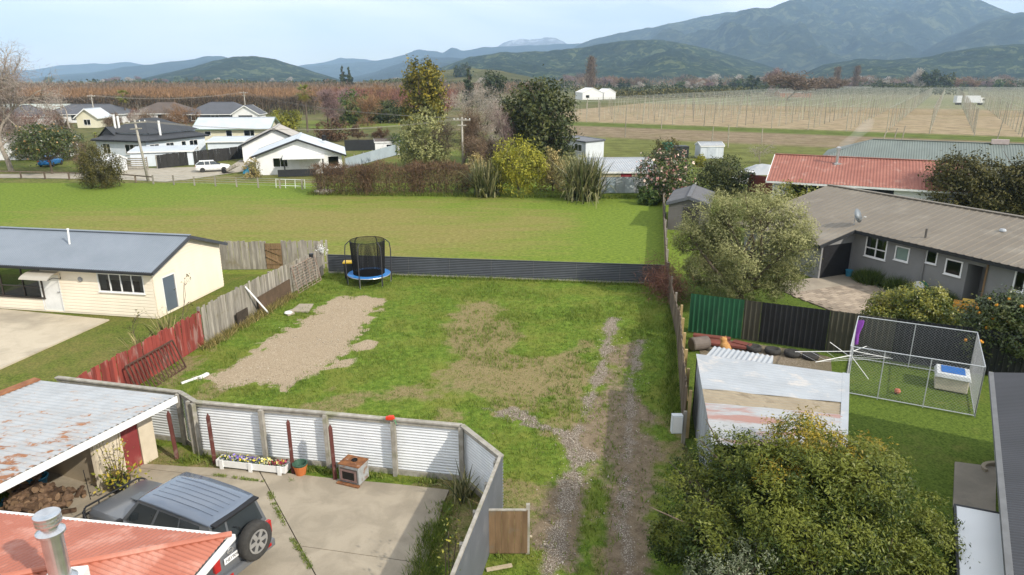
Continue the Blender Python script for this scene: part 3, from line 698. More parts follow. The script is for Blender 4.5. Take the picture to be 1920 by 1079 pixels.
M_steel = pm('bare steel', (.55, .56, .57), (.42, .43, .44), 6, .35, metal=.8)
M_glass = glassmat('window glass', (.30, .33, .34), .32)
M_black = pm('black rubber', (.02, .02, .021), (.012, .012, .012), 8, .7)
M_dark = pm('dark charcoal paint', (.030, .032, .035), (.022, .023, .025), 3, .5)
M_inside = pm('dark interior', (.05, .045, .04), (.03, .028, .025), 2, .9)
M_grey_timber = pm('grey weathered timber', (.36, .33, .28), (.20, .18, .15), 7, .9, .5, 18, .012, stretch=(1, 1, .12), rnd=.22, stain=(.20, .17, .11), stain_scale=1.4)
M_red_timber = pm('red faded timber', (.30, .060, .045), (.19, .040, .032), 5, .9, .4, 20, .01, stretch=(1, 1, .15), rnd=.25, stain=(.36, .20, .17), stain_scale=2.6, stain_at=(.56, .66), stain_stretch=(1, 1, .25))
M_brown_timber = pm('brown timber', (.24, .155, .085), (.15, .095, .05), 7, .85, .4, 20, .01, stretch=(1, 1, .14), rnd=.16, stain=(.17, .14, .10), stain_scale=1.6)
M_rail = pm('grey rail timber', (.40, .375, .33), (.26, .24, .20), 5, .9, .4, 18, .01, rnd=.12, stain=(.23, .23, .15), stain_scale=2.2)
M_galv = pm('weathered galvanised sheet', (.74, .76, .77), (.64, .66, .68), 2.2, .5, metal=.1, spec=.5, stain=(.45, .43, .38), stain_scale=1.1, stain_at=(.62, .8))

def lap_mat(name, c1, c2, pitch=.15, strength=.6, rough=.6, dirt=None):
    m, nt, bs, out = new_mat(name)
    f = noise_node(nt, 1.2, 6, .6, (1, 1, .4)); col = ramp(nt, f, [(.3, c2), (.65, c1)])
    ge = N(nt, 'ShaderNodeNewGeometry'); sx = N(nt, 'ShaderNodeSeparateXYZ'); L(nt, ge.outputs['Position'], sx.inputs[0])
    fr = mth(nt, 'FRACT', mth(nt, 'DIVIDE', sx.outputs['Z'], pitch))
    L(nt, col, bs.inputs['Base Color']); bs.inputs['Roughness'].default_value = rough; bs.inputs['Specular IOR Level'].default_value = .3
    bump(nt, bs, mth(nt, 'SUBTRACT', 1.0, fr), strength, .03); return m

# ================================================================== NEAR FENCES
def paling_fence(fence, p, q, h, bw, mats, gap=.006, jit=.03, hf=None, seed=0, side=1, th=.022, name='board', z0=.02, rails=(.35, 1.25), rail_mat=None, post_gap=2.4):
    r = random.Random(seed); p, q = Vector((p[0], p[1], 0)), Vector((q[0], q[1], 0)); d = (q - p); Ln = d.length; d.normalize(); nrm = Vector((d.y, -d.x, 0)) * side
    a = math.atan2(d.y, d.x); n = int(Ln / (bw + gap)); vars_ = []
    for k in range(5):
        b = MB(); hh = h * (1 + r.uniform(-jit, jit)); b.box((0, 0, z0 + hh / 2), (bw, th, hh), tx=r.uniform(.92, 1.0)); vars_.append(b.mesh(name, mats))
    for i in range(n):
        t = (i + .5) * (bw + gap); c = p + d * t + nrm * (.004 * (i % 2))
        o = put(name, vars_[r.randrange(5)], fence, c - fence.location, (r.uniform(-.015, .015), r.uniform(-.02, .02), a)); o.scale = (1, 1, (hf(t / Ln) if hf else 1) * r.uniform(.985, 1.015))
    for z in rails:
        k = hf(.5) if hf else 1
        b = MB(); b.beam(p - nrm * .045 + Vector((0, 0, z * (hf(0) if hf else 1))), q - nrm * .045 + Vector((0, 0, z * (hf(1) if hf else 1))), .05, .09); b.build('rail', rail_mat or M_grey_timber, fence, world=True)
    k = max(1, int(Ln / post_gap)); pb = MB(); pb.box((0, 0, h / 2), (.1, .1, h)); pme = pb.mesh('post', rail_mat or M_grey_timber)
    for i in range(k + 1):
        c = p + d * (Ln * i / k) - nrm * .12; o = put('post', pme, fence, c - fence.location, (0, 0, a)); o.scale = (1, 1, hf(i / k) if hf else 1)

TF0 = (-14.5, 20.45); TFm = (-13.33, 27.7); TF1 = (-11.05, 38.75)
tf = thing('paling_fence', 'long timber paling fence, faded red near end and grey far end', 'fence', (-13, 29, 0))
paling_fence(tf, TF0, TFm, 1.45, .19, M_red_timber, seed=2, side=1, hf=lambda t: 1.06 - .02 * t, rail_mat=M_red_timber)
paling_fence(tf, TFm, TF1, 1.68, .165, M_grey_timber, seed=3, side=1, hf=lambda t: 1.0 + .03 * math.sin(t * 5))
bf = thing('paling_fence', 'grey paling fence crossing behind the cream sleepout', 'fence', (-14.5, 40, 0))
paling_fence(bf, (-18.6, 39.75), (-14.85, 39.85), 1.72, .15, M_grey_timber, seed=5, side=1)
paling_fence(bf, (-13.85, 39.95), (-11.2, 40.05), 1.75, .15, M_grey_timber, seed=6, side=1)
gt = thing('timber_gate', 'brown timber gate in the grey paling fence with Z bracing', 'gate', (-14.35, 39.9, 0))
for i in range(7):
    b = MB(); b.box((-.42 + .14 * i, 0, .82), (.128, .02, 1.58)); b.build('board', M_brown_timber, gt)
for a, c in (((-.46, -.03, .35), (.46, -.03, .35)), ((-.46, -.03, 1.3), (.46, -.03, 1.3)), ((-.44, -.05, 1.28), (.44, -.05, .9)), ((-.44, -.05, .85), (.44, -.05, .37))):
    b = MB(); b.beam(a, c, .04, .09); b.build('brace', M_brown_timber, gt)

# corrugated fence round the concrete drive
cf = thing('corrugated_fence', 'silver horizontal corrugated iron fence with grey timber posts around the driveway', 'fence', (-5, 18, 0))
FN = [(-14.75, 20.3), (-10.25, 19.2), (-9.48, 18.55), (-7.34, 18.15), (-5.37, 17.82), (-3.35, 17.44), (-1.40, 17.09), (-.27, 15.44)]
FH = 1.76
M_flatgrey = pm('painted blue grey sheet', (.125, .135, .155), (.105, .115, .130), 1.5, .55, stain=(.16, .165, .175), stain_scale=1.5)
for i in range(len(FN) - 1):
    a, b_ = Vector((*FN[i], 0)), Vector((*FN[i + 1], 0)); d = (b_ - a).normalized(); nr = Vector((d.y, -d.x, 0))
    s = MB(); o = nr * -.05
    corr(s, [a + o + Vector((0, 0, .14)), b_ + o + Vector((0, 0, .14)), b_ + o + Vector((0, 0, FH)), a + o + Vector((0, 0, FH))], d, .09, .015); s.build('corrugated_panel', M_galv, cf, smooth=True, world=True)
    s = MB(); s.beam(a + Vector((0, 0, .09)) + nr * .02, b_ + Vector((0, 0, .09)) + nr * .02, .04, .16); s.build('bottom_plank', M_rail, cf, world=True)
    s = MB(); s.beam(a + Vector((0, 0, FH + .02)) + nr * .0, b_ + Vector((0, 0, FH + .02)), .15, .045); s.build('cap_rail', M_rail, cf, world=True)
    s = MB(); s.beam(a + Vector((0, 0, FH - .07)) + nr * .0, b_ + Vector((0, 0, FH - .07)), .05, .1); s.build('top_rail', M_rail, cf, world=True)
    if i > 0 or True:
        s = MB(); s.box((0, 0, FH / 2), (.125, .125, FH - .01)); s.build('post', M_rail, cf, loc=b_ + nr * .09 - cf.location, rot=(0, 0, math.atan2(d.y, d.x)))
s = MB(); s.box((0, 0, FH / 2), (.13, .13, FH)); s.build('post', M_rail, cf, loc=Vector((-9.72, 18.62, 0)) - cf.location)
# flat sheet side fence running toward the viewer
sf = thing('sheet_fence', 'blue grey flat sheet fence beside the wheel tracks', 'fence', (-.7, 13, 0))
a, b_ = Vector((-.25, 15.44, 0)), Vector((-1.2, 10.6, 0)); d = (b_ - a).normalized(); nr = Vector((-d.y, d.x, 0))
for i in range(3):
    p0 = a + (b_ - a) * (i / 3) ; p1 = a + (b_ - a) * ((i + 1) / 3 - .001); s = MB(); s.beam(p0 + Vector((0, 0, FH / 2 + .02)), p1 + Vector((0, 0, FH / 2 + .02)), .012, FH - .02); s.build('panel', M_flatgrey, sf, world=True)
s = MB(); s.beam(a + Vector((0, 0, FH + .03)) - nr * .05, b_ + Vector((0, 0, FH + .03)) - nr * .05, .075, .05); s.build('cap_rail', M_rail, sf, world=True)
for t in (.04, .24, .47, .7): s = MB(); s.box((0, 0, FH / 2), (.11, .11, FH - .05)); s.build('post', M_rail, sf, loc=a + (b_ - a) * t - sf.location - nr * .13 * (1 if nr.x > 0 else -1))
# dark low fence across the back of the section
df = thing('low_corrugated_fence', 'low dark grey corrugated fence across the back of the section', 'fence', (-1, 38, 0))
M_darkcorr = pm('slate corrugated paint', (.068, .075, .088), (.055, .060, .070), 1.5, .45, spec=.45)
A0, A1 = Vector((-10.88, 39.1, 0)), Vector((8.5, 36.7, 0)); nP = 8
for i in range(nP):
    p0, p1 = A0.lerp(A1, i / nP), A0.lerp(A1, (i + 1) / nP - .0005); d = (A1 - A0).normalized()
    s = MB(); corr(s, [p0 + Vector((0, 0, .06)), p1 + Vector((0, 0, .06)), p1 + Vector((0, 0, 1.1)), p0 + Vector((0, 0, 1.1))], d, .1, .014); s.build('corrugated_panel', M_darkcorr, df, smooth=True, world=True)
    s = MB(); s.box((0, 0, .55), (.09, .09, 1.1)); s.build('post', M_rail, df, loc=p0 - df.location + Vector((0, .1, 0)))
s = MB(); s.beam(A0 + Vector((0, 0, 1.115)), A1 + Vector((0, 0, 1.115)), .05, .03); s.build('cap', M_darkcorr, df, world=True)
s = MB(); s.beam(A0 + Vector((0, -.03, .04)), A1 + Vector((0, -.03, .04)), .04, .09); s.build('bottom_plank', M_rail, df, world=True)

# right boundary fence, palings seen almost end on
rf = thing('boundary_fence', 'weathered brown paling fence along the wheel tracks by the white roofed lean-to', 'fence', (7, 27, 0))
M_brown_old = pm('old brown paling', (.20, .155, .115), (.12, .09, .065), 7, .9, .4, 20, .01, stretch=(1, 1, .14), rnd=.25)
paling_fence(rf, (5.5, 19.6), (7.3, 28.3), 1.62, .15, M_brown_old, seed=8, side=-1, post_gap=1.7, rails=(.4, 1.3), rail_mat=pm('new pine', (.42, .31, .15), (.34, .25, .12), 5, .8), hf=lambda t: 1.02 - .04 * t)
paling_fence(rf, (7.3, 28.3), (8.55, 36.6), 1.3, .15, M_brown_old, seed=9, side=-1, post_gap=2.2, rails=(.3, 1.0))
# vertical tray-deck fence of three colours
tfm = {'green': pm('forest green sheet', (.022, .105, .048), (.018, .08, .038), 1.5, .5, stain=(.05, .12, .07), stain_scale=1.4),
       'olive': pm('karaka sheet', (.062, .060, .043), (.05, .048, .034), 1.5, .5), 'black': pm('ebony sheet', (.020, .021, .023), (.015, .016, .017), 1.5, .45)}
tr = thing('tray_fence', 'vertical ribbed steel fence in green, olive and black sheets', 'fence', (12, 26.5, 0))
TR0, TR1 = Vector((7.75, 29.3, 0)), Vector((18.2, 24.9, 0)); d = (TR1 - TR0); TL = d.length; d.normalize()
TRP = [(8.0, 29.1), (10.1, 28.15), (10.75, 27.85), (13.2, 26.75), (15.4, 25.75), (18.4, 24.4), (20.6, 23.5)]
for (c, i) in (('green', 0), ('olive', 1), ('black', 2), ('olive', 3), ('black', 4), ('black', 5)):
    p0, p1 = Vector((*TRP[i], 0)), Vector((*TRP[i + 1], 0)); s = MB()
    corr(s, [p0 + Vector((0, 0, .05)), p1 - (p1 - p0).normalized() * .01 + Vector((0, 0, .05)), p1 - (p1 - p0).normalized() * .01 + Vector((0, 0, 1.86)), p0 + Vector((0, 0, 1.86))], (0, 0, 1), .21, .03, 'tray', 12)
    s.build('ribbed_sheet', tfm[c], tr, world=True)
for z in (.4, 1.4):
    s = MB()
    for i in range(len(TRP) - 1): s.beam(Vector((*TRP[i], z)) + Vector((.03, .08, 0)), Vector((*TRP[i + 1], z)) + Vector((.03, .08, 0)), .05, .08)
    s.build('rail', M_grey_timber, tr, world=True)

# red gate posts
M_redpost = pm('dark red post paint', (.135, .042, .034), (.085, .030, .025), 6, .8, .3, 20, .01, stretch=(1, 1, .2), stain=(.20, .13, .11), stain_scale=3)
for i, ((x, y, h), lab, ln) in enumerate(zip([(-10.10, 18.2, 1.64), (-8.87, 17.98, 1.66), (-6.36, 17.42, 1.76), (-5.06, 17.10, 1.78)],
    ['dark red post standing by the gap beside the shed end', 'dark red post at the near end of the white flower planter', 'dark red post between the white planter and the orange pot', 'dark red post behind the rusty wood burner'], [-.03, -.01, .0, -.01])):
    t = thing('wooden_post', lab, 'post', (x, y, 0), .35, 'dark red posts in front of the corrugated fence')
    b = MB(); b.box((0, 0, h / 2 - .05), (.105, .105, h - .1)); b.build('shaft', M_redpost, t, bevel=.008, rot=(0, ln, 0))
    b = MB(); b.box((0, 0, h - .04), (.105, .105, .12), tx=.15, ty=.15); b.build('point', M_redpost, t, rot=(0, ln, 0))
# timber gate leaf at the end of the sheet fence
ga = thing('paling_gate', 'new brown timber gate leaf standing open beside the sheet fence', 'gate', (-.08, 13.9, 0), .0)
for i in range(6):
    b = MB(); b.box((-.40 + .155 * i, 0, .66), (.15, .022, 1.2)); b.build('board', M_brown_timber, ga)
for z in (.25, 1.05): b = MB(); b.beam((-.46, .04, z), (.46, .04, z), .045, .1); b.build('rail', M_brown_timber, ga)
b = MB(); b.box((.46, .06, .70), (.09, .09, 1.38)); b.build('post', M_rail, ga)
b = MB(); b.beam((-.48, 0, 1.275), (.42, 0, 1.275), .06, .03); b.build('cap', M_rail, ga)
b = MB(); b.beam(G(912, 1069, .05), G(960, 1060, .06), .11, .03); tag(b.build('timber_offcut', pm('pale pine', (.50, .42, .29), (.40, .33, .22), 6, .8)), 'pale timber offcut lying on grass by the open gate', 'plank')
b = MB(); b.beam((.36, 14.6, .03), (.5, 14.55, .03), .06, .03); tag(b.build('timber_stub', pm('pale pine', (.5, .4, .3))), 'small pale stub of wood right of the gate post', 'plank')

# ================================================================== CREAM SLEEPOUT
so_ = thing('sleepout', 'cream weatherboard sleepout with grey steel roof and concrete apron', 'building', (-17, 31, 0))
M_cream = lap_mat('cream weatherboard', (.80, .715, .575), (.74, .655, .52), .16, .5)
M_steelroof = pm('slate blue roof', (.205, .235, .275), (.175, .205, .24), .8, .42, spec=.45)
ex, ey = Vector((.985, -.175, 0)), Vector((.175, .985, 0)); C0 = Vector((-17.0, 30.96, 0)); SL = 11.0; SW = 5.5
FA = Facade(C0 - ex * SL, ex); GA = Facade(C0, ey); BA = Facade(C0 + ey * SW, -ex)
def rect(f, x0, y0, x1, y1):
    a = f.px(x0, (y0 + y1) / 2); b = f.px(x1, (y0 + y1) / 2); c = f.px((x0 + x1) / 2, y0); d = f.px((x0 + x1) / 2, y1)
    return (min(a[0], b[0]), max(a[0], b[0]), d[1], c[1])
WH = 2.45; RH = 3.42
w1 = rect(FA, 186, 516, 268, 547); w0 = rect(FA, -60, 499, 76, 553); d0 = rect(FA, 80, 518, 114, 584); d0 = (d0[0], d0[1], .08, d0[3])
dg = rect(GA, 308, 516, 331, 584); dg = (dg[0], dg[1], .1, dg[3])
b = MB(); FA.wall(b, 0, SL, 0, WH, [w1, w0, d0]); GA.wall(b, 0, SW, 0, WH, [dg]); b.poly(GA.p(0, WH), GA.p(SW, WH), GA.p(SW / 2, RH)); BA.wall(b, 0, SL, 0, WH)
b.build('wall', M_cream, so_, world=True)
b = MB(); FA.laps(b, 0, SL, .1, WH, [w1, w0, d0]); GA.laps(b, .03, SW, .1, WH, [dg]); GA.laps(b, 0, SW, WH, RH - .05, (), clip=lambda z: ((z - WH) / (RH - WH) * SW / 2, SW - (z - WH) / (RH - WH) * SW / 2)); wbd = b.build('weatherboards', M_cream, so_, world=True); wbd['kind'] = 'stuff'
b = MB(); FA.bx(b, .1, SL - .1, 0, .02, -SW + .1, -.2); b.build('floor', M_inside, so_, world=True)
FA.window(so_, w1, (.25, .5, .75), (), .055, curtain=((.0, .12), (.88, 1)))
FA.window(so_, w0, (.45, .75), (.34,), .05, mat=pm('bronze joinery', (.06, .05, .042), (.05, .04, .034), 4, .4), curtain=((.2, .42), (.93, 1.0)))
FA.door(so_, d0, M_white); GA.door(so_, dg, pm('slate door', (.11, .14, .17), (.10, .125, .155), 2, .45))
OV = .32; k = (RH - WH) / (SW / 2)
def rp(x, y, dz=0): return C0 - ex * SL + ex * x + ey * y + Vector((0, 0, WH + .06 + k * min(y, SW - y) + dz))
rb = MB()
corr(rb, [rp(-.3, -OV), rp(SL + OV, -OV), rp(SL + OV, SW / 2), rp(-.3, SW / 2)], ey, .12, .012); corr(rb, [rp(-.3, SW / 2), rp(SL + OV, SW / 2), rp(SL + OV, SW + OV), rp(-.3, SW + OV)], ey, .12, .012)
ro = rb.build('roof', M_steelroof, so_, smooth=True, world=True)
b = MB(); b.beam(rp(-.3, SW / 2, .04), rp(SL + OV, SW / 2, .04), .22, .03); b.build('ridge_cap', M_steelroof, ro)
b = MB(); b.beam(rp(-.3, -OV - .05, -.05), rp(SL + OV, -OV - .05, -.05), .12, .11); b.build('gutter', M_dark, so_, world=True)
b = MB(); b.beam(rp(SL + OV, -OV, -.06), rp(SL + OV, SW / 2, -.06), .05, .16); b.beam(rp(SL + OV, SW / 2, -.06), rp(SL + OV, SW + OV, -.06), .05, .16); b.build('barge_board', pm('slate trim', (.07, .075, .085)), so_, world=True)
b = MB(); b.slab([rp(-.3, -OV, -.05), rp(SL + OV, -OV, -.05), rp(SL + OV, .0, -.10), rp(-.3, .0, -.10)], .02); b.build('soffit', M_white, so_, world=True)
# door canopy
cv = thing('door_canopy', 'curved clear awning over the white sleepout door', 'awning', FA.p(d0[0] - .1, d0[3] + .05))
b = MB(); n = 10; vs = []
for i in range(n + 1):
    a = i / n; x = .85 * math.sin(a * 1.35); z = .32 * math.cos(a * 1.35) - .18
    vs += [FA.p(d0[0] - .35, d0[3] + .12 + z, x), FA.p(d0[1] + .2, d0[3] + .12 + z, x)]
b.add(vs, [(2 * i, 2 * i + 1, 2 * i + 3, 2 * i + 2) for i in range(n)]); b.build('canopy_sheet', pm('smoky polycarbonate', (.42, .38, .31), (.36, .33, .27), 3, .25, spec=.6), cv, world=True)
for x in (d0[0] - .33, d0[1] + .18):
    b = MB(); b.tube([FA.p(x, d0[3] - .12, 0), FA.p(x, d0[3] + .05, .45), FA.p(x, d0[3] + .02, .8)], .018, 5); b.tube([FA.p(x, d0[3] + .22, 0), FA.p(x, d0[3] - .12, 0.02)], .018, 5); b.build('bracket', M_black, cv, world=True)
lx = FA.px(151, 524); b = MB(); b.lathe([(.0, 0), (.13, 0), (.13, .04), (.09, .08), (0.0, .1)], 14, axis='y'); o = b.build('wall_light', pm('light rim', (.3, .3, .3)), None, loc=FA.p(lx[0], lx[1], .0), rot=(0, 0, math.atan2(FA.d.y, FA.d.x) + math.pi)); tag(o, 'round bulkhead light on the cream sleepout wall', 'light')
b = MB(); b.tube([AT(127, 440, 33.5) - Vector((0, 0, .5)), AT(127, 430, 33.5)], .045, 8); b.tube([AT(127, 431, 33.5), AT(127, 429, 33.5)], .06, 8); tag(b.build('vent_pipe', M_white), 'white vent pipe rising behind the sleepout ridge', 'pipe')

# ================================================================== WOODSHED / CARPORT
ws = thing('woodshed', 'low shed with rusty white corrugated roof and open firewood bay', 'shed', (-11.4, 16.5, 0))
def rust_roof():
    m, nt, bs, out = new_mat('white rusty roof')
    f1 = noise_node(nt, 1.3, 7, .65, None, .3); f2 = noise_node(nt, 2.8, 8, .7, (.5, 1.4, 1), .5); f3 = noise_node(nt, 7, 6, .7)
    ge = N(nt, 'ShaderNodeNewGeometry'); sx = N(nt, 'ShaderNodeSeparateXYZ'); L(nt, ge.outputs['Position'], sx.inputs[0])
    col = ramp(nt, f1, [(.3, (.33, .345, .355)), (.6, (.42, .44, .455))])
    bias = mth(nt, 'MULTIPLY', mth(nt, 'SUBTRACT', 17.2, sx.outputs['Y']), .022)
    r = mth(nt, 'ADD', mth(nt, 'ADD', mth(nt, 'MULTIPLY', f2, .75), mth(nt, 'MULTIPLY', f3, .25)), bias)
    col = mix(nt, ramp(nt, r, [(.565, (0, 0, 0)), (.60, (1, 1, 1))]), col, ramp(nt, f3, [(.35, (.20, .075, .03)), (.7, (.40, .19, .09))]))
    col = mix(nt, ramp(nt, r, [(.49, (0, 0, 0)), (.56, (.35, .35, .35)), (.62, (0, 0, 0))]), col, (.45, .38, .32))
    L(nt, col, bs.inputs['Base Color']); bs.inputs['Roughness'].default_value = .6; bs.inputs['Specular IOR Level'].default_value = .3; return m
wa = Vector((-.385, -.923, 0)); wb = Vector((-.923, .385, 0))
R1 = Vector((-9.84, 18.19, 2.15)); R4 = Vector((-15.3, 20.2, 1.72)); RL = 7.0
R2 = R1 + wa * RL; R3 = R4 + wa * RL
b = MB(); corr(b, [R1, R2, R3, R4], R4 - R1, .17, .015); ro = b.build('roof', rust_roof(), ws, smooth=True, world=True)
b = MB(); b.beam(R1 + Vector((.03, -.01, -.11)), R2 + Vector((.03, -.01, -.11)), .03, .2); b.build('fascia', M_white, ws, world=True)
b = MB(); b.beam(R1 + Vector((.0, 0, -.08)) + wb * .12, R4 + Vector((0, 0, -.08)), .04, .1); b.build('barge_board', M_rail, ws, world=True)
b = MB(); b.beam(R4 + Vector((0, 0, .05)), R3 + Vector((0, 0, .05)), .3, .05); b.build('rusty_flashing', pm('rusty flashing', (.33, .15, .07), (.20, .08, .04), 4, .8), ws, world=True)
b = MB(); b.beam(R1 + wb * .25 + Vector((0, 0, -.06)), R2 + wb * .25 + Vector((0, 0, -.06)), .45, .03); b.build('soffit', pm('cream soffit', (.6, .55, .45)), ws, world=True)
W0 = Vector((-10.75, 18.35, 0)); FW = Facade(W0 + wa * 1.85, -wa)      # front wall, seen from the drive
M_render = pm('cream stucco', (.66, .58, .45), (.55, .48, .36), 2, .9, .2, 40, .01, stain=(.42, .38, .28), stain_scale=1.4)
dr = rect(FW, 228, 800, 263, 866); dr = (dr[0], dr[1], .05, 1.8)
b = MB(); FW.wall(b, 0, 1.85, 0, 1.99, [dr], .15); E2 = Facade(W0, wb); b.poly(E2.p(0, 0), E2.p(4.7, 0), E2.p(4.7, 1.62), E2.p(0, 1.98)); b.build('wall', M_render, ws, world=True)
FW.door(ws, dr, pm('faded red door', (.25, .045, .045), (.20, .035, .035), 2, .7, stain=(.30, .12, .10), stain_scale=2), frame=M_render, hx=.1)
b = MB(); I0 = W0 + wa * 1.85; IB = Facade(I0 + wb * 2.2, wa)
b.poly(I0, I0 + wb * 2.6, I0 + wb * 2.6 + Vector((0, 0, 1.8)), I0 + Vector((0, 0, 1.98))); b.poly(I0 + wb * 2.6, I0 + wb * 2.6 + wa * 5, I0 + wb * 2.6 + wa * 5 + Vector((0, 0, 1.8)), I0 + wb * 2.6 + Vector((0, 0, 1.8)))
b.build('back_wall', pm('plywood lining', (.50, .42, .31), (.42, .35, .25), 1.6, .9), ws, world=True)
b = MB(); b.beam(I0 + wb * .03 + Vector((0, 0, 1.0)), I0 + wb * .03 + Vector((0, 0, 1.02)), .1, .1)
for t in (.0, 2.9): b.box(I0 + wa * (t + .05) + Vector((-.0, 0, .99)), (.1, .1, 1.98))
b.build('post', M_render, ws, world=True)
# firewood, one billet each
M_bark = pm('firewood bark', (.165, .105, .065), (.075, .045, .028), 9, .95, .7, 30, .02, rnd=.5)
M_cut = pm('firewood cut face', (.24, .155, .09), (.15, .095, .055), 9, .9, rnd=.35)
r = random.Random(4); lm = []
for k in range(6):
    b = MB(); L_ = r.uniform(.26, .36); ra = r.uniform(.06, .11); n = 7; pr = []
    for i in range(n):
        a = 6.283 * i / n; pr.append((ra * r.uniform(.75, 1.15) * math.cos(a), ra * r.uniform(.6, 1.1) * math.sin(a)))
    for s_ in (-1, 1): pass
    vs = [(-L_ / 2, y, z) for y, z in pr] + [(L_ / 2, y * .95, z * .95) for y, z in pr]
    b.m = 0; b.add(vs, [(i, (i + 1) % n, n + (i + 1) % n, n + i) for i in range(n)]); b.m = 1; b.add(vs, [tuple(range(n - 1, -1, -1)), tuple(range(n, 2 * n))]); lm.append(b.mesh('log', [M_bark, M_cut]))
wc = (I0 + wa * 1.55 + wb * .25)
nlog = 0
for i in range(260):
    u, v = r.gauss(0, .52), r.gauss(0, .36)
    if abs(u) > 1.15 or abs(v) > .75: continue
    hz_ = .85 * math.exp(-(u / .8) ** 2 - (v / .6) ** 2); z = r.uniform(max(0, hz_ - .22), hz_) + .06; nlog += 1
    if nlog > 150: break
    c = wc + wa * u + wb * (v + .25)
    o = put('firewood_log', lm[r.randrange(6)], None, (c.x, c.y, z), (r.uniform(0, 6), r.uniform(-.5, .5), r.uniform(0, 6)))
    tag(o, 'brown split log in the loose firewood heap under the shed roof', 'log', 'split logs in the firewood heap')
b = MB()
for i in range(6): b.beam(wc + wa * -1.25 + wb * (-.55 + .0) + Vector((0, 0, .03 + .0)), wc + wa * 1.1 + wb * -.55 + Vector((0, 0, .03)), .1, .05)
tag(b.build('retaining_plank', M_rail), 'grey plank along the front edge of the firewood heap', 'plank')
# things stored left of the heap
pc = G(28, 945, .12); M_pal = pm('sky blue paint', (.045, .26, .42), (.035, .20, .33), 5, .7)
pt = thing('pallet', 'bright blue painted pallet left of the firewood heap', 'pallet', (pc.x, pc.y, 0), math.atan2(wa.y, wa.x))
for i in range(5): b = MB(); b.box((-.4 + .2 * i, 0, .14), (.11, 1.0, .025)); b.build('slat', M_pal, pt)
for y in (-.42, 0, .42): b = MB(); b.box((0, y, .07), (1.0, .09, .1)); b.build('bearer', M_pal, pt)
def crate(px, py, z, s, rz, lab, mat, name='cardboard_box'):
    c = G(px, py, z); t = thing(name, lab, 'box', (c.x, c.y, z), rz)
    b = MB()
    for a in (((s[0] / 2 - .01, 0, s[2] / 2), (.02, s[1], s[2])), ((-s[0] / 2 + .01, 0, s[2] / 2), (.02, s[1], s[2])), ((0, s[1] / 2 - .01, s[2] / 2), (s[0] - .045, .02, s[2])), ((0, -s[1] / 2 + .01, s[2] / 2), (s[0] - .045, .02, s[2])), ((0, 0, .01), (s[0] - .05, s[1] - .05, .02))): b.box(*a)
    b.build('carton', mat, t); f = MB(); f.box((s[0] / 2 + .08, 0, s[2] - .03), (.18, s[1], .012), ry=.5); f.box((0, s[1] / 2 + .07, s[2] - .03), (s[0], .16, .012), rx=-.5); f.build('flap', mat, t)
    return t
M_card = pm('cardboard', (.40, .26, .14), (.33, .21, .11), 4, .9)
crate(33, 918, .16, (.42, .34, .28), 1.0, 'open cardboard box on the blue pallet', M_card); crate(55, 915, .16, (.36, .3, .36), .6, 'tall cardboard box behind the paper bag', M_card)
crate(30, 893, .4, (.34, .3, .26), .8, 'small cardboard box on top beside the blue bucket', M_card)
q = G(46, 945, .1); b = MB(); b.lathe([(.12, 0), (.13, .12), (.125, .3), (.09, .38), (.10, .43)], 12, sx=.6); tag(b.build('paper_bag', pm('printed white bag', (.66, .68, .60), (.16, .30, .08), 5, .8, lo=.4, hi=.5), loc=(q.x, q.y, .15), rot=(.15, 0, .5)), 'white and green bag standing against the firewood', 'bag')
q = G(74, 912, .5); bt = thing('bucket', 'blue plastic tub filled with kindling above the logs', 'bucket', (q.x, q.y, .48))
b = MB(); b.lathe([(.17, 0), (.24, .3), (.26, .3), (.26, .33), (.225, .33), (.16, .03)], 16); b.build('tub', M_pal, bt, smooth=True)
for i in range(9): o = put('kindling', lm[i % 6], bt, (r.uniform(-.12, .12), r.uniform(-.12, .12), .34 + r.uniform(0, .08)), (r.uniform(0, 6), r.uniform(-.4, .4), r.uniform(0, 6)), .6)
# ================================================================== RED ROOFED HOUSE CORNER
rh = thing('red_roof_house', 'house corner with coral red corrugated hip roof and white gutters', 'house', (-7, 9.5, 0))
M_redroof = pm('coral red roof paint', (.43, .150, .096), (.36, .122, .078), .9, .5, spec=.4, stain=(.50, .23, .17), stain_scale=1.3, stain_at=(.48, .62))
K = Vector((-5.41, 11.04, 2.7)); e1 = Vector((-.989, .147, 0)); e2 = Vector((-.147, -.989, 0)); sl = .30
def kp(a, b): return K + e1 * a + e2 * b + Vector((0, 0, sl * min(a, b)))
b = MB(); corr(b, [K, kp(9, 0), kp(9, 3.2), kp(3.2, 3.2)], e2, .1, .012); corr(b, [K, kp(3.2, 3.2), kp(3.2, 9), kp(0, 9)], e1, .1, .012); ro = b.build('roof', M_redroof, rh, smooth=True, world=True)
b = MB(); b.tube([kp(-.05, -.05) + Vector((0, 0, .03)), kp(3.2, 3.2) + Vector((0, 0, .03))], .055, 8); b.tube([kp(3.2, 3.2) + Vector((0, 0, .03)), kp(9, 3.2) + Vector((0, 0, .03))], .055, 8); b.build('ridge_cap', M_redroof, ro)
b = MB(); b.beam(kp(-.03, -.06) + Vector((0, 0, -.05)), kp(9, -.06) + Vector((0, 0, -.05)), .07, .10); b.build('gutter', M_white, rh, world=True)
b = MB(); b.beam(kp(-.06, -.1) + Vector((0, 0, -.05)), kp(-.06, 9) + Vector((0, 0, -.05)), .08, .11); b.build('gutter', M_white, rh, world=True)
hw = Facade(K + e1 * .5 + e2 * 9 - Vector((0, 0, 2.7)), -e2); hw2 = Facade(K + e1 * .5 + e2 * .5 - Vector((0, 0, 2.7)), e1)
b = MB(); hw.wall(b, 0, 8.5, 0, 2.62); hw2.wall(b, 0, 9, 0, 2.62); b.build('wall', M_white, rh, world=True)
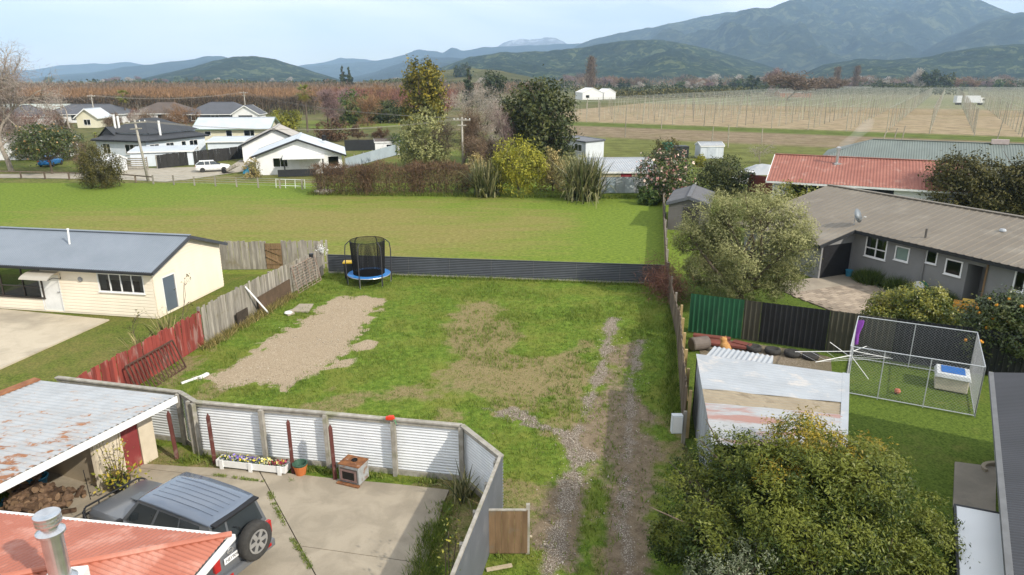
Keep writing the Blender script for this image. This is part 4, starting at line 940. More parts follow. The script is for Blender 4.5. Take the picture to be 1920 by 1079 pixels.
# flue
q = G(112, 1072, 3.75)
fl = thing('flue', 'shiny stainless steel flue with cowl on the coral red roof', 'chimney', (q.x, q.y, 3.45))
M_stain = pm('polished flue steel', (.68, .69, .70), (.55, .56, .57), 5, .28, metal=.9)
b = MB(); b.lathe([(.15, .1), (.15, 1.0), (.145, 1.02)], 24); b.build('pipe', M_stain, fl, smooth=False)
b = MB(); b.lathe([(.15, .98), (.20, 1.0), (.20, 1.04), (.12, 1.10), (.12, 1.16), (.175, 1.17), (.185, 1.2), (.18, 1.23), (.185, 1.26), (.18, 1.29), (.185, 1.33), (.17, 1.34), (.02, 1.31)], 24); b.build('cowl', M_stain, fl)
b = MB(); b.box((0, 0, .02), (.56, .56, .3)); b.build('base_box', M_white, fl, bevel=.02, rot=(0, 0, .15)); b = MB(); b.lathe([(.24, .16), (.2, .2), (.155, .24)], 20); b.build('flashing', M_stain, fl)

# ================================================================== DARK FOUR WHEEL DRIVE
CARZ = .06
cz = math.atan2(.438, -.9); car = thing('four_wheel_drive', 'dark grey four wheel drive wagon with spare wheel on the back door', 'car', (-7.97, 13.90, CARZ), cz); car.scale = (1.03, 1.03, 1.1)
M_paint = pm('graphite car paint', (.125, .132, .142), (.112, .119, .129), 1, .28, spec=.5, coat=.6)
M_trim = pm('black car trim', (.016, .016, .018), (.011, .011, .012), 5, .5); M_cg = glassmat('car glass', (.10, .12, .12), .4)
M_redl = pm('red tail lamp', (.45, .015, .015), (.36, .01, .01), 8, .15, spec=.6); M_alloy = pm('alloy wheel', (.56, .56, .56), (.46, .46, .46), 8, .35, metal=.7)
M_tyre = pm('tyre rubber', (.055, .052, .048), (.035, .034, .032), 14, .9, .5, 60, .01)
S = .88
def loft(secs, cap=True):                # secs: (x, [(y,z)...]) closed section rings
    b = MB(); n = len(secs[0][1]); vs = [(x, y, z) for x, s in secs for y, z in s]
    fs = [(i * n + k, i * n + (k + 1) % n, (i + 1) * n + (k + 1) % n, (i + 1) * n + k) for i in range(len(secs) - 1) for k in range(n)]
    if cap: fs += [tuple(range(n - 1, -1, -1)), tuple((len(secs) - 1) * n + k for k in range(n))]
    return b.add(vs, fs)
def sec(w, z0, z1, c=.10, tuck=.06):
    return [(-w + tuck, z0), (w - tuck, z0), (w, z0 + c), (w, z0 + (z1 - z0) * .55), (w - .03, z1 - c), (w - .03 - c * .9, z1), (-w + .03 + c * .9, z1), (-w + .03, z1 - c), (-w, z0 + (z1 - z0) * .55), (-w, z0 + c)]
Wd = .93
b = loft([(2.42, sec(.72, .52, .98, .08)), (2.36, sec(.84, .46, 1.06, .1)), (2.2, sec(Wd - .03, .44, 1.11)), (1.3, sec(Wd, .44, 1.17)), (.85, sec(Wd, .44, 1.19)), (.3, sec(Wd, .44, 1.17)), (-2.2, sec(Wd, .44, 1.17)), (-2.36, sec(Wd - .04, .48, 1.15)), (-2.40, sec(Wd - .1, .52, 1.1, .06))])
b.build('body', M_paint, car, smooth=True, bevel=.015, scale=S)
def gh(w, z): return [(-w, z), (w, z)]
# greenhouse: windscreen base x=.95, roof from .25 to -2.2
gb = MB(); zb, zt = 1.16, 1.86; wb_, wt = .88, .70
base = [(.98, -wb_ + .06), (.98, wb_ - .06), (-2.34, wb_ - .03), (-2.34, -wb_ + .03)]; topv = [(.30, -wt), (.30, wt), (-2.16, wt), (-2.16, -wt)]
vs = [(x, y, zb) for x, y in base] + [(x, y, zt) for x, y in topv]
gb.add(vs, [(0, 1, 5, 4), (1, 2, 6, 5), (2, 3, 7, 6), (3, 0, 4, 7)]); gb.build('cabin', M_paint, car, scale=S)
rb = MB(); secs = []
for x, dz, dw in ((.36, -.03, -.05), (.28, .0, 0), (-.6, .05, .01), (-1.5, .05, .01), (-2.1, .015, 0), (-2.24, -.02, -.04)):
    w_ = wt + .02 + dw; secs.append((x, [(-w_, zt - .03 + dz * .3), (w_, zt - .03 + dz * .3), (w_ - .02, zt + .015 + dz), (w_ * .6, zt + .035 + dz), (0, zt + .04 + dz), (-w_ * .6, zt + .035 + dz), (-w_ + .02, zt + .015 + dz)]))
M_roof_sky = pm('car roof with sky sheen', (.125, .155, .205), (.115, .142, .19), 1, .22, spec=.5, coat=.7)  # blue of the reflected sky is put into the car roof colour
rfp = loft(secs).build('roof', M_roof_sky, car, smooth=True, scale=S)
for y in (-.42, -.25, -.08, .08, .25, .42):
    r_ = MB(); r_.tube([(.12, y, zt + .044), (-.6, y, zt + .092), (-1.5, y, zt + .092), (-2.0, y, zt + .062)], .016, 6); r_.build('roof_rib', M_roof_sky, rfp)
r_ = MB(); r_.box((-2.27, 0, zt - .0), (.18, 1.36, .05)); r_.build('rear_spoiler', M_trim, car, bevel=.015, scale=S)
def gp(corner, u0, u1, v0, v1, off):     # patch on a cabin face, bilinear on the face
    p = [Vector(vs[i]) for i in corner]; n = (p[1] - p[0]).cross(p[3] - p[0]).normalized()
    f = lambda u, v: (p[0] * (1 - u) + p[1] * u) * (1 - v) + (p[3] * (1 - u) + p[2] * u) * v + n * off
    return [f(u0, v0), f(u1, v0), f(u1, v1), f(u0, v1)]
FR, RS, BK, LS = (0, 1, 5, 4), (1, 2, 6, 5), (2, 3, 7, 6), (3, 0, 4, 7)
def cglass(name, f, *a):
    b = MB(); b.slab(gp(f, *a, .006), .004, (Vector(gp(f, 0, 1, 0, 1, 1)[0]) - Vector(gp(f, 0, 1, 0, 1, 0)[0]))); return b.build(name, M_cgd, car, scale=S)
M_cgd = pm('dark car window', (.040, .048, .052), (.03, .036, .04), 2, .05, spec=1.0)
cglass('windscreen', FR, .06, .94, .08, .95)
for nm, f in (('side_window', LS), ('side_window', RS)):
    rng_ = ((.04, .30), (.33, .60), (.62, .87))
    if f == LS: rng_ = ((.04, .30), (.33, .60), (.62, .86))
    for a, c in rng_: cglass(nm, f, a, c, .10, .88)
cglass('rear_window', BK, .34, .95, .14, .88); cglass('rear_window', BK, .05, .30, .14, .88)
r_ = MB(); r_.box((-2.43, 0, .56), (.16, 1.8, .2)); r_.build('rear_bumper', M_paint, car, bevel=.03, scale=S)
for y in (-1, 1):
    r_ = MB(); r_.box((-2.39, y * .82, .98), (.10, .17, .34)); r_.build('tail_lamp', M_redl, car, bevel=.02, scale=S)
    r_ = MB(); r_.box((-2.515, y * .62, .58), (.02, .26, .07)); r_.build('bumper_reflector', M_redl, car, scale=S)
def wheel(parent, loc, rz, rad=.40, wid=.26, sc=1.0, name='wheel', spin=0.0):
    e = bpy.data.objects.new(name, None); COL.objects.link(e); e.parent = parent; e.location = loc; e.rotation_euler = (0, spin, rz); e.scale = (sc,) * 3
    h = wid / 2; b = MB(); b.lathe([(rad * .58, -h * .8), (rad * .7, -h), (rad * .92, -h * .96), (rad, -h * .7), (rad, h * .7), (rad * .92, h * .96), (rad * .7, h), (rad * .58, h * .8)], 28, axis='y'); b.build('tyre', M_tyre, e, smooth=True)
    b = MB(); b.lathe([(rad * .6, -h * .85), (rad * .56, -h * .9), (rad * .5, -h * .4), (rad * .18, -h * .3), (rad * .16, -h * .8), (.0, -h * .82)], 24, axis='y')
    b.build('rim', pm('dark rim well', (.05, .05, .05)), e)
    for k in range(6):
        a = k * math.pi / 3; b = MB(); b.beam((math.cos(a) * rad * .1, -h * .78, math.sin(a) * rad * .1), (math.cos(a) * rad * .56, -h * .86, math.sin(a) * rad * .56), .085 * rad / .4, .03, (0, 1, 0)); b.build('spoke', M_alloy, e)
    b = MB()
    for k in range(24):
        a0, a1 = 6.283 * k / 24, 6.283 * (k + 1) / 24
        b.beam((math.cos(a0) * rad * .575, -h * .86, math.sin(a0) * rad * .575), (math.cos(a1) * rad * .575, -h * .86, math.sin(a1) * rad * .575), .04, .03, (0, 1, 0))
    b.build('rim_ring', M_alloy, e); return e
for x in (1.45, -1.45):
    wheel(car, (x * S, -.80 * S, .40 * S - CARZ * .0), 0, sc=S); wheel(car, (x * S, .80 * S, .40 * S), math.pi, sc=S)
wheel(car, (-2.56 * S, -.22 * S, 1.04 * S), -math.pi / 2, .47, .27, S, 'spare_wheel')
r_ = MB(); r_.box((-2.445, .42, .96), (.02, .44, .15)); pl_ = r_.build('number_plate', pm('plate white', (.82, .82, .82), (.78, .78, .78), 4, .5), car, scale=S)
def text_mesh(txt, size, mat, name, ext=.002):
    cu = bpy.data.curves.new(name, 'FONT'); cu.body = txt; cu.size = size; cu.align_x = 'CENTER'; cu.align_y = 'CENTER'; cu.extrude = ext
    o = bpy.data.objects.new(name, cu); COL.objects.link(o); bpy.context.view_layer.update()
    me = bpy.data.meshes.new_from_object(o.evaluated_get(bpy.context.evaluated_depsgraph_get())); bpy.data.objects.remove(o); me.materials.clear(); me.materials.append(mat); return me
put('plate_lettering', text_mesh('HBY909', .125, M_trim, 'plate_lettering'), pl_, (-2.457, .42, .957), (math.pi / 2, 0, -math.pi / 2), (.86, 1, 1))
r_ = MB(); r_.tube([(-2.43, .42 + .075 * math.cos(a), 1.13 + .075 * math.sin(a)) for a in [6.283 * i / 16 for i in range(17)]], .012, 5); r_.box((-2.43, .42, 1.13), (.02, .21, .032)); r_.build('badge', M_alloy, car, scale=S)
r_ = MB(); r_.tube([(-2.40, -.1, 1.26), (-2.36, .05, 1.5), (-2.34, .16, 1.58)], .01, 5); r_.build('rear_wiper', M_trim, car, scale=S)
for y in (-1, 1): r_ = MB(); r_.box((.78, y * 1.02, 1.26), (.13, .2, .18)); r_.build('door_mirror', M_trim, car, bevel=.03, scale=S)
r_ = MB(); r_.box((1.45, -.05, 1.205), (.30, .34, .05), ry=.04); r_.build('bonnet_scoop', pm('scoop grey', (.13, .145, .16), (.11, .12, .13), 20, .5), car, bevel=.02, scale=S)
r_ = MB()
for y in (-.8, -.4, .4, .8): r_.tube([(2.46, y, .5), (2.56, y, .8), (2.54, y, 1.04)], .022, 6)
r_.tube([(2.2, -.97, .85), (2.46, -.9, 1.0), (2.55, -.75, 1.05), (2.55, .75, 1.05), (2.46, .9, 1.0), (2.2, .97, .85)], .026, 7); r_.tube([(2.3, -.98, .75), (2.56, -.85, .85), (2.56, .85, .85), (2.3, .98, .75)], .035, 7)
r_.build('bull_bar', M_trim, car, smooth=True, scale=S)
r_ = MB(); r_.tube([(2.5, .62, 1.2), (2.52, .64, 2.05)], .010, 5); r_.build('aerial', M_trim, car, scale=S)

# ================================================================== THINGS ON THE DRIVE
pt = thing('flower_planter', 'long white trough planter full of pansies by the corrugated fence', 'planter', (-7.58, 17.62, .06), math.atan2(-.40, 2.1))
b = MB(); b.ab(-1.1, 1.1, -.16, -.135, .07, .27); b.ab(-1.1, 1.1, .135, .16, .07, .27); b.ab(-1.1, -1.075, -.134, .134, .07, .27); b.ab(1.075, 1.1, -.134, .134, .07, .27); b.ab(-1.07, 1.07, -.13, .13, .08, .22); b.build('trough', M_white, pt)
for x in (-.92, 0, .92): b = MB(); b.box((x, -.175, .15), (.11, .03, .30)); b.build('leg', M_white, pt)
r = np.random.default_rng(11); n = 420
def leaf_cloud(name, C, size, mat, r, parent=None, upb=.3, asp=.5, t=None, world=False, nrm=None):
    C = np.asarray(C, float); n = len(C); d = r.normal(size=(n, 3)); d[:, 2] += upb
    if nrm is not None: d = d * .75 + nrm * 1.1
    d /= np.linalg.norm(d, axis=1, keepdims=True) + 1e-9
    a = r.normal(size=(n, 3)); a -= d * (a * d).sum(1, keepdims=True); a /= np.linalg.norm(a, axis=1, keepdims=True) + 1e-9; c = np.cross(d, a)
    s = (np.asarray(size) * r.uniform(.6, 1.35, n))[:, None]
    tip = C + a * s; bk = C - a * s; l = C + c * s * asp + d * s * .12; rr_ = C - c * s * asp + d * s * .12
    V = np.stack([bk, rr_, tip, l], 1).reshape(-1, 3); Q = np.arange(4 * n).reshape(-1, 4)
    tt = np.repeat(r.random(n) if t is None else t, 4)
    me = np_mesh(name, V, Q, mat, {'t': tt}); return me
C = np.stack([r.uniform(-1.04, 1.04, n), r.uniform(-.13, .13, n), r.uniform(.22, .33, n)], 1)
put('leaves', leaf_cloud('leaves', C, .035, leafmat('planter leaves', (.03, .07, .015), (.06, .12, .02), (.1, .17, .03)), r), pt)
for nm, cs, f in (('yellow_pansies', ((.75, .60, .05), (.78, .70, .20), (.8, .78, .45)), lambda x: .6), ('purple_pansies', ((.14, .08, .40), (.22, .15, .55), (.4, .32, .65)), lambda x: .4), ('crimson_pansies', ((.20, .01, .03), (.3, .02, .05), (.4, .05, .1)), lambda x: .3)):
    k = 110 if nm[0] == 'y' else 70; x = r.uniform(-1.02, 1.02, k) if nm[0] == 'y' else (r.normal(-.25, .3, k) if nm[0] == 'p' else r.normal(.85, .12, k)); x = np.clip(x, -1.03, 1.03)
    C = np.stack([x, r.uniform(-.14, .12, k), r.uniform(.30, .37, k)], 1); put(nm, leaf_cloud(nm, C, .036, leafmat(nm, *cs, trans=.1), r, upb=1.2, asp=.9), pt)['kind'] = 'stuff'
def pot(name, lab, loc, h, r0, r1, mat, z=0.06):
    t = thing(name, lab, 'pot', (loc[0], loc[1], z)); b = MB(); b.lathe([(r0, 0), (r1, h), (r1 + .015, h), (r1 + .015, h + .03), (r1 - .02, h + .03), (r0 * .9, .05)], 18); b.build('shell', mat, t, smooth=False); return t
pot('plant_pot', 'orange terracotta pot beside the red post', (-6.12, 17.36), .27, .14, .19, pm('terracotta orange', (.55, .17, .05), (.46, .14, .04), 6, .7))
pot('plant_pot', 'dark green plastic pot nested on the orange pot', (-6.12, 17.36), .16, .15, .205, pm('dark green plastic', (.05, .11, .075), (.04, .09, .06), 6, .4), .24)
# old wood burner
wbz = math.atan2(.29, 1.0) - .55
wb2 = thing('wood_burner', 'rusty topped old wood burner standing on the concrete', 'stove', (-4.5, 17.05, .06), -.36)
M_enam = pm('weathered grey enamel', (.40, .42, .43), (.26, .27, .27), 5, .6, stain=(.22, .11, .05), stain_scale=4); M_rust = pm('rust', (.30, .13, .05), (.14, .06, .03), 7, .9, stain=(.45, .40, .36), stain_scale=5, stain_at=(.6, .7))
b = MB(); b.ab(-.33, .33, -.24, .26, .04, .58); b.build('body', M_enam, wb2, bevel=.015)
b = MB(); b.ab(-.34, .34, -.25, .27, .583, .61); b.build('top_plate', M_rust, wb2)
b = MB(); b.lathe([(.085, .61), (.085, .64), (.07, .64), (.07, .612)], 16, (0.02, .05, 0)); b.build('flue_collar', M_black, wb2)
b = MB(); b.ab(-.28, .28, -.272, -.243, .10, .50); dd = b.build('door', pm('sooty iron', (.05, .045, .04), (.09, .06, .05), 6, .8), wb2, bevel=.008)
b = MB(); b.ab(-.20, .20, -.277, -.2725, .17, .43); b.build('glass', pm('sooty glass', (.012, .012, .012), None, 3, .2), dd)
for a in ((-.2, .2, .42, .47), (-.2, .2, .12, .165), (-.26, -.2, .12, .47), (.2, .26, .12, .47)): b = MB(); b.ab(a[0], a[1], -.29, -.2722, a[2], a[3]); b.build('door_frame', pm('rusty pink iron', (.26, .17, .15), (.16, .1, .09), 8, .8), dd)
b = MB(); b.ab(-.36, .36, -.36, -.255, .02, .05); b.build('hearth_lip', M_rust, wb2)
# red toy on the fence top
sp = thing('hose_sprayer', 'small red hose sprayer with green hose hooked on the fence top', 'sprayer', (-3.42, 17.38, FH + .04))
b = MB(); b.box((0, 0, .06), (.22, .12, .12), tx=.7); b.box((-.1, 0, .05), (.1, .1, .1)); b.build('body', pm('bright red plastic', (.6, .05, .02), (.5, .04, .02), 6, .4), sp, bevel=.02)
b = MB(); b.tube([(.05, -.03, .02), (.12, -.1, .04), (.16, -.09, -.1)], .016, 6); b.build('hose', pm('green hose', (.08, .28, .12)), sp)
pt = thing('potted_plant', 'yellow green leafy shrub in a dark pot against the shed wall', 'plant', (-10.9, 16.55, .06))
b = MB(); b.lathe([(.2, 0), (.3, .3), (.3, .34), (.24, .34)], 16); b.build('pot', M_dark, pt)
C = r.normal(size=(260, 3)) * np.array([.28, .28, .1]) + np.array([0, 0, .42]); put('leaves', leaf_cloud('leaves', C, .06, leafmat('pot plant leaves', (.08, .12, .02), (.2, .22, .03), (.5, .38, .05)), r), pt)
b = MB(); st = []
for i in range(9):
    a = i * .7; x, y = .35 * math.cos(a), .3 * math.sin(a); b.tube([(x * .2, y * .2, .3), (x * .6, y * .6, .9), (x, y, 1.25 + .25 * (i % 3))], [.012, .009, .004], 4)
    for j in range(0, 22, 2): st.append((x * (.5 + j / 40) + r.normal(0, .07), y * (.5 + j / 40) + r.normal(0, .07), .8 + j * .035 + r.normal(0, .03)))
b.build('stems', pm('twig', (.12, .08, .04)), pt); put('foliage', leaf_cloud('foliage', st, .045, leafmat('sparse yellow leaves', (.25, .25, .04), (.42, .38, .07), (.6, .5, .1)), r), pt)

# ================================================================== THINGS ON THE SECTION
tp = thing('trampoline', 'round trampoline with blue pad and black safety net in the back corner', 'trampoline', (-8.02, 36.9, 0))
TRr = 1.18; TZ = .62
b = MB(); n = 40
b.lathe([(TRr - .30, TZ + .01), (TRr, TZ - .01), (TRr, TZ - .04), (TRr - .30, TZ - .02)], n, ring=True); b.build('pad', pm('blue vinyl pad', (.04, .20, .52), (.03, .17, .45), 4, .45), tp)
b = MB(); b.lathe([(0.01, TZ - .02), (TRr - .31, TZ - .02)], n); b.build('mat', pm('jump mat', (.02, .021, .023), (.016, .017, .018), 5, .7), tp)
b = MB(); b.tube([(TRr * math.cos(6.283 * i / 32), TRr * math.sin(6.283 * i / 32), TZ - .05) for i in range(33)], .028, 6); b.build('frame_ring', M_steel, tp)
for k in range(6):
    a = k * math.pi / 3 + .28; c, s_ = math.cos(a), math.sin(a)
    b = MB(); b.tube([(TRr * c, TRr * s_, 0), (TRr * c, TRr * s_, TZ - .04)], .024, 6); b.build('leg', M_steel, tp)
    b = MB(); b.tube([((TRr + .05) * c, (TRr + .05) * s_, .1), ((TRr + .07) * c, (TRr + .07) * s_, 1.9), ((TRr + .02) * c, (TRr + .02) * s_, 2.3), ((TRr - .2) * c, (TRr - .2) * s_, 2.5)], .03, 7); b.build('net_pole', pm('dark pole sleeve', (.05, .05, .055)), tp)
nb = MB(); nn, nv = 110, 44; r0, r1 = TRr - .32, TRr - .22
def cyl(t, z): rr2 = r0 + (r1 - r0) * z; return Vector((rr2 * math.cos(t), rr2 * math.sin(t), TZ + (2.5 - TZ) * z))
for i in range(nn): nb.tube([cyl(6.283 * i / nn, z / 4) for z in range(5)], .0085, 3, False)
for j in range(nv + 1): nb.tube([cyl(6.283 * i / 30, j / nv) for i in range(31)], 0.0085 if j < nv else .02, 3, False)
nb.build('safety_net', pm('black netting', (.012, .012, .013), None, 4, .8), tp)
bn = thing('wheelie_bin', 'black wheelie bin with yellow lid behind the trampoline', 'bin', (-9.4, 37.9, 0), .1)
b = MB(); b.box((0, 0, .50), (.42, .44, .9), tx=1.22, ty=1.22); b.build('bin_body', M_dark, bn, bevel=.02); b = MB(); b.box((0, 0, .99), (.58, .60, .08)); b.build('lid', pm('yellow lid', (.75, .48, .02), (.66, .42, .02), 4, .45), bn, bevel=.03)
for x in (-.22, .22): b = MB(); b.lathe([(.09, -.025), (.1, 0), (.09, .025)], 14, (x, .22, .1), 'x'); b.build('wheel', M_black, bn)
def flat(name, lab, cat, pts, z, mat, th=.03, group=None):
    b = MB(); b.prism([tuple(p[:2]) for p in pts], z - th, z); return tag(b.build(name, mat), lab, cat, group)
flat('concrete_slab', 'loose pale concrete slab lying on the grass by the fence', 'slab', PX((545, 586), (562, 573), (588, 573), (578, 588)), .09, m_conc, .07)
flat('concrete_slab', 'broken concrete piece beside the loose slab', 'slab', PX((533, 588), (547, 583), (553, 590), (540, 594)), .08, m_conc, .06)
b = MB(); b.lathe([(.16, 0), (.2, .05), (.16, .1), (.02, .11)], 12); tag(b.build('basin', M_white, loc=(*G2(541, 590), .04)), 'small white basin lying beside the loose slab', 'basin')
b = MB(); b.beam(G(340, 719, .07), G(388, 702, .07), .07, .07); b.beam(G(374, 709, .1), G(390, 701, .1), .13, .09); tag(b.build('white_pole', M_white), 'white painted pole lying on the grass near the gravel pad', 'pole')
b = MB(); b.beam(G(504, 588, .03), Vector((-12.62, 30.9, 1.62)), .09, .035, (1, 0, 0)); tag(b.build('white_plank', M_white), 'white plank leaning on the grey paling fence', 'plank')
b = MB(); b.beam(Vector((-12.68, 29.7, .35)), Vector((-12.5, 30.55, .35)), .05, .72); tag(b.build('dark_sheet', pm('dark old sheet', (.06, .045, .035), (.04, .03, .022), 4, .8)), 'small dark sheet leaning on the paling fence beside white plank', 'sheet')
b = MB(); b.beam(Vector((-12.35, 31.6, .45)), Vector((-11.75, 34.6, .5)), .05, .85); tag(b.build('stained_board', pm('stained hardboard', (.13, .085, .055), (.08, .055, .035), 2, .9)), 'long dark stained board leaning on the grey fence', 'board')
def lattice(name, lab, o, u, h, n, mat, lean=.25, m2=None, cross=0):
    t = thing(name, lab, 'frame', o); u = Vector(u); W_ = u.length; u.normalize(); nr2 = Vector((u.y, -u.x, 0)); up = (Vector((0, 0, 1)) - nr2 * lean).normalized()
    f = lambda a, z: u * a + up * z
    b = MB(); 
    for a, c in ((f(0, 0), f(W_, 0)), (f(0, h), f(W_, h)), (f(0, 0), f(0, h)), (f(W_, 0), f(W_, h))): b.beam(a, c, .05, .05)
    b.build('border', mat, t)
    for i in range(1, n): b = MB(); b.beam(f(W_ * i / n, 0), f(W_ * i / n, h), .045, .018, nr2); b.build('slat', m2 or mat, t)
    for i in range(1, cross): b = MB(); b.beam(f(0, h * i / cross) + nr2 * .02, f(W_, h * i / cross) + nr2 * .02, .02, .02); b.build('bar', m2 or mat, t)
    return t
lattice('slatted_frame', 'rusty brown slatted frame leaning on the red fence', (-13.45, 22.5, .03), (.46, 2.6, 0), 1.2, 13, pm('rusty slats', (.115, .06, .04), (.07, .04, .03), 6, .9), .38)
lattice('bed_wire_base', 'rusty wire bed base leaning at the far fence corner', (-11.42, 34.9, .03), (.5, 2.6, 0), 1.45, 5, pm('pale rusty wire', (.40, .35, .30), (.2, .12, .08), 5, .7), .2, cross=10)
b = MB(); b.lathe([(.10, 0), (.14, .2)], 12); tag(b.build('fence_pot', M_dark, loc=(-11.28, 37.2, 1.45)), 'dark pot hung on the far end of the fence', 'pot')
fb = thing('hanging_flowers', 'white flowering hanging basket at the far fence end', 'flowers', (-11.0, 38.3, 1.6)); C = r.normal(size=(150, 3)) * .16; put('blossom', leaf_cloud('blossom', C, .05, leafmat('white petals', (.6, .6, .55), (.8, .8, .78), (.85, .85, .85)), r, upb=1), fb)
mt = thing('meter_box', 'white meter box on a timber post beside the wheel tracks', 'meter box', (5.35, 19.2, 0)); b = MB(); b.box((-.2, -.03, .72), (.34, .2, .62)); b.build('cabinet', pm('meter box grey', (.62, .65, .66), (.56, .59, .6), 3, .5), mt, bevel=.015); b = MB(); b.box((.05, 0, .55), (.10, .1, 1.15)); b.build('post', M_grey_timber, mt)
b = MB(); b.box((-.2, -.137, .72), (.28, .012, .54)); b.build('door', M_white, mt)
# ================================================================== RIGHT HAND NEIGHBOUR
# lean-to with patched roof
lt = thing('lean_to', 'lean-to shed with patched white corrugated roof against the boundary fence', 'shed', (7.5, 18.5, 0))
q0, q1, q2, q3 = Vector((6.13, 21.11, 2.25)), Vector((10.45, 19.75, 2.15)), Vector((8.3, 15.3, 2.1)), Vector((5.05, 15.3, 2.2))
al = (q1 - q0)
def strip(t0, t1, lift=0): return [q0.lerp(q3, t0) + Vector((0, 0, lift)), q1.lerp(q2, t0) + Vector((0, 0, lift)), q1.lerp(q2, t1) + Vector((0, 0, lift)), q0.lerp(q3, t1) + Vector((0, 0, lift))]
M_wr = pm('white roof sheet', (.39, .415, .44), (.33, .35, .37), 1.2, .5, spec=.4, stain=(.50, .47, .44), stain_scale=1.6)
M_pr = pm('pink rusty roof sheet', (.39, .41, .42), (.34, .34, .34), 1.2, .55, stain=(.34, .20, .17), stain_scale=1.3, stain_at=(.50, .60), stain_stretch=(.35, 1.6, 1))
M_fg = pm('brown fibreglass sheet', (.35, .29, .20), (.27, .22, .15), 2, .5, stain=(.18, .14, .09), stain_scale=2)
for (a, c, l, m) in ((0, .45, .02, M_wr), (.44, .62, .0, M_fg), (.61, 1.0, .02, M_pr)):
    b = MB(); corr(b, strip(a, c, l), al, .18, .008); b.build('roof_sheet', m, lt, smooth=True, world=True)
b = MB(); b.beam(q1 + Vector((.06, 0, .0)), q2 + Vector((.06, 0, .0)), .2, .05); b.build('edge_flashing', M_wr, lt, world=True)
b = MB(); b.tube([q1 + Vector((.12, 0, -.08)), q2 + Vector((.12, 0, -.08))], .05, 7); b.build('gutter', M_white, lt, world=True)
b = MB()
for a, c in ((q0, q3),):
    n_ = 9
    for i in range(n_):
        p0, p1 = a.lerp(c, i / n_), a.lerp(c, (i + .97) / n_); b.poly(Vector((p0.x + .05, p0.y, .05)), Vector((p1.x + .05, p1.y, .05)), p1 + Vector((.05, 0, -.06)), p0 + Vector((.05, 0, -.06)))
b.build('side_wall', pm('silvered sheet wall', (.40, .42, .44), (.27, .28, .29), 2, .7, stretch=(1, 1, .2)), lt, world=True)
b = MB(); b.poly(Vector((q0.x, q0.y - .1, 0)), Vector((q1.x - .2, q1.y - .1, 0)), q1 - Vector((.2, .1, .1)), q0 - Vector((0, .1, .1))); b.poly(Vector((q1.x - .2, q1.y - .1, 0)), Vector((q2.x - .2, q2.y, 0)), q2 - Vector((.2, 0, .1)), q1 - Vector((.2, .1, .1))); b.build('back_wall', M_inside, lt, world=True)
ls = thing('roofing_sheets', 'stack of white ribbed sheets resting behind the lean-to roof', 'sheets', (7.8, 21.8, 0))
for i in range(3):
    b = MB(); z = 1.9 + .03 * i; pts = [G(1318 + 2 * i, 672 - i, z), G(1340, 652 - i, z), G(1450, 670 - i, z), G(1448, 690 - i, z)]; corr(b, pts, pts[1] - pts[0], .16, .02); b.build('sheet', M_wr, ls, smooth=True, world=True)
b = MB(); 
for p in (G(1330, 664, 1.85), G(1440, 680, 1.85)): b.box((p.x, p.y, .93), (.09, .09, 1.86))
b.build('support_post', M_grey_timber, ls, world=True)
mw = thing('motorcycle_wheel', 'black spoked wheel showing at the corner of the lean-to', 'wheel', (10.0, 18.0, .31)); b = MB(); b.tube([(0, .29 * math.cos(6.283 * i / 24), .29 * math.sin(6.283 * i / 24)) for i in range(25)], .05, 8); b.build('tyre', M_black, mw, smooth=True)
for k in range(8): b = MB(); b.tube([(0, 0, 0), (0, .27 * math.cos(k * .785), .27 * math.sin(k * .785))], .006, 4); b.build('spoke', M_steel, mw)
# dirt and paving behind the lean-to
m_soil = ground_mat('bare garden soil', (.15, .12, .085), (.28, .23, .17), (.20, .17, .11), .5, fine=18)
tag(poly_sheet('gravel_bed', [(7.3, 22.2), (11.2, 21.4), (13.2, 26.2), (12.6, 26.8), (8.2, 28.8)], -.008, m_soil), kind='structure')
for i, (x, lab) in enumerate(zip((10.25, 10.95, 11.65, 12.3), ('old tyre nearest the rusty red planks', 'second old tyre along the foot of the ribbed fence', 'third old tyre along the foot of the ribbed fence', 'old tyre nearest the dog run at the ribbed fence'))):
    t = thing('old_tyre', lab, 'tyre', (x, 26.95 - (x - 10.25) * .42, 0), 0, 'old tyres along the ribbed fence'); b = MB(); b.lathe([(.19, .06), (.24, .0), (.31, .02), (.335, .11), (.31, .20), (.24, .22), (.19, .16)], 22); b.build('rubber', M_tyre, t, smooth=True); b = MB(); b.lathe([(.005, .07), (.2, .08)], 16); b.build('soil', pm('tyre soil', (.10, .07, .05)), t)
b = MB(); b.beam(G(1302, 638, .12), G(1400, 650, .12), .5, .10); b.beam(G(1300, 628, .22), G(1370, 636, .22), .3, .08); b.beam(G(1375, 640, .18), G(1408, 648, .18), .35, .06); tag(b.build('red_planks', pm('old red planks', (.22, .07, .05), (.15, .05, .04), 3, .85)), 'pile of old red planks at the foot of the green fence', 'planks')
b = MB(); b.lathe([(.30, -.5), (.34, -.45), (.34, .45), (.30, .5)], 18, axis='x'); tag(b.build('barrel', pm('grey brown barrel', (.17, .14, .12), (.12, .10, .085), 3, .8), loc=(7.95, 27.0, .30), rot=(0, 0, .3), scale=(.8, .85, .85)), 'grey brown barrel lying beside the lean-to roof', 'barrel')
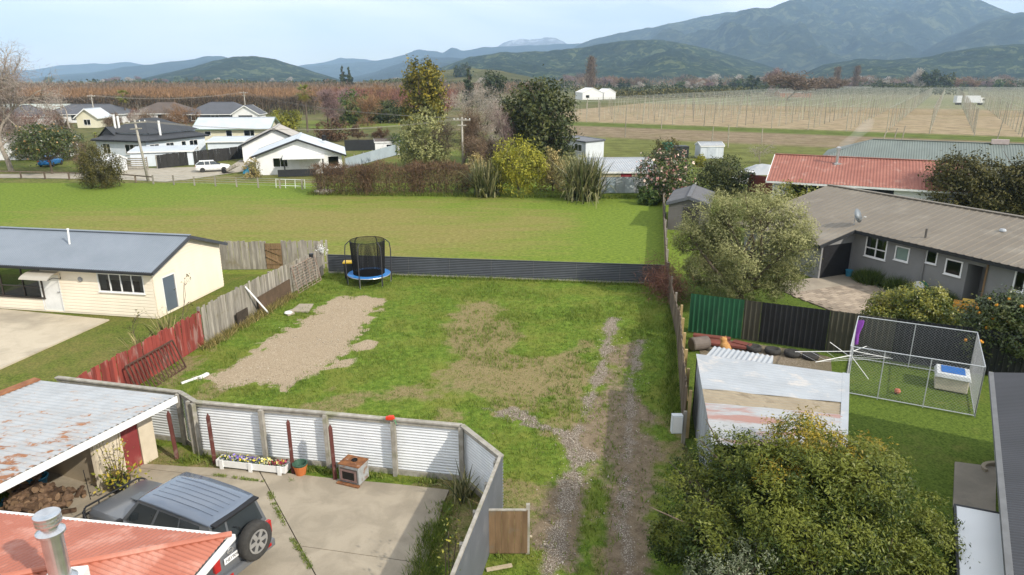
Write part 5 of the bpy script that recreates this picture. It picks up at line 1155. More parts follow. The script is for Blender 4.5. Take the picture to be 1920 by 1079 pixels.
# ginger cat sitting with its back turned
b = MB(); b.box((8.95, 26.55, .06), (.9, .6, .12)); tag(b.build('earth_mound', pm('grey earth', (.2, .16, .12), (.15, .12, .09), 4, .95), bevel=.05), 'low earth mound under the ginger cat', 'mound')
ct = thing('ginger_cat', 'ginger tabby cat sitting with its back to the lean-to', 'cat', (8.95, 26.55, .12), .5)
def skin_body(name, joints, edges, mat, parent, sub=2):
    me = bpy.data.meshes.new(name); me.from_pydata([j[:3] for j in joints], edges, []); me.materials.append(mat)
    o = put(name, me, parent); sk = o.modifiers.new('skin', 'SKIN')
    if not me.skin_vertices: 
        me.attributes.new if False else None
    lay = me.skin_vertices[0].data if len(me.skin_vertices) else None
    if lay is None: return o
    for i, j in enumerate(joints): lay[i].radius = (j[3], j[3])
    lay[0].use_root = True
    s_ = o.modifiers.new('sub', 'SUBSURF'); s_.levels = sub; s_.render_levels = sub; return o
M_ginger = pm('ginger tabby fur', (.52, .30, .12), (.36, .17, .05), 22, .9, stretch=(.4, .4, 1.6), coord='obj')
# body as one lathe-deformed mesh (haunches, chest, neck, head)
rings = [(0, .0, .02, .10, .13), (0, .0, .06, .16, .18), (0, .01, .16, .165, .18), (0, .04, .26, .16, .165), (0, .07, .35, .145, .14), (0, .10, .42, .115, .11), (0, .12, .46, .10, .095), (0, .14, .50, .115, .105), (0, .15, .56, .12, .11), (0, .15, .61, .105, .095), (0, .15, .65, .05, .05)]
b = MB(); n = 16; vs = []
for (x, y, z, rx, ry) in rings:
    for k in range(n): a = 6.283 * k / n; vs.append((x + rx * math.cos(a), y + ry * math.sin(a), z))
fs = [(i * n + k, i * n + (k + 1) % n, (i + 1) * n + (k + 1) % n, (i + 1) * n + k) for i in range(len(rings) - 1) for k in range(n)] + [tuple(range(n - 1, -1, -1)), tuple((len(rings) - 1) * n + k for k in range(n))]
b.add(vs, fs)
for s_ in (-1, 1):
    b.add([(s_ * .03, .13, .63), (s_ * .10, .13, .59), (s_ * .085, .13, .715), (s_ * .065, .19, .61)], [(0, 1, 2), (1, 3, 2), (3, 0, 2), (0, 3, 1)])
    b.tube([(s_ * .05, .15, .34), (s_ * .05, .18, .15), (s_ * .05, .21, .02)], [.05, .04, .035], 8)
b.tube([(.05, -.15, .06), (.18, -.18, .04), (.26, -.08, .04), (.25, .06, .04)], [.035, .032, .028, .015], 8)
b.build('body', M_ginger, ct, smooth=True, scale=(1.3, 1.3, .88))

# dog run of chain link
dk = thing('dog_run', 'galvanised chain link dog run with blue topped kennel inside', 'enclosure', (14.8, 23.5, 0))
A_, B_, C_, D_ = Vector((12.15, 22.8, 0)), Vector((15.75, 20.95, 0)), Vector((17.6, 24.2, 0)), Vector((14.0, 26.05, 0)); KH = 1.85
def run_panel(p, q, posts, gate=None):
    b = MB(); up = Vector((0, 0, KH))
    for z in (.06, KH): b.tube([p + Vector((0, 0, z)), q + Vector((0, 0, z))], .019, 6)
    for t in [0] + list(posts) + [1]: c = p.lerp(q, t); b.tube([c, c + up], .018, 6)
    b.build('frame', M_pipe, dk, world=True)
    b = MB(); L_ = (q - p).length; d = (q - p).normalized(); pitch = .11; k = int((L_ + KH) / pitch)
    f = lambda a, z: p + d * a + Vector((0, 0, .06 + z)); H_ = KH - .06
    for i in range(1, k):
        s_ = i * pitch; a0, z0 = (s_, 0) if s_ < L_ else (L_, s_ - L_); a1, z1 = (0, s_) if s_ < H_ else (s_ - H_, H_)
        if z0 <= H_: b.tube([f(a0, z0), f(a1, z1)], .0036, 3, False); b.tube([f(L_ - a0, z0), f(L_ - a1, z1)], .0036, 3, False)
    b.build('chain_mesh', pm('chain wire', (.30, .31, .32), (.24, .25, .26), 6, .6), dk, world=True)
M_pipe = pm('galvanised pipe', (.50, .52, .54), (.42, .44, .46), 6, .5, metal=.3)
run_panel(A_, B_, (.27, .62)); run_panel(B_, C_, ()); run_panel(D_, C_, (.5,)); run_panel(A_, D_, ())
kb = thing('dog_kennel', 'cream plastic dog kennel with blue roof inside the chain link run', 'kennel', (16.35, 23.3, 0), math.atan2(-.46, .8))
b = MB(); b.ab(-.52, .52, -.45, .45, .02, .52); b.build('box', pm('kennel cream', (.62, .56, .45), (.54, .48, .38), 3, .6), kb, bevel=.03)
b = MB(); b.box((0, 0, .60), (1.16, 1.04, .16), tx=.9, ty=.9); b.build('roof', pm('kennel pale roof', (.66, .68, .68)), kb, bevel=.02); b = MB(); b.box((0, .02, .69), (.76, .68, .035)); b.build('blue_panel', pm('kennel blue', (.03, .15, .46), (.025, .13, .4), 3, .5), kb, bevel=.01)
# rotary clothes line, one arm hanging
cl = thing('clothes_line', 'bent white rotary clothes line by the dog run gate', 'clothes line', (12.05, 22.45, 0))
b = MB(); b.tube([(0, 0, 0), (0, 0, 1.88)], .028, 8); b.build('mast', M_pipe, cl)
for dx, dy, z0, z1 in ((-1.9, .3, 1.80, 1.66), (1.35, -.2, 1.82, 1.6), (.45, -.5, 1.6, .95), (-.6, .5, 1.55, 1.95), (.8, .6, 1.8, 1.75), (-1.5, -.5, 1.66, 1.6)):
    b = MB(); b.tube([(0, 0, z0), (dx, dy, z1)], .012, 6); b.build('arm', M_white, cl)
for s_ in (.45, .72, .95):
    b = MB(); b.tube([(-1.9 * s_, .3 * s_, 1.8 - .14 * s_), (-1.5 * s_, -.5 * s_, 1.66 - .06 * s_), (1.35 * s_, -.2 * s_, 1.82 - .2 * s_), (.8 * s_, .6 * s_, 1.78)], .004, 3); b.build('line', M_white, cl)
pc_ = thing('purple_towel', 'purple towel hanging on the dog run corner', 'towel', (13.9, 25.7, .9)); b = MB(); vs = []
for i in range(9):
    for j in range(4): vs.append((-.12 + .09 * j * (1 - .05 * i) + .02 * math.sin(i), -.05 + .05 * math.sin(j * 2 + i * .4), .95 - .13 * i - (.05 * (j % 2))))
b.add(vs, [(i * 4 + j, i * 4 + j + 1, i * 4 + j + 5, i * 4 + j + 4) for i in range(8) for j in range(3)]); b.build('cloth', pm('purple cloth', (.23, .06, .38), (.16, .04, .27), 8, .9), pc_, smooth=True)
b = MB(); b.lathe([(.01, 0), (.09, .03), (.11, .1), (.08, .17), (.01, .19)], 12); tag(b.build('ball', pm('orange ball', (.6, .2, .12))  , loc=(*G2(1682, 738), 0)), 'small orange ball on the grass of the dog run', 'ball')

# ------------------------------------------------------------------ grey house
gh_ = thing('grey_house', 'grey rendered bungalow with broad brown low pitched roof', 'house', (21, 38, 0))
GA_ = Vector((19.88, 38.75, 0)); gd = Vector((.405, -.914, 0)); gn = Vector((-.914, -.405, 0)); GF = Facade(GA_, gd)
M_gwall = pm('grey render', (.235, .235, .235), (.205, .205, .205), 1.2, .85, .15, 30, .01)
M_groof = pm('brown steel roof', (.205, .175, .135), (.165, .140, .108), .5, .55, spec=.35, stain=(.25, .22, .175), stain_scale=.35)
gz = lambda q: 2.78 - .25 * (q - .5)
def gpnt(s, q, dz=0): return GA_ + gd * s + gn * q + Vector((0, 0, gz(q) + dz))
wins = [rect(GF, 1625, 440, 1662, 483), rect(GF, 1680, 465, 1703, 488), rect(GF, 1738, 471, 1756, 493), rect(GF, 1774, 490, 1802, 515), rect(GF, 1903, 512, 1940, 548)]
rec = (GF.px(1811, 520)[0], GF.px(1848, 520)[0], .1, 2.3)
b = MB(); GF.wall(b, -6.2, 14, 0, 2.85, wins + [rec], .12)
IB_ = Facade(GA_ + gn * 2.5, -gn)                    # garage door wall, faces along the house
gdoor = (.12, 2.38, .05, 1.95)
b.poly(IB_.p(0, 0), IB_.p(.12, 0), IB_.p(.12, 2.25), IB_.p(0, 2.2)); b.poly(IB_.p(.12, 1.95), IB_.p(2.38, 1.95), IB_.p(2.38, 2.82), IB_.p(.12, 2.25)); b.poly(IB_.p(2.38, 0), IB_.p(2.5, 0), IB_.p(2.5, 2.85), IB_.p(2.38, 2.82))
GF.bx(b, -6.2, 14, 0, 2.8, -9.6, -9.5); GF.bx(b, 13.9, 14, 0, 2.8, -9.4, -.1); GF.bx(b, .05, 13.8, 0, .03, -9.4, -1.4); S2 = Facade(GA_ + gn * 2.5 - gd * 6.2, gd); S2.wall(b, 0, 6.2, 0, 2.2); b.build('wall', M_gwall, gh_, world=True)
b = MB(); GF.bx(b, rec[0], rec[1], rec[2], rec[3], -1.3, -1.2); GF.bx(b, rec[0] - .05, rec[0], rec[2], rec[3], -1.2, -.12); GF.bx(b, rec[1], rec[1] + .05, rec[2], rec[3], -1.2, -.12); b.build('porch_recess', M_gwall, gh_, world=True)
gw_ = pm('white alu frame', (.82, .82, .82), (.78, .78, .78), 3, .4); M_frost = pm('frosted glass', (.22, .30, .28), (.18, .25, .23), 4, .2, spec=.6)
GF.window(gh_, wins[0], (.5,), (.35,), .07, gw_, curtain=((0, .12),)); GF.window(gh_, wins[1], (), (), .07, gw_, M_frost); GF.window(gh_, wins[2], (), (), .06, gw_); GF.window(gh_, wins[3], (), (), .07, gw_); GF.window(gh_, wins[4], (.5,), (), .07, gw_)
b = MB()
for i in range(24): z = .05 + i * .079; IB_.bx(b, .12, 2.38, z, z + .07, -.06, -.02 - .0); 
IB_.bx(b, .12, 2.38, .05, 1.95, -.09, -.065); b.build('garage_door', pm('dark roller door', (.022, .022, .024), (.018, .018, .02), 3, .5), gh_, world=True)
s0, s1 = -6.5, 14.5
rb = MB()
for pts in ([gpnt(.35, .5), gpnt(s1, .5), gpnt(s1, -4.8), gpnt(.35, -4.8)], [gpnt(s0, 3.1), gpnt(.35, 3.1), gpnt(.35, -4.8), gpnt(s0, -4.8)]): corr(rb, pts, gn, .42, .022, 'tray', 12)
def gback(s, q): return GA_ + gd * s + gn * q + Vector((0, 0, gz(-4.8) - .25 * (-4.8 - q)))
rb.poly(gback(s0, -4.8), gback(s1, -4.8), gback(s1, -10), gback(s0, -10)); gr_ = rb.build('roof', M_groof, gh_, world=True)
b = MB(); b.beam(gpnt(s0, -4.8, .03), gpnt(s1, -4.8, .03), .3, .05); b.build('ridge_cap', M_groof, gr_)
b = MB(); b.beam(gpnt(.35, .5, -.1), gpnt(s1, .5, -.1), .06, .17); b.beam(gpnt(.38, .5, -.1), gpnt(.38, 3.1, -.1), .05, .18); b.beam(gpnt(s0, 3.1, -.1), gpnt(.35, 3.1, -.1), .06, .16); b.build('fascia', M_dark, gh_, world=True)
b = MB(); b.slab([gpnt(.35, .48, -.16), gpnt(s1, .48, -.16), gpnt(s1, 0, -.06), gpnt(.35, 0, -.06)], .015); b.build('soffit', pm('grey soffit', (.22, .22, .22)), gh_, world=True)
for i, (x, m) in enumerate(((rec[0] - 2.3, M_gwall), (rec[1] + .03, M_brown_timber))): b = MB(); b.tube([GF.p(GF.px(1732, 500)[0] if i == 0 else x, .05, .06), GF.p(GF.px(1732, 500)[0] if i == 0 else x, 2.6, .06)], .045, 6); b.build('downpipe', m, gh_, world=True)
E2_ = Facade(GA_ - gd * 6.2 + gn * 2.5, -gn); b = MB(); 
b.poly(gpnt(-6.2, 2.5, -.06) - Vector((0, 0, gz(2.5))), gpnt(-6.2, 2.5, -.06), gpnt(-6.2, -4.8, -.06), gpnt(-6.2, -4.8, -.06) - Vector((0, 0, gz(-4.8)))); b.build('end_wall', M_gwall, gh_, world=True)
def dish(lab, p, rz, size=.35, mast=.35, mat=None):
    t = thing('satellite_dish', lab, 'satellite dish', p, rz); b = MB(); n = 18; prof = [(0.01, 0), (size * .4, .02), (size * .75, .06), (size, .11)]
    b.lathe(prof, n); b.build('reflector', mat or pm('dish grey', (.33, .36, .38), (.28, .31, .33), 3, .5), t, smooth=True, loc=(0, 0, mast), rot=(R(68), 0, 0))
    b = MB(); b.tube([(0, .06, 0), (0, .06, mast)], .022, 6); b.build('mast', M_steel, t); b = MB(); b.tube([(0, .0, mast - size * .9), (0, -size * 1.15, mast + .02)], .014, 5); b.box((0, -size * 1.15, mast + .03), (.06, .12, .06)); b.build('feed_arm', M_white, t); return t
sp_ = gpnt(1.3, -1.6)
q = None
for s_, qq in ((.6, 1.0),): pass
def on_groof(px, py):                    # pixel on the grey roof plane
    nrm_ = (gpnt(1, 0) - gpnt(0, 0)).cross(gpnt(0, 1) - gpnt(0, 0)); u, dy, dz = ray(px, py); D = Vector((u, dy, dz)); C = Vector((0, 0, CAM_H)); t = (gpnt(0, 0) - C).dot(nrm_) / D.dot(nrm_); return C + D * t
dish('grey satellite dish standing on the brown roof', on_groof(1603, 423), R(40), .42, .55)
p_ = on_groof(1735, 446); b = MB(); b.tube([(0, 0, -.05), (0, 0, .48)], .055, 8); tag(b.build('vent_pipe', pm('grey vent', (.12, .11, .10)), loc=p_), 'short dark vent pipe on the brown roof', 'pipe')
p_ = on_groof(1880, 434); b = MB(); b.lathe([(.16, 0), (.16, .05), (.12, .12), (.02, .14)], 12); tag(b.build('roof_vent', M_wr, loc=p_), 'small pale dome vent on the brown roof', 'vent')
# courtyard
ctp = thing('courtyard_paving', 'buff pavers in front of the dark garage door', 'paving', (18, 35, 0)); ctp['kind'] = 'structure'; del ctp['category']
b = MB(); ce = [GA_ + gn * .4 + gd * .1, GA_ + gn * .8 + gd * 6.5, GA_ + gn * 6.5 + gd * 6.0, GA_ + gn * 6.0 - gd * .6]; b.prism([(p.x, p.y) for p in ce], -.04, .02); b.build('mortar_bed', pm('paver mortar', (.22, .18, .14), (.16, .13, .10), 3, .95), ctp, world=True)
pvb = MB(); pvb.box((0, 0, .02), (.47, .29, .05)); pvm = pvb.mesh('paver', pm('buff paver', (.38, .31, .235), (.29, .235, .18), 4, .9, rnd=.25))
for i in range(12):
    for j in range(15):
        s_, q_ = 2.2 + i * .31 + .0, .95 + j * .36
        s_ = 1.7 + j * .31; q_ = .9 + (i + (.5 if j % 2 else 0)) * .495
        if q_ > 6.1 or s_ > 6.2: continue
        c = GA_ + gn * q_ + gd * s_; o = put('paver', pvm, ctp, c - ctp.location, (0, 0, math.atan2(gn.y, gn.x) + random.uniform(-.01, .01)))
b = MB(); b.prism([(p.x, p.y) for p in [GA_ + gn * .3 + gd * .0, GA_ + gn * .8 + gd * 1.55, GA_ + gn * 6 + gd * 1.5, GA_ + gn * 6 - gd * .5]], .021, .045); b.build('concrete_strip', conc_mat('courtyard concrete', (.36, .31, .24), (.27, .23, .18)), ctp, world=True)
hr = thing('hose_reel', 'white and green hose reel on the grey house wall', 'hose reel', GF.p(GF.px(1735, 525)[0], .55, .25), math.atan2(gd.y, gd.x)); b = MB(); b.lathe([(.30, -.16), (.31, -.12), (.16, -.11), (.16, .11), (.31, .12), (.30, .16)], 20, axis='y'); b.build('drum', pm('green hose reel', (.05, .2, .14)), hr)
b = MB(); b.lathe([(.29, -.175), (.29, -.165)], 20, axis='y'); b.build('face', M_dark, hr)
for k in range(5): b = MB(); a = k * 1.2566; b.beam((0, -.185, 0), (.3 * math.cos(a), -.185, .3 * math.sin(a)), .10, .02, (0, 1, 0)); b.build('spoke', M_white, hr)
b = MB(); b.lathe([(.28, -.19), (.33, -.19), (.33, -.17), (.28, -.17)], 20, axis='y'); b.build('rim', M_white, hr)
q = GF.p(.35, 0, .45); pot('bucket', 'blue bucket beside the garage door', (q.x, q.y), .34, .16, .2, M_pal, .05)['category'] = 'bucket'
q = GF.p(GF.px(1838, 565)[0], 0, 1.1); oc = thing('orange_trolley', 'orange crate trolley standing in front of the grey house porch', 'trolley', (q.x, q.y, 0), -.6); b = MB(); b.box((0, 0, .42), (1.0, .65, .5)); b.build('crate', pm('orange yellow ply', (.62, .30, .04), (.45, .20, .03), 2, .7), oc, bevel=.02); b = MB(); b.box((.1, 0, .75), (.5, .5, .16)); b.build('lid', pm('yellow lid b', (.6, .4, .08)), oc, bevel=.02)
for x in (-.4, .4): b = MB(); b.lathe([(.15, -.04), (.16, 0), (.15, .04)], 14, (x, -.3, .16), 'y'); b.build('wheel', M_black, oc)

# ------------------------------------------------------------------ dark roof and white board at the right edge
dh = thing('dark_roof_house', 'building edge with dark charcoal corrugated roof and gutter', 'building', (13, 15, 0))
M_char = pm('charcoal roof', (.060, .062, .070), (.05, .052, .058), .8, .45, spec=.4)
p0, p1 = G(1862, 699, 2.5), G(1900, 1085, 2.5); dv = (p1 - p0); nv_ = Vector((-dv.y, dv.x, 0)).normalized(); nv_ = nv_ if nv_.x > 0 else -nv_
b = MB(); up_ = nv_ * 6 + Vector((0, 0, 1.3)); p2_ = p0 + dv * 1.25; corr(b, [p0, p2_, p2_ + up_, p0 + up_], up_, .1, .013); b.build('roof', M_char, dh, smooth=True, world=True)
b = MB(); b.beam(p0 - nv_ * .05 + Vector((0, 0, -.04)), p2_ - nv_ * .05 + Vector((0, 0, -.04)), .12, .11); b.build('gutter', pm('grey gutter', (.16, .165, .17)), dh, world=True)
b = MB(); w0_, w1_ = p0 + nv_ * .45, p2_ + nv_ * .45; b.poly(Vector((w0_.x, w0_.y, 0)), Vector((w1_.x, w1_.y, 0)), w1_ - Vector((0, 0, .05)), w0_ - Vector((0, 0, .05))); e0_ = w0_ + nv_ * 6; b.poly(Vector((w0_.x, w0_.y, 0)), Vector((e0_.x, e0_.y, 0)), Vector((e0_.x, e0_.y, 3.7)), w0_); b.build('wall', M_white, dh, world=True)
wc_ = thing('white_canopy', 'flat white canopy roof beside the charcoal roof', 'canopy', (11, 13, 0))
cp_ = [G(1793, 948, 1.9), G(1884, 966, 1.9), G(1892, 1090, 1.9), G(1800, 1090, 1.9)]
b = MB(); b.slab(cp_, .05); b.build('sheet', pm('white acrylic', (.72, .74, .75), (.68, .70, .71), 1, .35), wc_, world=True)
b = MB(); b.beam(cp_[0] - Vector((.03, 0, .03)), cp_[3] - Vector((.03, 0, .03)), .05, .1); b.beam(cp_[0] - Vector((.03, -.03, .03)), cp_[1] - Vector((0, -.03, .03)), .05, .09); b.build('edge_trim', M_dark, wc_, world=True)
b = MB(); b.box((cp_[0].x + .1, cp_[0].y - .1, .93), (.07, .07, 1.85)); b.build('post', M_dark, wc_, world=True)
ke = thing('garden_edging', 'curved concrete garden edge at the path', 'edging', (*G2(1860, 880), 0)); b = MB(); c0_ = G(1880, 885); pts = [Vector((c0_.x - .55 * math.cos(a), c0_.y + .35 * math.sin(a), .06)) for a in [i * .22 - .2 for i in range(9)]]
for a, c in zip(pts[:-1], pts[1:]): b.beam(a, c, .1, .14)
b.build('kerb', m_conc, ke, world=True)
# ================================================================== VEGETATION
def tri_mesh(name, V, mat, t): n = len(V) // 3; return np_mesh(name, V, np.arange(3 * n).reshape(-1, 3), mat, {'t': t})
def crown_pts(lobes, n, r, clump=.26, per=26, shell=.55):
    L_ = np.array(lobes, float); w = L_[:, 3] * L_[:, 4] * .5 + L_[:, 3] * L_[:, 5]; w = w / w.sum(); m = max(1, n // per)
    k = r.choice(len(L_), m, p=w); d = r.normal(size=(m, 3)); d /= np.linalg.norm(d, axis=1, keepdims=True); rad = shell + (1.02 - shell) * r.random(m) ** .45
    c = L_[k, :3] + d * L_[k, 3:6] * rad[:, None]; tc = r.random(m)
    per_ = np.repeat(np.arange(m), per); C = c[per_] + r.normal(size=(m * per, 3)) * (L_[k][:, 3:6] * clump * .55)[per_]
    nrm = (C - L_[k][per_, :3]) / L_[k][per_, 3:6]; nrm /= np.linalg.norm(nrm, axis=1, keepdims=True) + 1e-9
    fq = 1.5 / max(np.median(L_[:, 3:6]), .05); nz = fbm(C[:, 0] * fq + C[:, 2] * fq * .9 + 50, C[:, 1] * fq - C[:, 2] * fq * .7 + 50, 3, 77); kp_ = nz > .345
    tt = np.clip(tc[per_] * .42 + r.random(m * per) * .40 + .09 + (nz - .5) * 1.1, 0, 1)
    return C[kp_], nrm[kp_], tt[kp_]
def dome(c, rad, k, r, sub=.42, low=-.25):
    out = [(c[0], c[1], c[2], rad[0] * .72, rad[1] * .72, rad[2] * .72)]
    while len(out) < k + 1:
        d = r.normal(size=3); d /= np.linalg.norm(d)
        if d[2] < low: continue
        s = sub * r.uniform(.7, 1.25); out.append((c[0] + d[0] * rad[0] * (1 - s * .8), c[1] + d[1] * rad[1] * (1 - s * .8), c[2] + d[2] * rad[2] * (1 - s * .8), rad[0] * s, rad[1] * s, rad[2] * s))
    return out
def seg_mesh(name, segs, mat, ns=5):
    S_ = np.array([[*a, *b, c, d] for a, b, c, d in segs]); P, Q, r0, r1 = S_[:, :3], S_[:, 3:6], S_[:, 6], S_[:, 7]
    d = Q - P; d /= np.linalg.norm(d, axis=1, keepdims=True) + 1e-9; a = np.where(np.abs(d[:, 2:3]) < .9, [[0, 0, 1.]], [[1., 0, 0]]); s = np.cross(d, a); s /= np.linalg.norm(s, axis=1, keepdims=True); t = np.cross(d, s)
    an = np.arange(ns) * 2 * np.pi / ns; rg = s[:, None] * np.cos(an)[None, :, None] + t[:, None] * np.sin(an)[None, :, None]
    V = np.concatenate([P[:, None] + rg * r0[:, None, None], Q[:, None] + rg * r1[:, None, None]], 1).reshape(-1, 3)
    b = (np.arange(len(P)) * 2 * ns)[:, None, None]; k = np.arange(ns); f = np.stack([k, (k + 1) % ns, ns + (k + 1) % ns, ns + k], 1)
    return np_mesh(name, V, (f[None] + b).reshape(-1, 4), mat, None, True)
def grow(segs, p, d, ln, rad, depth, r, kids=3, spread=.6, up=.15, droop=0., shrink=.68, tips=None, bend=.18):
    p = np.array(p, float); d = np.array(d, float); k = 3 if depth > 1 else 2
    for i in range(k):
        d = d + r.normal(size=3) * bend; d[2] += up * .3 - droop * (1 if depth <= 2 else 0); d /= np.linalg.norm(d); q = p + d * ln / k
        segs.append((p, q, rad * (1 - .32 * i / k), rad * (1 - .32 * (i + 1) / k))); p = q
        if depth > 0 and i < k - 1 and r.random() < .75:
            e = d + r.normal(size=3) * spread * 1.3; e /= np.linalg.norm(e); grow(segs, p, e, ln * shrink * .8, rad * .5, depth - 1, r, kids, spread, up, droop, shrink, tips, bend)
    if depth == 0:
        if tips is not None: tips.append((p, d))
        return
    for i in range(kids):
        e = d + r.normal(size=3) * spread; e[2] += up; e /= np.linalg.norm(e); grow(segs, p, e, ln * shrink * r.uniform(.8, 1.15), rad * .6, depth - 1, r, kids, spread, up, droop, shrink, tips, bend)
def slivers(name, P, D, ln, wd, mat, r, t=None):
    n = len(P); D = D / (np.linalg.norm(D, axis=1, keepdims=True) + 1e-9); a = r.normal(size=(n, 3)); s = np.cross(D, a); s /= np.linalg.norm(s, axis=1, keepdims=True) + 1e-9
    l = (ln * r.uniform(.5, 1.4, n))[:, None]; V = np.stack([P - s * wd, P + s * wd, P + D * l], 1).reshape(-1, 3)
    return tri_mesh(name, V, mat, np.repeat(np.clip(r.random(n) if t is None else t, 0, 1), 3))
BARK = pm('tree bark', (.16, .125, .09), (.085, .065, .048), 5, .95, .6, 20, .03, stretch=(1, 1, .3))
PALEBARK = pm('pale bark', (.42, .37, .31), (.26, .22, .18), 4, .9, .4, 16, .02, stretch=(1, 1, .3))
def leafy(name, label, loc, lobes, n, ls, mat, seed, trunk=.12, cat='tree', clump=.26, per=26, asp=.45, group=None, shell=.55, bark=None, nb=None, upb=.35, vtop=0.0):
    r = np.random.default_rng(seed); t = thing(name, label, cat, loc, 0, group)
    C, nr, tt = crown_pts(lobes, n, r, clump, per, shell); k = C[:, 2] > .05; C, nr, tt = C[k], nr[k], tt[k]
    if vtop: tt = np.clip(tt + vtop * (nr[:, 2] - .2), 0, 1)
    put('crown', leaf_cloud('crown', C, ls, mat, r, upb=upb, asp=asp, t=tt, nrm=nr), t)
    segs = []; zc = min(l[2] for l in lobes)
    base = np.array([0, 0, -.05]); fork = np.array([0, 0, max(.25, zc * .55)]); segs.append((base, fork, trunk * 1.25, trunk))
    idx = list(range(len(lobes))); 
    for i in idx[: (nb or 14)]:
        c = np.array(lobes[i][:3]); m = (fork + c) / 2 + r.normal(size=3) * .1 * np.linalg.norm(c - fork); segs.append((fork, m, trunk * .6, trunk * .4)); segs.append((m, c, trunk * .4, trunk * .15))
        for j in range(3):
            e = c + r.normal(size=3) * np.array(lobes[i][3:6]) * .6; segs.append((m * .4 + c * .6, e, trunk * .22, trunk * .06))
    put('trunk', seg_mesh('trunk', segs, bark or BARK, 6), t); return t
def spec(px, base, top, wpx):            # foot, height and spread of a plant read off the survey
    g = G(px, base); h = Hh(px, base, top); depth = g.y * CP + CAM_H * SP * .6
    return g, h, wpx * depth / 1280.0

LG = dict(laurel=leafmat('laurel leaves', (.018, .036, .008), (.058, .088, .015), (.165, .185, .028), .45, .25, .25),
          gold=leafmat('golden leaves', (.16, .14, .02), (.38, .28, .03), (.55, .42, .06), .45, .25),
          silver=leafmat('silver leaves', (.05, .075, .028), (.12, .145, .07), (.28, .30, .20), .6, .2),
          olive=leafmat('olive leaves', (.095, .110, .038), (.225, .235, .085), (.43, .42, .19), .6, .25),
          dark=leafmat('dark evergreen leaves', (.022, .034, .010), (.055, .070, .020), (.115, .12, .035), .55, .15),
          broom=leafmat('brown green leaves', (.035, .038, .012), (.085, .080, .024), (.17, .145, .04), .6, .2),
          green=leafmat('mid green leaves', (.030, .060, .012), (.070, .115, .022), (.15, .19, .04), .5, .2),
          lime=leafmat('yellow green leaves', (.10, .12, .012), (.26, .26, .025), (.44, .40, .05), .5, .25),
          varie=leafmat('variegated leaves', (.07, .075, .02), (.22, .19, .06), (.52, .40, .17), .5, .2),
          camel=leafmat('camellia leaves', (.020, .038, .010), (.050, .075, .018), (.11, .12, .03), .35, .15, .5),
          citrus=leafmat('citrus leaves', (.035, .06, .010), (.095, .125, .018), (.30, .28, .04), .4, .2, .45),
          goldcon=leafmat('golden conifer', (.045, .055, .010), (.16, .145, .016), (.36, .28, .03), .6, .15),
          pine=leafmat('conifer needles', (.014, .026, .010), (.035, .052, .018), (.065, .085, .03), .6, .1),
          twig=leafmat('brown twigs', (.085, .055, .035), (.165, .110, .070), (.27, .19, .125), .8, .1),
          redtwig=leafmat('red brown twigs', (.10, .045, .035), (.19, .085, .06), (.29, .15, .10), .8, .1),
          paletwig=leafmat('pale twigs', (.26, .22, .18), (.42, .37, .32), (.58, .53, .47), .8, .1),
          orangetwig=leafmat('orange brown twigs', (.14, .075, .035), (.25, .14, .07), (.36, .22, .12), .8, .1),
          darktwig=leafmat('dark twigs', (.045, .034, .025), (.10, .075, .052), (.17, .13, .09), .8, .1),
          mauve=leafmat('mauve twigs', (.14, .09, .085), (.25, .165, .155), (.36, .26, .25), .8, .1),
          birch=leafmat('birch twigs', (.17, .125, .105), (.28, .22, .19), (.40, .34, .30), .8, .1),
          hedge=leafmat('russet hedge', (.055, .035, .020), (.125, .072, .042), (.21, .13, .07), .7, .1))
# ---- big laurel at the lower right, with golden and silver growth
r = np.random.default_rng(3)
lob = dome((0, 0, 1.25), (3.15, 2.75, 2.4), 44, r, .25, -.2)
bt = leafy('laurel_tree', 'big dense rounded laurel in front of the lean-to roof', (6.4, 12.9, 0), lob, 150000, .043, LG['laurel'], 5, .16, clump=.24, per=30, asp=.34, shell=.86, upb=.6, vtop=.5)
for nm, cs in (('golden_shoots', [(.55, 2.0, 2.75, .75, .5, .5), (2.0, 1.3, 2.5, .5, .45, .5), (.25, .2, 3.45, .55, .5, .3), (.7, -.3, 3.35, .35, .35, .3), (-.9, -.5, 3.2, .5, .4, .25)]),):
    C, nr, tt = crown_pts(cs, 6500, r, .4, 24, .6); put(nm, leaf_cloud(nm, C, .045, LG['gold'], r, upb=.6, asp=.34, t=tt, nrm=nr), bt)
lob = dome((0, 0, 1.05), (1.55, 1.0, 1.4), 24, r, .28, -.3)
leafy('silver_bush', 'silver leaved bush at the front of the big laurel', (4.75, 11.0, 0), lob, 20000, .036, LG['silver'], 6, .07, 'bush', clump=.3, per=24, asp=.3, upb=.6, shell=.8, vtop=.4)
# ---- olive
lob = dome((0, 0, 3.1), (3.35, 3.0, 2.85), 46, r, .25, -.85)
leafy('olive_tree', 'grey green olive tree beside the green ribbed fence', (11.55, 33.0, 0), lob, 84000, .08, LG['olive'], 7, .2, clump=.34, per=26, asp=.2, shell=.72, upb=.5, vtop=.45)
lob = dome((0, 0, 1.0), (1.95, 1.5, 1.35), 22, r, .38, -.3)
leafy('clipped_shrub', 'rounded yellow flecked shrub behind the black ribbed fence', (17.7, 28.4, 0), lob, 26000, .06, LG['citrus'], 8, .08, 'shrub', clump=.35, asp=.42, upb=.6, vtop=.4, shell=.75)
lob = dome((0, 0, 1.5), (1.75, 1.6, 1.55), 24, r, .36, -.6)
ot = leafy('orange_tree', 'citrus tree bearing oranges behind the dog run', (19.3, 25.0, 0), lob, 24000, .065, LG['camel'], 9, .09, clump=.5, asp=.42)
b = MB(); b.lathe([(.005, -.05), (.035, -.04), (.05, 0), (.035, .04), (.005, .05)], 10); om = b.mesh('orange_fruit', pm('orange peel', (.75, .33, .03), (.62, .26, .02), 10, .5), True)
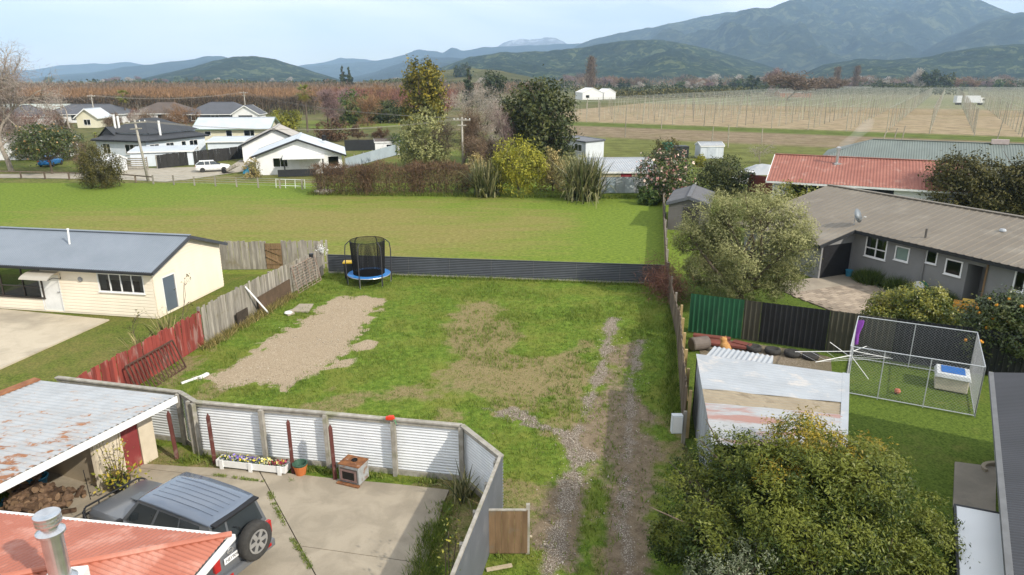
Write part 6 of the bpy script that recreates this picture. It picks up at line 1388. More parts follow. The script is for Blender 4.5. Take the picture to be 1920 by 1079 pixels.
for i in range(46):
    l = lob[1 + r.integers(len(lob) - 1)]; d = r.normal(size=3); d[1] -= .8; d /= np.linalg.norm(d); put('orange_fruit', om, ot, (l[0] + d[0] * l[3], l[1] + d[1] * l[4], max(.3, l[2] + d[2] * l[5])), scale=1.25)
for i, (px, py, w_, h_, lab) in enumerate(((1648, 523, 1.1, .8, 'grassy clump under the large house window'), (1630, 517, .7, .6, 'small grassy clump next to the blue bucket'), (1695, 535, .95, .75, 'arching grass clump between the two house windows'), (1760, 550, .8, .6, 'low green clump right of the hose reel'), (1785, 560, .7, .7, 'small leafy shrub by the grey house porch'), (1905, 590, 1.0, .8, 'low shrub under the last house window'))):
    g_ = GF.p(GF.px(px, py - 8)[0], 0, .5); n = 1400; t = thing('grass_clump', lab, 'plant', (g_.x, g_.y, 0), 0, 'clumps along the grey house wall'); P = r.normal(size=(n, 3)) * np.array([.22, .16, .02]) * w_; P[:, 2] = .02; D = r.normal(size=(n, 3)) * .65; D[:, 2] = 1
    put('blades', slivers('blades', P, D, h_, .018, LG['green'], r), t)
# ---- flax and strap leaved plants
def flax(label, loc, h, n, mat, seed, spread=.75, w=.05, name='flax_bush', group=None):
    r = np.random.default_rng(seed); t = thing(name, label, 'plant', loc, 0, group); V = []; Q = []; T = []
    for i in range(n):
        a = r.uniform(0, 6.283); lean = abs(r.normal(0, .42)) * spread + .08; L_ = h * r.uniform(.75, 1.25); o = np.array([r.normal(0, .16 * h * spread), r.normal(0, .16 * h * spread), 0]); dr = np.array([math.cos(a), math.sin(a), 0]); sd_ = np.array([-dr[1], dr[0], 0]); b0 = len(V); tv = r.random(); cur = r.uniform(.3, 1.5) * lean
        for k in range(5):
            s = k / 4; th = lean + cur * s * s; p = o + dr * L_ * s * math.sin(lean + cur * s * .6) + np.array([0, 0, L_ * s * math.cos(th * .75)]); ww = w * (1 - s ** 2) + .004; V += [p - sd_ * ww, p + sd_ * ww]; T += [tv, tv]
        Q += [(b0 + 2 * k, b0 + 2 * k + 1, b0 + 2 * k + 3, b0 + 2 * k + 2) for k in range(4)]
    put('leaves', np_mesh('leaves', V, Q, mat, {'t': T}), t); return t
LG['flax'] = leafmat('flax straps', (.05, .065, .025), (.13, .145, .055), (.33, .30, .15), .5, .2)
g_, h_, w_ = spec(1092, 374, 298, 115); flax('big green flax bush nearest the white roofed shed', g_, h_ * 1.0, 620, LG['flax'], 21, 1.0, .075)
g_, h_, w_ = spec(912, 368, 302, 90); flax('flax bush under the yellow green shrub', g_, h_ * .95, 430, LG['flax'], 22, 1.0, .07)
g_, h_, w_ = spec(790, 312, 266, 50); flax('flax bush at the end of the pale blue fence', g_, h_, 260, LG['flax'], 23, .9, .07)
flax('tall spiky flax behind the red fence boards', (-14.6, 27.2, 0), 1.5, 70, leafmat('dry flax', (.10, .10, .03), (.25, .22, .08), (.5, .42, .2)), 24, .8, .035)
flax('small spiky flax by the red fence', (-15.1, 25.9, 0), 1.1, 45, _pm['dry flax'], 25, .9, .03)
flax('strappy weeds at the corner of the concrete', (-1.35, 16.2, .02), .8, 60, LG['flax'], 26, 1.0, .018, 'strappy_weeds')
for i, (x, y, h_, lab) in enumerate(((-16.15, 27.4, 1.6, 'thin bare sapling in the sleepout lawn'), (-14.9, 29.0, 2.3, 'thin sapling beside the grey blue door'))):
    t = thing('sapling', lab, 'tree', (x, y, 0)); sg = []; tp_ = []; grow(sg, (0, 0, 0), (0, 0, 1), h_ * .6, .02, 2, r, 2, .5, .3, 0, .55, tp_); put('trunk', seg_mesh('trunk', sg, BARK, 4), t)
    C = np.array([p + r.normal(size=3) * .06 for p, d in tp_ for _ in range(5)]); put('leaves', leaf_cloud('leaves', C, .05, LG['broom'], r), t)
# weeds and dead vine on the boundary fence
n = 2600; t = thing('dead_vine', 'dead brown vine heaped over the boundary fence corner', 'vine', (8.3, 34.8, 0)); P = r.normal(size=(n, 3)) * np.array([.55, 1.1, .45]) + np.array([-.15, 0, .75]); P[:, 2] = np.abs(P[:, 2]); put('stems', slivers('stems', P, r.normal(size=(n, 3)), .45, .012, LG['redtwig'], r), t)
for i, (a, c, lab) in enumerate((((-13.1, 27.0), (-11.6, 34.5), 'dry weeds along the foot of the grey paling fence'), ((5.3, 20.2), (8.2, 33.5), 'rank grass along the foot of the boundary fence'), ((-10.5, 38.75), (8.2, 36.4), 'long grass along the low dark fence'), ((-2.0, 15.0), (-2.3, 10.5), 'leafy weeds beside the driveway edge'))):
    n = 2600; s_ = r.random(n); P = np.stack([a[0] + (c[0] - a[0]) * s_ + r.normal(0, .16, n), a[1] + (c[1] - a[1]) * s_ + r.normal(0, .1, n), np.full(n, .0)], 1); D = r.normal(size=(n, 3)) * .5; D[:, 2] = 1; o = put('weeds', slivers('weeds', P, D, .26 if i else .34, .012, LG['varie'] if i == 0 else m_blade, r)); tag(o, lab, 'weeds', kind='stuff')
t = thing('climbing_shrub', 'yellow green climber on the sheet fence top', 'shrub', (-1.15, 12.1, .0)); C = r.normal(size=(260, 3)) * np.array([.18, .7, .35]) + np.array([-.2, 0, 1.3]); put('leaves', leaf_cloud('leaves', C, .04, LG['citrus'], r), t); sg = [((-.25, y, 0), (-.15 + .1 * math.sin(y * 9), y + .2, 1.5), .02, .01) for y in (-.6, -.2, .2, .5)]; put('stems', seg_mesh('stems', sg, BARK, 4), t)

# ---- shrubs and trees of the middle distance
def bush(name, lab, px, base, top, wpx, mat, n=5000, ls=.12, seed=1, k=14, cat='shrub', dy=1.0, asp=.45, low=-.97, sub=.42, vtop=0., group=None, zc=.5, shell=.6, trunk=None, clump=.45):
    g_, h, w_ = spec(px, base, top, wpx); rr = np.random.default_rng(seed); rz_ = h * (1 - zc); lob = dome((0, 0, h * zc), (w_ / 2, w_ / 2 * dy, rz_), k, rr, sub, low)
    if zc <= .55: lob += [(w_ * .30 * math.cos(a), w_ * .30 * dy * math.sin(a), h * .22, w_ * .2, w_ * .2 * dy, h * .22) for a in np.arange(9) * .698]
    return leafy(name, lab, g_, lob, n, ls, mat, seed, trunk or max(.05, .02 * h), cat, clump=clump, asp=asp, vtop=vtop, group=group, shell=shell)
cm = bush('camellia', 'pink flowering camellia left of the dark round bush', 1247, 374, 282, 108, LG['camel'], 9000, .12, 31, 20)
def blossoms(t, n, mat, seed, size=.14):
    rr = np.random.default_rng(seed); cr_ = [c for c in t.children if c.name.startswith('crown')][0].data; co = np.empty(len(cr_.vertices) * 3, np.float32); cr_.vertices.foreach_get('co', co); co = co.reshape(-1, 3); co = co[(co[:, 1] < np.median(co[:, 1])) | (co[:, 2] > np.quantile(co[:, 2], .6))]
    C = co[rr.integers(len(co), size=n)] + rr.normal(size=(n, 3)) * .05; C[:, 1] -= .1; o = put('blossom', leaf_cloud('blossom', C, size, mat, rr, upb=.4, asp=.9), t); o['kind'] = 'stuff'
blossoms(cm, 340, leafmat('pink petals', (.55, .22, .22), (.70, .38, .34), (.82, .62, .5), trans=.1), 1)
bush('round_bush', 'dark green rounded bush right of the camellia', 1352, 360, 292, 108, LG['dark'], 8000, .12, 32, 18)
bush('yellow_shrub', 'brassy leafed shrub against the red roofed white house', 1494, 396, 342, 92, LG['citrus'], 5000, .13, 33, 14, vtop=.3)
bush('yellow_shrub', 'small yellow shrub at the middle of the white house wall', 1632, 384, 348, 36, LG['lime'], 1500, .1, 34, 8)
bush('garden_tree', 'dark multi stemmed tree on the left behind the brown roof', 1812, 412, 288, 160, LG['broom'], 20000, .13, 35, 30, 'tree', .8, low=-.7, zc=.5, trunk=.2)
bush('garden_tree', 'dark multi stemmed tree at the right edge behind the brown roof', 1925, 420, 292, 130, LG['broom'], 18000, .13, 36, 26, 'tree', .8, low=-.7, zc=.5, trunk=.2)
bush('lime_bush', 'bright yellow green bush between the two flax bushes', 972, 366, 257, 96, LG['lime'], 11000, .12, 37, 22, zc=.52, low=-.7)
bush('variegated_bush', 'cream variegated bush right of the yellow green bush', 1036, 358, 273, 62, LG['varie'], 5000, .11, 38, 14)
bush('variegated_bush', 'cream variegated bush left of the yellow green bush', 896, 352, 281, 52, LG['varie'], 3800, .11, 39, 12)
bush('scrub_bush', 'brown green bush behind the pink camellia', 1246, 300, 256, 52, LG['broom'], 2600, .14, 40, 10)
bush('scrub_bush', 'grey green shrub beside the grey portable cabin', 1075, 312, 284, 62, LG['olive'], 2200, .14, 41, 10)
bush('scrub_bush', 'yellow shrub in front of the white garden shed', 1312, 312, 290, 30, LG['lime'], 1000, .14, 42, 8)
bush('dark_tree', 'big dark evergreen tree left of the grey portable cabin', 1008, 308, 152, 142, LG['dark'], 17000, .26, 43, 28, 'tree', .9, zc=.55, low=-.75, trunk=.4)
bush('golden_conifer', 'golden cypress tree standing above the brown shrubs', 795, 262, 115, 82, LG['goldcon'], 9000, .32, 44, 24, 'tree', 1, zc=.52, low=-.85, trunk=.4)
bush('olive_shrub', 'olive green tree below the golden cypress', 800, 318, 198, 95, LG['olive'], 7000, .2, 45, 20, 'tree', zc=.5)
bush('green_bush', 'fresh green round bush beside the dark cottage yard fence', 745, 290, 240, 42, LG['green'], 2600, .16, 46, 10)
bush('green_tree', 'dark green bushy tree across the far lawn', 662, 232, 160, 58, LG['green'], 4000, .36, 47, 16, 'tree')
bush('dark_hedge', 'dark green hedge trees left of the golden cypress', 728, 230, 188, 84, LG['dark'], 4200, .36, 48, 14, 'hedge')
bush('lime_bush', 'round yellow green bush near the tall palm', 537, 246, 203, 60, LG['lime'], 4200, .22, 49, 16)
bush('russet_shrub', 'purple red shrub behind the white cottage roof', 626, 264, 222, 62, LG['hedge'], 3200, .2, 50, 12)
bush('conifer_tree', 'dark tree with spreading crown on the pasture knoll', 922, 208, 127, 54, LG['pine'], 3600, .5, 51, 14, 'tree', zc=.55)
bush('camellia_tree', 'dark camellia tree beside the pale barked birch', 98, 326, 234, 118, LG['camel'], 9000, .14, 52, 22, 'tree', zc=.6, low=-.3)
blossoms([o for o in bpy.data.objects if o.name.startswith('camellia_tree')][0], 160, leafmat('rusty petals', (.45, .24, .10), (.55, .34, .14), (.6, .45, .2)), 3, .12)
bush('twiggy_shrub', 'round brownish twiggy shrub at the paddock edge by the track', 192, 352, 270, 74, LG['broom'], 15000, .11, 53, 22, zc=.5, asp=.3, low=-.9)
bush('green_hedge', 'dark green shrub under the bare apple branches', 128, 300, 232, 70, LG['dark'], 3000, .14, 54, 12)
bush('conifer_bush', 'yellow green shrub in front of the far dark roofs', 300, 250, 228, 30, LG['lime'], 900, .18, 55, 8)
bush('conifer_bush', 'green shrub by the cream house gable', 433, 258, 236, 24, LG['green'], 900, .16, 56, 8)
bush('scrub_bush', 'leafy shrub left of the cottage veranda', 474, 334, 296, 34, LG['varie'], 1600, .1, 57, 10)
# ---- bare trees
def bare(name, lab, px, base, top, wpx, twig, bark, seed, depth=4, kids=3, spread=.62, up=.12, droop=0., nt=2600, tl=.09, lean=(0, 0), tw=.012, trunk_frac=.30, group=None, th=.022):
    g_, h, w_ = spec(px, base, top, wpx); rr = np.random.default_rng(seed); t = thing(name, lab, 'tree', g_, 0, group); sg = []; tips = []
    grow(sg, (0, 0, -.05), (lean[0], lean[1], 1), h * trunk_frac, th * h, depth, rr, kids, spread, up, droop, .72, tips, .16)
    S_ = np.array([s[1] for s in sg]); kz = h / max(S_[:, 2].max(), .1); kx = (w_ / 2) / max(np.abs(S_[:, 0]).max(), .1); kx = min(max(kx, .4), 2.2); sc3 = np.array([kx, kx, kz])
    sg = [(np.array(a) * sc3, np.array(b_) * sc3, c, d) for a, b_, c, d in sg]; put('trunk', seg_mesh('trunk', sg, bark, 5), t)
    tp_ = np.array([p for p, d in tips]) * sc3; td = np.array([d for p, d in tips]) * sc3; td /= np.linalg.norm(td, axis=1, keepdims=True) + 1e-9; k = rr.integers(len(tp_), size=nt)
    P = tp_[k] + rr.normal(size=(nt, 3)) * h * .035; D = td[k] + rr.normal(size=(nt, 3)) * .7; D[:, 2] += -1.8 * droop * 4 + .1
    put('twigs', slivers('twigs', P, D, h * tl, tw, twig, rr), t); return t
bare('birch_tree', 'tall bare weeping birch at the left edge of the picture', 22, 322, 62, 185, LG['birch'], PALEBARK, 61, 5, 3, .55, .22, .10, 12000, .07, tw=.014, trunk_frac=.26, th=.020)
bare('bare_tree', 'spreading bare pale tree behind the camellia tree', 140, 262, 172, 120, LG['paletwig'], PALEBARK, 62, 4, 3, .9, .0, 0, 1200, .08, tw=.014, trunk_frac=.22)
bare('bare_tree', 'bare twiggy tree behind the dark roofed white house', 252, 262, 196, 66, LG['paletwig'], PALEBARK, 63, 4, 3, .6, .2, 0, 1500, .1, tw=.012)
bare('bare_tree', 'orange brown bare tree between the dark roofs and cream house', 348, 262, 198, 72, LG['orangetwig'], BARK, 64, 4, 3, .7, .2, 0, 5000, .09, tw=.018)
bare('bare_tree', 'brown bare tree left of the orange brown one', 300, 262, 205, 70, LG['twig'], BARK, 65, 4, 3, .7, .2, 0, 3500, .09, tw=.016)
bare('bare_tree', 'whitish leafless tree above the brown willow scrub', 890, 268, 150, 135, LG['paletwig'], PALEBARK, 66, 5, 3, .7, .1, 0, 9000, .06, tw=.016)
bare('bare_tree', 'grey leafless tree in front of the big dark evergreen', 952, 312, 196, 78, LG['mauve'], PALEBARK, 67, 5, 3, .5, .25, 0, 5000, .08, tw=.010)
bare('willow_scrub', 'brown leafless willow behind the nearer power pole', 868, 312, 204, 110, LG['twig'], BARK, 68, 5, 3, .7, .1, 0, 9000, .08, tw=.012)
bare('willow_scrub', 'brown leafless scrub between the olive tree and the power pole', 838, 312, 222, 80, LG['darktwig'], BARK, 69, 5, 3, .7, .1, 0, 6000, .08, tw=.012)
bare('bare_tree', 'mauve leafless tree beside the tall palm', 615, 236, 166, 66, LG['mauve'], BARK, 70, 4, 3, .6, .2, 0, 5000, .1, tw=.03)
bare('bare_tree', 'orange leafless tree behind the dark hedge trees', 712, 226, 160, 110, LG['orangetwig'], BARK, 71, 4, 3, .9, .1, 0, 7000, .1, tw=.035)
bare('bare_tree', 'small leafless tree behind the red roofed house', 1425, 306, 262, 70, LG['olive'], PALEBARK, 72, 4, 3, .8, .1, 0, 700, .1, tw=.01)
bare('bare_tree', 'low leafless tree arching over the small grey shed', 178, 328, 262, 90, LG['twig'], BARK, 73, 4, 3, .9, .0, 0, 2200, .09, tw=.012)
bare('willow_scrub', 'brown thicket behind the pale barked birch', 60, 285, 205, 120, LG['redtwig'], BARK, 74, 4, 3, .9, .1, 0, 6000, .1, tw=.02)
for a in (('brown thicket behind the villa on the left', 215, 262, 214, 60, 'twig', 171), ('russet thicket in front of the far bungalows', 265, 250, 206, 60, 'redtwig', 172), ('orange thicket beside the cream house gable', 325, 258, 216, 56, 'orangetwig', 173), ('brown thicket left of the yellow house', 118, 262, 206, 70, 'twig', 174), ('dull brown thicket at the far left edge', 20, 262, 200, 90, 'redtwig', 175), ('brown scrub between cottage roof and far lawn', 672, 262, 236, 60, 'twig', 176), ('russet scrub left of the olive green tree', 712, 262, 238, 50, 'hedge', 177), ('orange brown thicket right of the palm', 690, 236, 176, 80, 'orangetwig', 178), ('mauve thicket behind the green bushy tree', 645, 228, 168, 60, 'mauve', 179), ('brown scrub at the foot of the big dark evergreen', 930, 316, 262, 70, 'darktwig', 180), ('tan scrub behind the variegated bush', 905, 318, 250, 70, 'twig', 181)):
    bare('scrub_thicket', a[0], a[1], a[2], a[3], a[4], LG[a[5]], BARK, a[6], 4, 3, .9, .1, 0, 5000, .12, tw=.02, trunk_frac=.2, group='leafless thickets in the middle distance')
for a in (('dark green shrub behind the camellia tree', 60, 300, 262, 70, 'dark', 271), ('small green shrub at the villa corner', 232, 262, 240, 40, 'green', 272), ('low hedge in front of the far bungalows', 420, 226, 208, 70, 'dark', 273), ('green garden shrub right of the cream house', 520, 262, 244, 36, 'broom', 274), ('green scrub right of the dark hedge trees', 775, 232, 196, 50, 'green', 275), ('grey green scrub below the grey leafless tree', 960, 318, 276, 60, 'olive', 276), ('dark bush under the big dark evergreen', 1052, 300, 262, 50, 'dark', 277), ('leafy weeds at the right end of the paddock', 1215, 384, 350, 40, 'green', 278)):
    bush('garden_shrub', a[0], a[1], a[2], a[3], a[4], LG[a[5]], 2600, .16, a[6], 12, group='garden shrubs in the middle distance')
# ---- russet hedge along the far side of the paddock, three shrubs
for i, (cx, w_, lab) in enumerate(((645, 100, 'russet leafless hedge shrub nearest the white cottage'), (735, 110, 'russet leafless hedge shrub in the middle of the row'), (825, 100, 'russet leafless hedge shrub next to the flax bush'))):
    g_, h, ww = spec(cx, 364, 306, w_); t = thing('hedge_shrub', lab, 'hedge', g_, 0, 'russet hedge along the paddock'); rr = np.random.default_rng(80 + i); n = 9000
    P = np.stack([rr.uniform(-ww * .56, ww * .56, n), rr.normal(0, .75, n), rr.random(n) ** .8 * h], 1); P[:, 2] *= .82 + .3 * fbm(P[:, 0] * .8 + i * 9, P[:, 0] * 0, 3, 3); D = rr.normal(size=(n, 3)) * .8; D[:, 2] += .7
    put('twigs', slivers('twigs', P, D, .42, .016, LG['hedge'], rr), t); sg = [((x, y, 0), (x + rr.normal(0, .3), y + rr.normal(0, .3), h * .7), .04, .015) for x, y in zip(rr.uniform(-ww / 2, ww / 2, 22), rr.normal(0, .4, 22))]; put('stems', seg_mesh('stems', sg, BARK, 4), t)
n = 9000; rr = np.random.default_rng(90); P = np.stack([rr.uniform(-20.5, 14, n), 67.0 + rr.normal(0, .35, n) + 0, np.zeros(n)], 1); P[:, 1] += np.interp(P[:, 0], [-20, -5, 9, 14], [1.3, .2, -1, -.8]); D = rr.normal(size=(n, 3)) * .5; D[:, 2] = 1; tag(put('long_grass', slivers('long_grass', P, D, .4, .02, m_blade, rr)), 'long grass at the far edge of the paddock', 'grass', kind='stuff')
# ---- palms
def palm(lab, px, base, top, wpx, seed, mat, n=60, name='palm_tree'):
    g_, h, w_ = spec(px, base, top, wpx); rr = np.random.default_rng(seed); t = thing(name, lab, 'palm', g_); put('trunk', seg_mesh('trunk', [((0, 0, -.05), (.05, 0, h * .5), .22, .18), ((.05, 0, h * .5), (0, 0, h - w_ * .42), .18, .2)], BARK, 8), t); V = []; Q = []; T = []
    for i in range(n):
        a = rr.uniform(0, 6.283); el = rr.uniform(-1.0, 1.2); d = np.array([math.cos(a) * math.cos(el), math.sin(a) * math.cos(el), math.sin(el)]); L_ = w_ * .5 * rr.uniform(.8, 1.1); c = np.array([0, 0, h - w_ * .42]); sd_ = np.cross(d, [0, 0, 1.]); sd_ /= np.linalg.norm(sd_) + 1e-9; up_ = np.cross(sd_, d); tv = np.clip(.5 + .4 * math.sin(el) + rr.normal(0, .15), 0, 1)
        for j in range(9):
            f = (j - 4) * .16; e = d * math.cos(f) + sd_ * math.sin(f); e = e * L_ * .55 + np.array([0, 0, -.12 * L_]); m = c + d * L_ * .55; b0 = len(V); V += [m - up_ * .03 - sd_ * .05, m + sd_ * .05, m + e]; Q.append((b0, b0 + 1, b0 + 2)); T += [tv] * 3
        b0 = len(V); V += [c, c + sd_ * .05, c + d * L_ * .6]; Q.append((b0, b0 + 1, b0 + 2)); T += [tv] * 3
    put('fronds', np_mesh('fronds', V, Q, mat, {'t': T}), t); return t
LG['palm'] = leafmat('palm fronds', (.16, .13, .03), (.15, .17, .025), (.22, .24, .04), .5, .2)
palm('tall fan palm behind the white cottage', 577, 248, 158, 36, 91, LG['palm'], 90); palm('fan palm among the bare trees at the far left', 238, 228, 168, 30, 92, LG['palm'], 70); palm('small cabbage palm in front of the cream house', 415, 258, 228, 26, 93, LG['palm'], 50)
palm('small palm standing before the white house wall', 185, 288, 248, 14, 94, LG['palm'], 40)
# ================================================================== HOUSES BEYOND THE PADDOCK
def house(name, label, O, dv, W, D, eave, ridge, roofm, wallm, kind='w', ov=.4, wins=(), doors=(), trim=None, cat='house', frame=None, corrp=.25, base=0., glass=None):
    O = Vector((O[0], O[1], base)); d = Vector((dv[0], dv[1], 0)).normalized(); bk = Vector((-d.y, d.x, 0)); t = thing(name, label, cat, O)
    F = [Facade(O, d), Facade(O + d * W, bk), Facade(O + d * W + bk * D, -d), Facade(O + bk * D, -bk)]; Ls = [W, D, W, D]
    holes = [[w[1:5] for w in list(wins) + list(doors) if w[0] == i] for i in range(4)]
    b = MB()
    for i in range(4): F[i].wall(b, 0, Ls[i], 0, eave, holes[i], .1)
    if kind == 'w':
        for i in (1, 3): b.poly(F[i].p(0, eave), F[i].p(D, eave), F[i].p(D / 2, ridge))
    elif kind == 'd':
        for i in (0, 2): b.poly(F[i].p(0, eave), F[i].p(W, eave), F[i].p(W / 2, ridge))
    b.build('wall', wallm, t, world=True)
    P = lambda x, y, z: O + d * x + bk * y + Vector((0, 0, z + .05)); k = (ridge - eave) / ((D if kind in ('w', 'hip') else W) / 2); e = eave - k * ov
    rb = MB()
    if kind == 'w': rs = [([P(-ov, -ov, e), P(W + ov, -ov, e), P(W + ov, D / 2, ridge), P(-ov, D / 2, ridge)], bk), ([P(-ov, D / 2, ridge), P(W + ov, D / 2, ridge), P(W + ov, D + ov, e), P(-ov, D + ov, e)], bk)]; rl = (P(-ov, D / 2, ridge), P(W + ov, D / 2, ridge))
    elif kind == 'd': rs = [([P(-ov, -ov, e), P(W / 2, -ov, ridge), P(W / 2, D + ov, ridge), P(-ov, D + ov, e)], d), ([P(W / 2, -ov, ridge), P(W + ov, -ov, e), P(W + ov, D + ov, e), P(W / 2, D + ov, ridge)], d)]; rl = (P(W / 2, -ov, ridge), P(W / 2, D + ov, ridge))
    elif kind == 'hip':
        h_ = D / 2; rs = [([P(-ov, -ov, e), P(W + ov, -ov, e), P(W - h_, h_, ridge), P(h_, h_, ridge)], bk), ([P(W + ov, -ov, e), P(W + ov, D + ov, e), P(W - h_, h_, ridge)], d), ([P(h_, h_, ridge), P(W - h_, h_, ridge), P(W + ov, D + ov, e), P(-ov, D + ov, e)], bk), ([P(-ov, D + ov, e), P(-ov, -ov, e), P(h_, h_, ridge)], d)]; rl = (P(h_, h_, ridge), P(W - h_, h_, ridge))
    else: rs = [([P(-ov, -ov, eave), P(W + ov, -ov, eave), P(W + ov, D + ov, ridge), P(-ov, D + ov, ridge)], bk)]; rl = (P(-ov, D + ov, ridge), P(W + ov, D + ov, ridge))
    for pts, al in rs: corr(rb, pts, al, corrp, .018)
    ro = rb.build('roof', roofm, t, world=True)
    b = MB(); b.beam(rl[0] + Vector((0, 0, .03)), rl[1] + Vector((0, 0, .03)), .3, .05); b.build('ridge_cap', roofm, ro)
    b = MB(); tr_ = trim or M_white
    if kind in ('w', 'hip'):
        for y in (-ov, D + ov): b.beam(P(-ov, y, e - .1), P(W + ov, y, e - .1), .08, .16)
        if kind == 'hip':
            for x in (-ov, W + ov): b.beam(P(x, -ov, e - .1), P(x, D + ov, e - .1), .08, .16)
        else:
            for x in (-ov, W + ov): b.beam(P(x, -ov, e - .08), P(x, D / 2, ridge - .08), .06, .2); b.beam(P(x, D / 2, ridge - .08), P(x, D + ov, e - .08), .06, .2)
    elif kind == 'd':
        for y in (-ov, D + ov): b.beam(P(-ov, y, e - .08), P(W / 2, y, ridge - .08), .06, .22); b.beam(P(W / 2, y, ridge - .08), P(W + ov, y, e - .08), .06, .22)
        for x in (-ov, W + ov): b.beam(P(x, -ov, e - .1), P(x, D + ov, e - .1), .08, .16)
    else: b.beam(P(-ov, -ov, eave - .08), P(W + ov, -ov, eave - .08), .06, .18); b.beam(P(-ov, -ov, eave - .08), P(-ov, D + ov, ridge - .08), .06, .18); b.beam(P(W + ov, -ov, eave - .08), P(W + ov, D + ov, ridge - .08), .06, .18)
    b.build('fascia', tr_, t, world=True)
    for w_ in wins: F[w_[0]].window(t, w_[1:5], w_[5] if len(w_) > 5 else (.5,), (), .07, frame or M_white, glass)
    for w_ in doors: F[w_[0]].door(t, w_[1:5], w_[5])
    return t, F, P
M_wb = lap_mat('white weatherboard', (.78, .78, .77), (.70, .70, .69), .2, .4); M_bw = lap_mat('pale blue weatherboard', (.66, .71, .76), (.58, .63, .68), .2, .4)
M_blackroof = pm('black iron roof', (.050, .053, .060), (.042, .045, .05), .4, .5); M_paleroof = pm('pale zinc roof', (.52, .57, .62), (.45, .49, .53), .5, .45); M_tanroof = pm('tan grey roof', (.42, .40, .37), (.34, .32, .29), .5, .7); M_yel = lap_mat('cream weatherboard far', (.66, .62, .47), (.6, .56, .42), .2, .3)
M_greent = pm('sage trim', (.18, .27, .20)); M_brownroof = pm('brown tile roof', (.13, .105, .09), (.10, .08, .07), .6, .8); M_slate = pm('slate roof', (.105, .11, .125), (.085, .09, .10), .5, .6)
ct_, CF, CPt = house('cottage', 'white gabled cottage with pale roof and front veranda beyond the paddock', (-30.6, 82.3), (.97, .244), 10, 9.5, 2.35, 4.15, M_paleroof, M_wb, 'd', .55,
    wins=((0, 2.0, 3.6, .95, 1.95, (.5,)), (0, 8.4, 9.6, .85, 2.0, ()), (1, .5, 1.6, .9, 2.0, (.5,)), (1, 4.3, 5.6, .8, 2.0, (.5,)), (1, 7.6, 8.3, .8, 2.0, ())), doors=((1, 2.6, 3.4, .1, 2.05, pm('turquoise door', (.12, .42, .46))), (0, 5.0, 6.9, .1, 2.0, M_curtain)), trim=M_dark)
vr = MB(); vp = lambda x, y, z: CPt(x, y, z)
vr.slab([vp(3.2, -.05, 2.3), vp(8.0, -.05, 2.3), vp(8.0, -2.3, 2.0), vp(3.2, -2.3, 2.0)], .06); vo_ = vr.build('veranda_roof', pm('white veranda roof', (.70, .70, .69)), ct_, world=True)
for x in (3.4, 7.8): b = MB(); q = vp(x, -2.15, 0); b.box((q.x, q.y, 1.0), (.14, .14, 2.0)); b.build('veranda_post', M_dark, ct_, world=True)
b = MB(); b.beam(vp(2.6, -2.5, .42), vp(6.9, -2.5, .42), .08, .8); b.beam(vp(7.8, -2.5, .42), vp(10.2, -2.5, .42), .08, .8); b.build('veranda_wall', M_dark, ct_, world=True)
b = MB(); b.lathe([(.28, 0), (.28, .5), (.34, .5), (.34, .6), (.2, .7)], 12); o = b.build('chimney', M_black, ct_); q = vp(8.0, 6, 3.4); o.location = q - ct_.location
house('cottage_annex', 'white gabled outbuilding with tan roof left behind the cottage', (-37.2, 95.6), (.97, .244), 8.8, 10, 2.4, 4.5, M_tanroof, M_wb, 'd', .4, wins=((0, 2.6, 4.4, .5, 1.7, (.5,)),), trim=M_dark, cat='building')
# dark roofed villa with skirt roof
vt, VF, VP = house('villa', 'white villa with black two tier roof and white flues', (-59.6, 99.6), (.954, -.3), 9, 11.5, 2.75, 2.9, M_blackroof, M_bw, 'hip', .45,
    wins=((0, 5.2, 7.6, .9, 2.2, (.33, .66)), (0, 1.2, 2.4, .9, 2.2, (.5,)), (1, .6, 2.2, .9, 2.2, (.5,)), (1, 3.6, 5.0, .9, 2.2, (.5,)), (1, 8.2, 9.8, .9, 2.2, (.5,))), doors=((1, 6.6, 7.4, .3, 2.2, M_glass),), trim=M_dark)
b = MB(); pp = lambda x, y, z: VP(x, y, z)
corr(b, [pp(-.5, -.5, 2.78), pp(9.5, -.5, 2.78), pp(7.5, 2.4, 3.6), pp(1.0, 2.4, 3.6)], Vector((.3, .954, 0)), .25, .018); corr(b, [pp(9.5, -.5, 2.78), pp(9.5, 12, 2.78), pp(7.5, 10, 3.6), pp(7.5, 2.4, 3.6)], Vector((.954, -.3, 0)), .25, .018); b.build('skirt_roof', M_blackroof, vt, world=True)
b = MB(); A4 = [pp(-.6, 1.6, 3.65), pp(8.2, 1.6, 3.65), pp(8.2, 11.5, 3.65), pp(-.6, 11.5, 3.65)]; R2_ = [pp(3.8, 5.2, 5.5), pp(3.8, 7.8, 5.5)]
for pts, al in (([A4[0], A4[1], R2_[0]], (.3, .954, 0)), ([A4[1], A4[2], R2_[1], R2_[0]], (.954, -.3, 0)), ([A4[2], A4[3], R2_[1]], (.3, .954, 0)), ([A4[3], A4[0], R2_[0], R2_[1]], (.954, -.3, 0))): corr(b, pts, Vector(al), .25, .018)
b.build('upper_roof', M_blackroof, vt, world=True)
b = MB(); b.poly(pp(-.3, 1.9, 2.8), pp(7.6, 1.9, 2.8), pp(7.6, 1.9, 3.68), pp(-.3, 1.9, 3.68)); b.poly(pp(7.8, 1.9, 2.8), pp(7.8, 11, 2.8), pp(7.8, 11, 3.68), pp(7.8, 1.9, 3.68)); b.build('upper_wall', M_bw, vt, world=True)
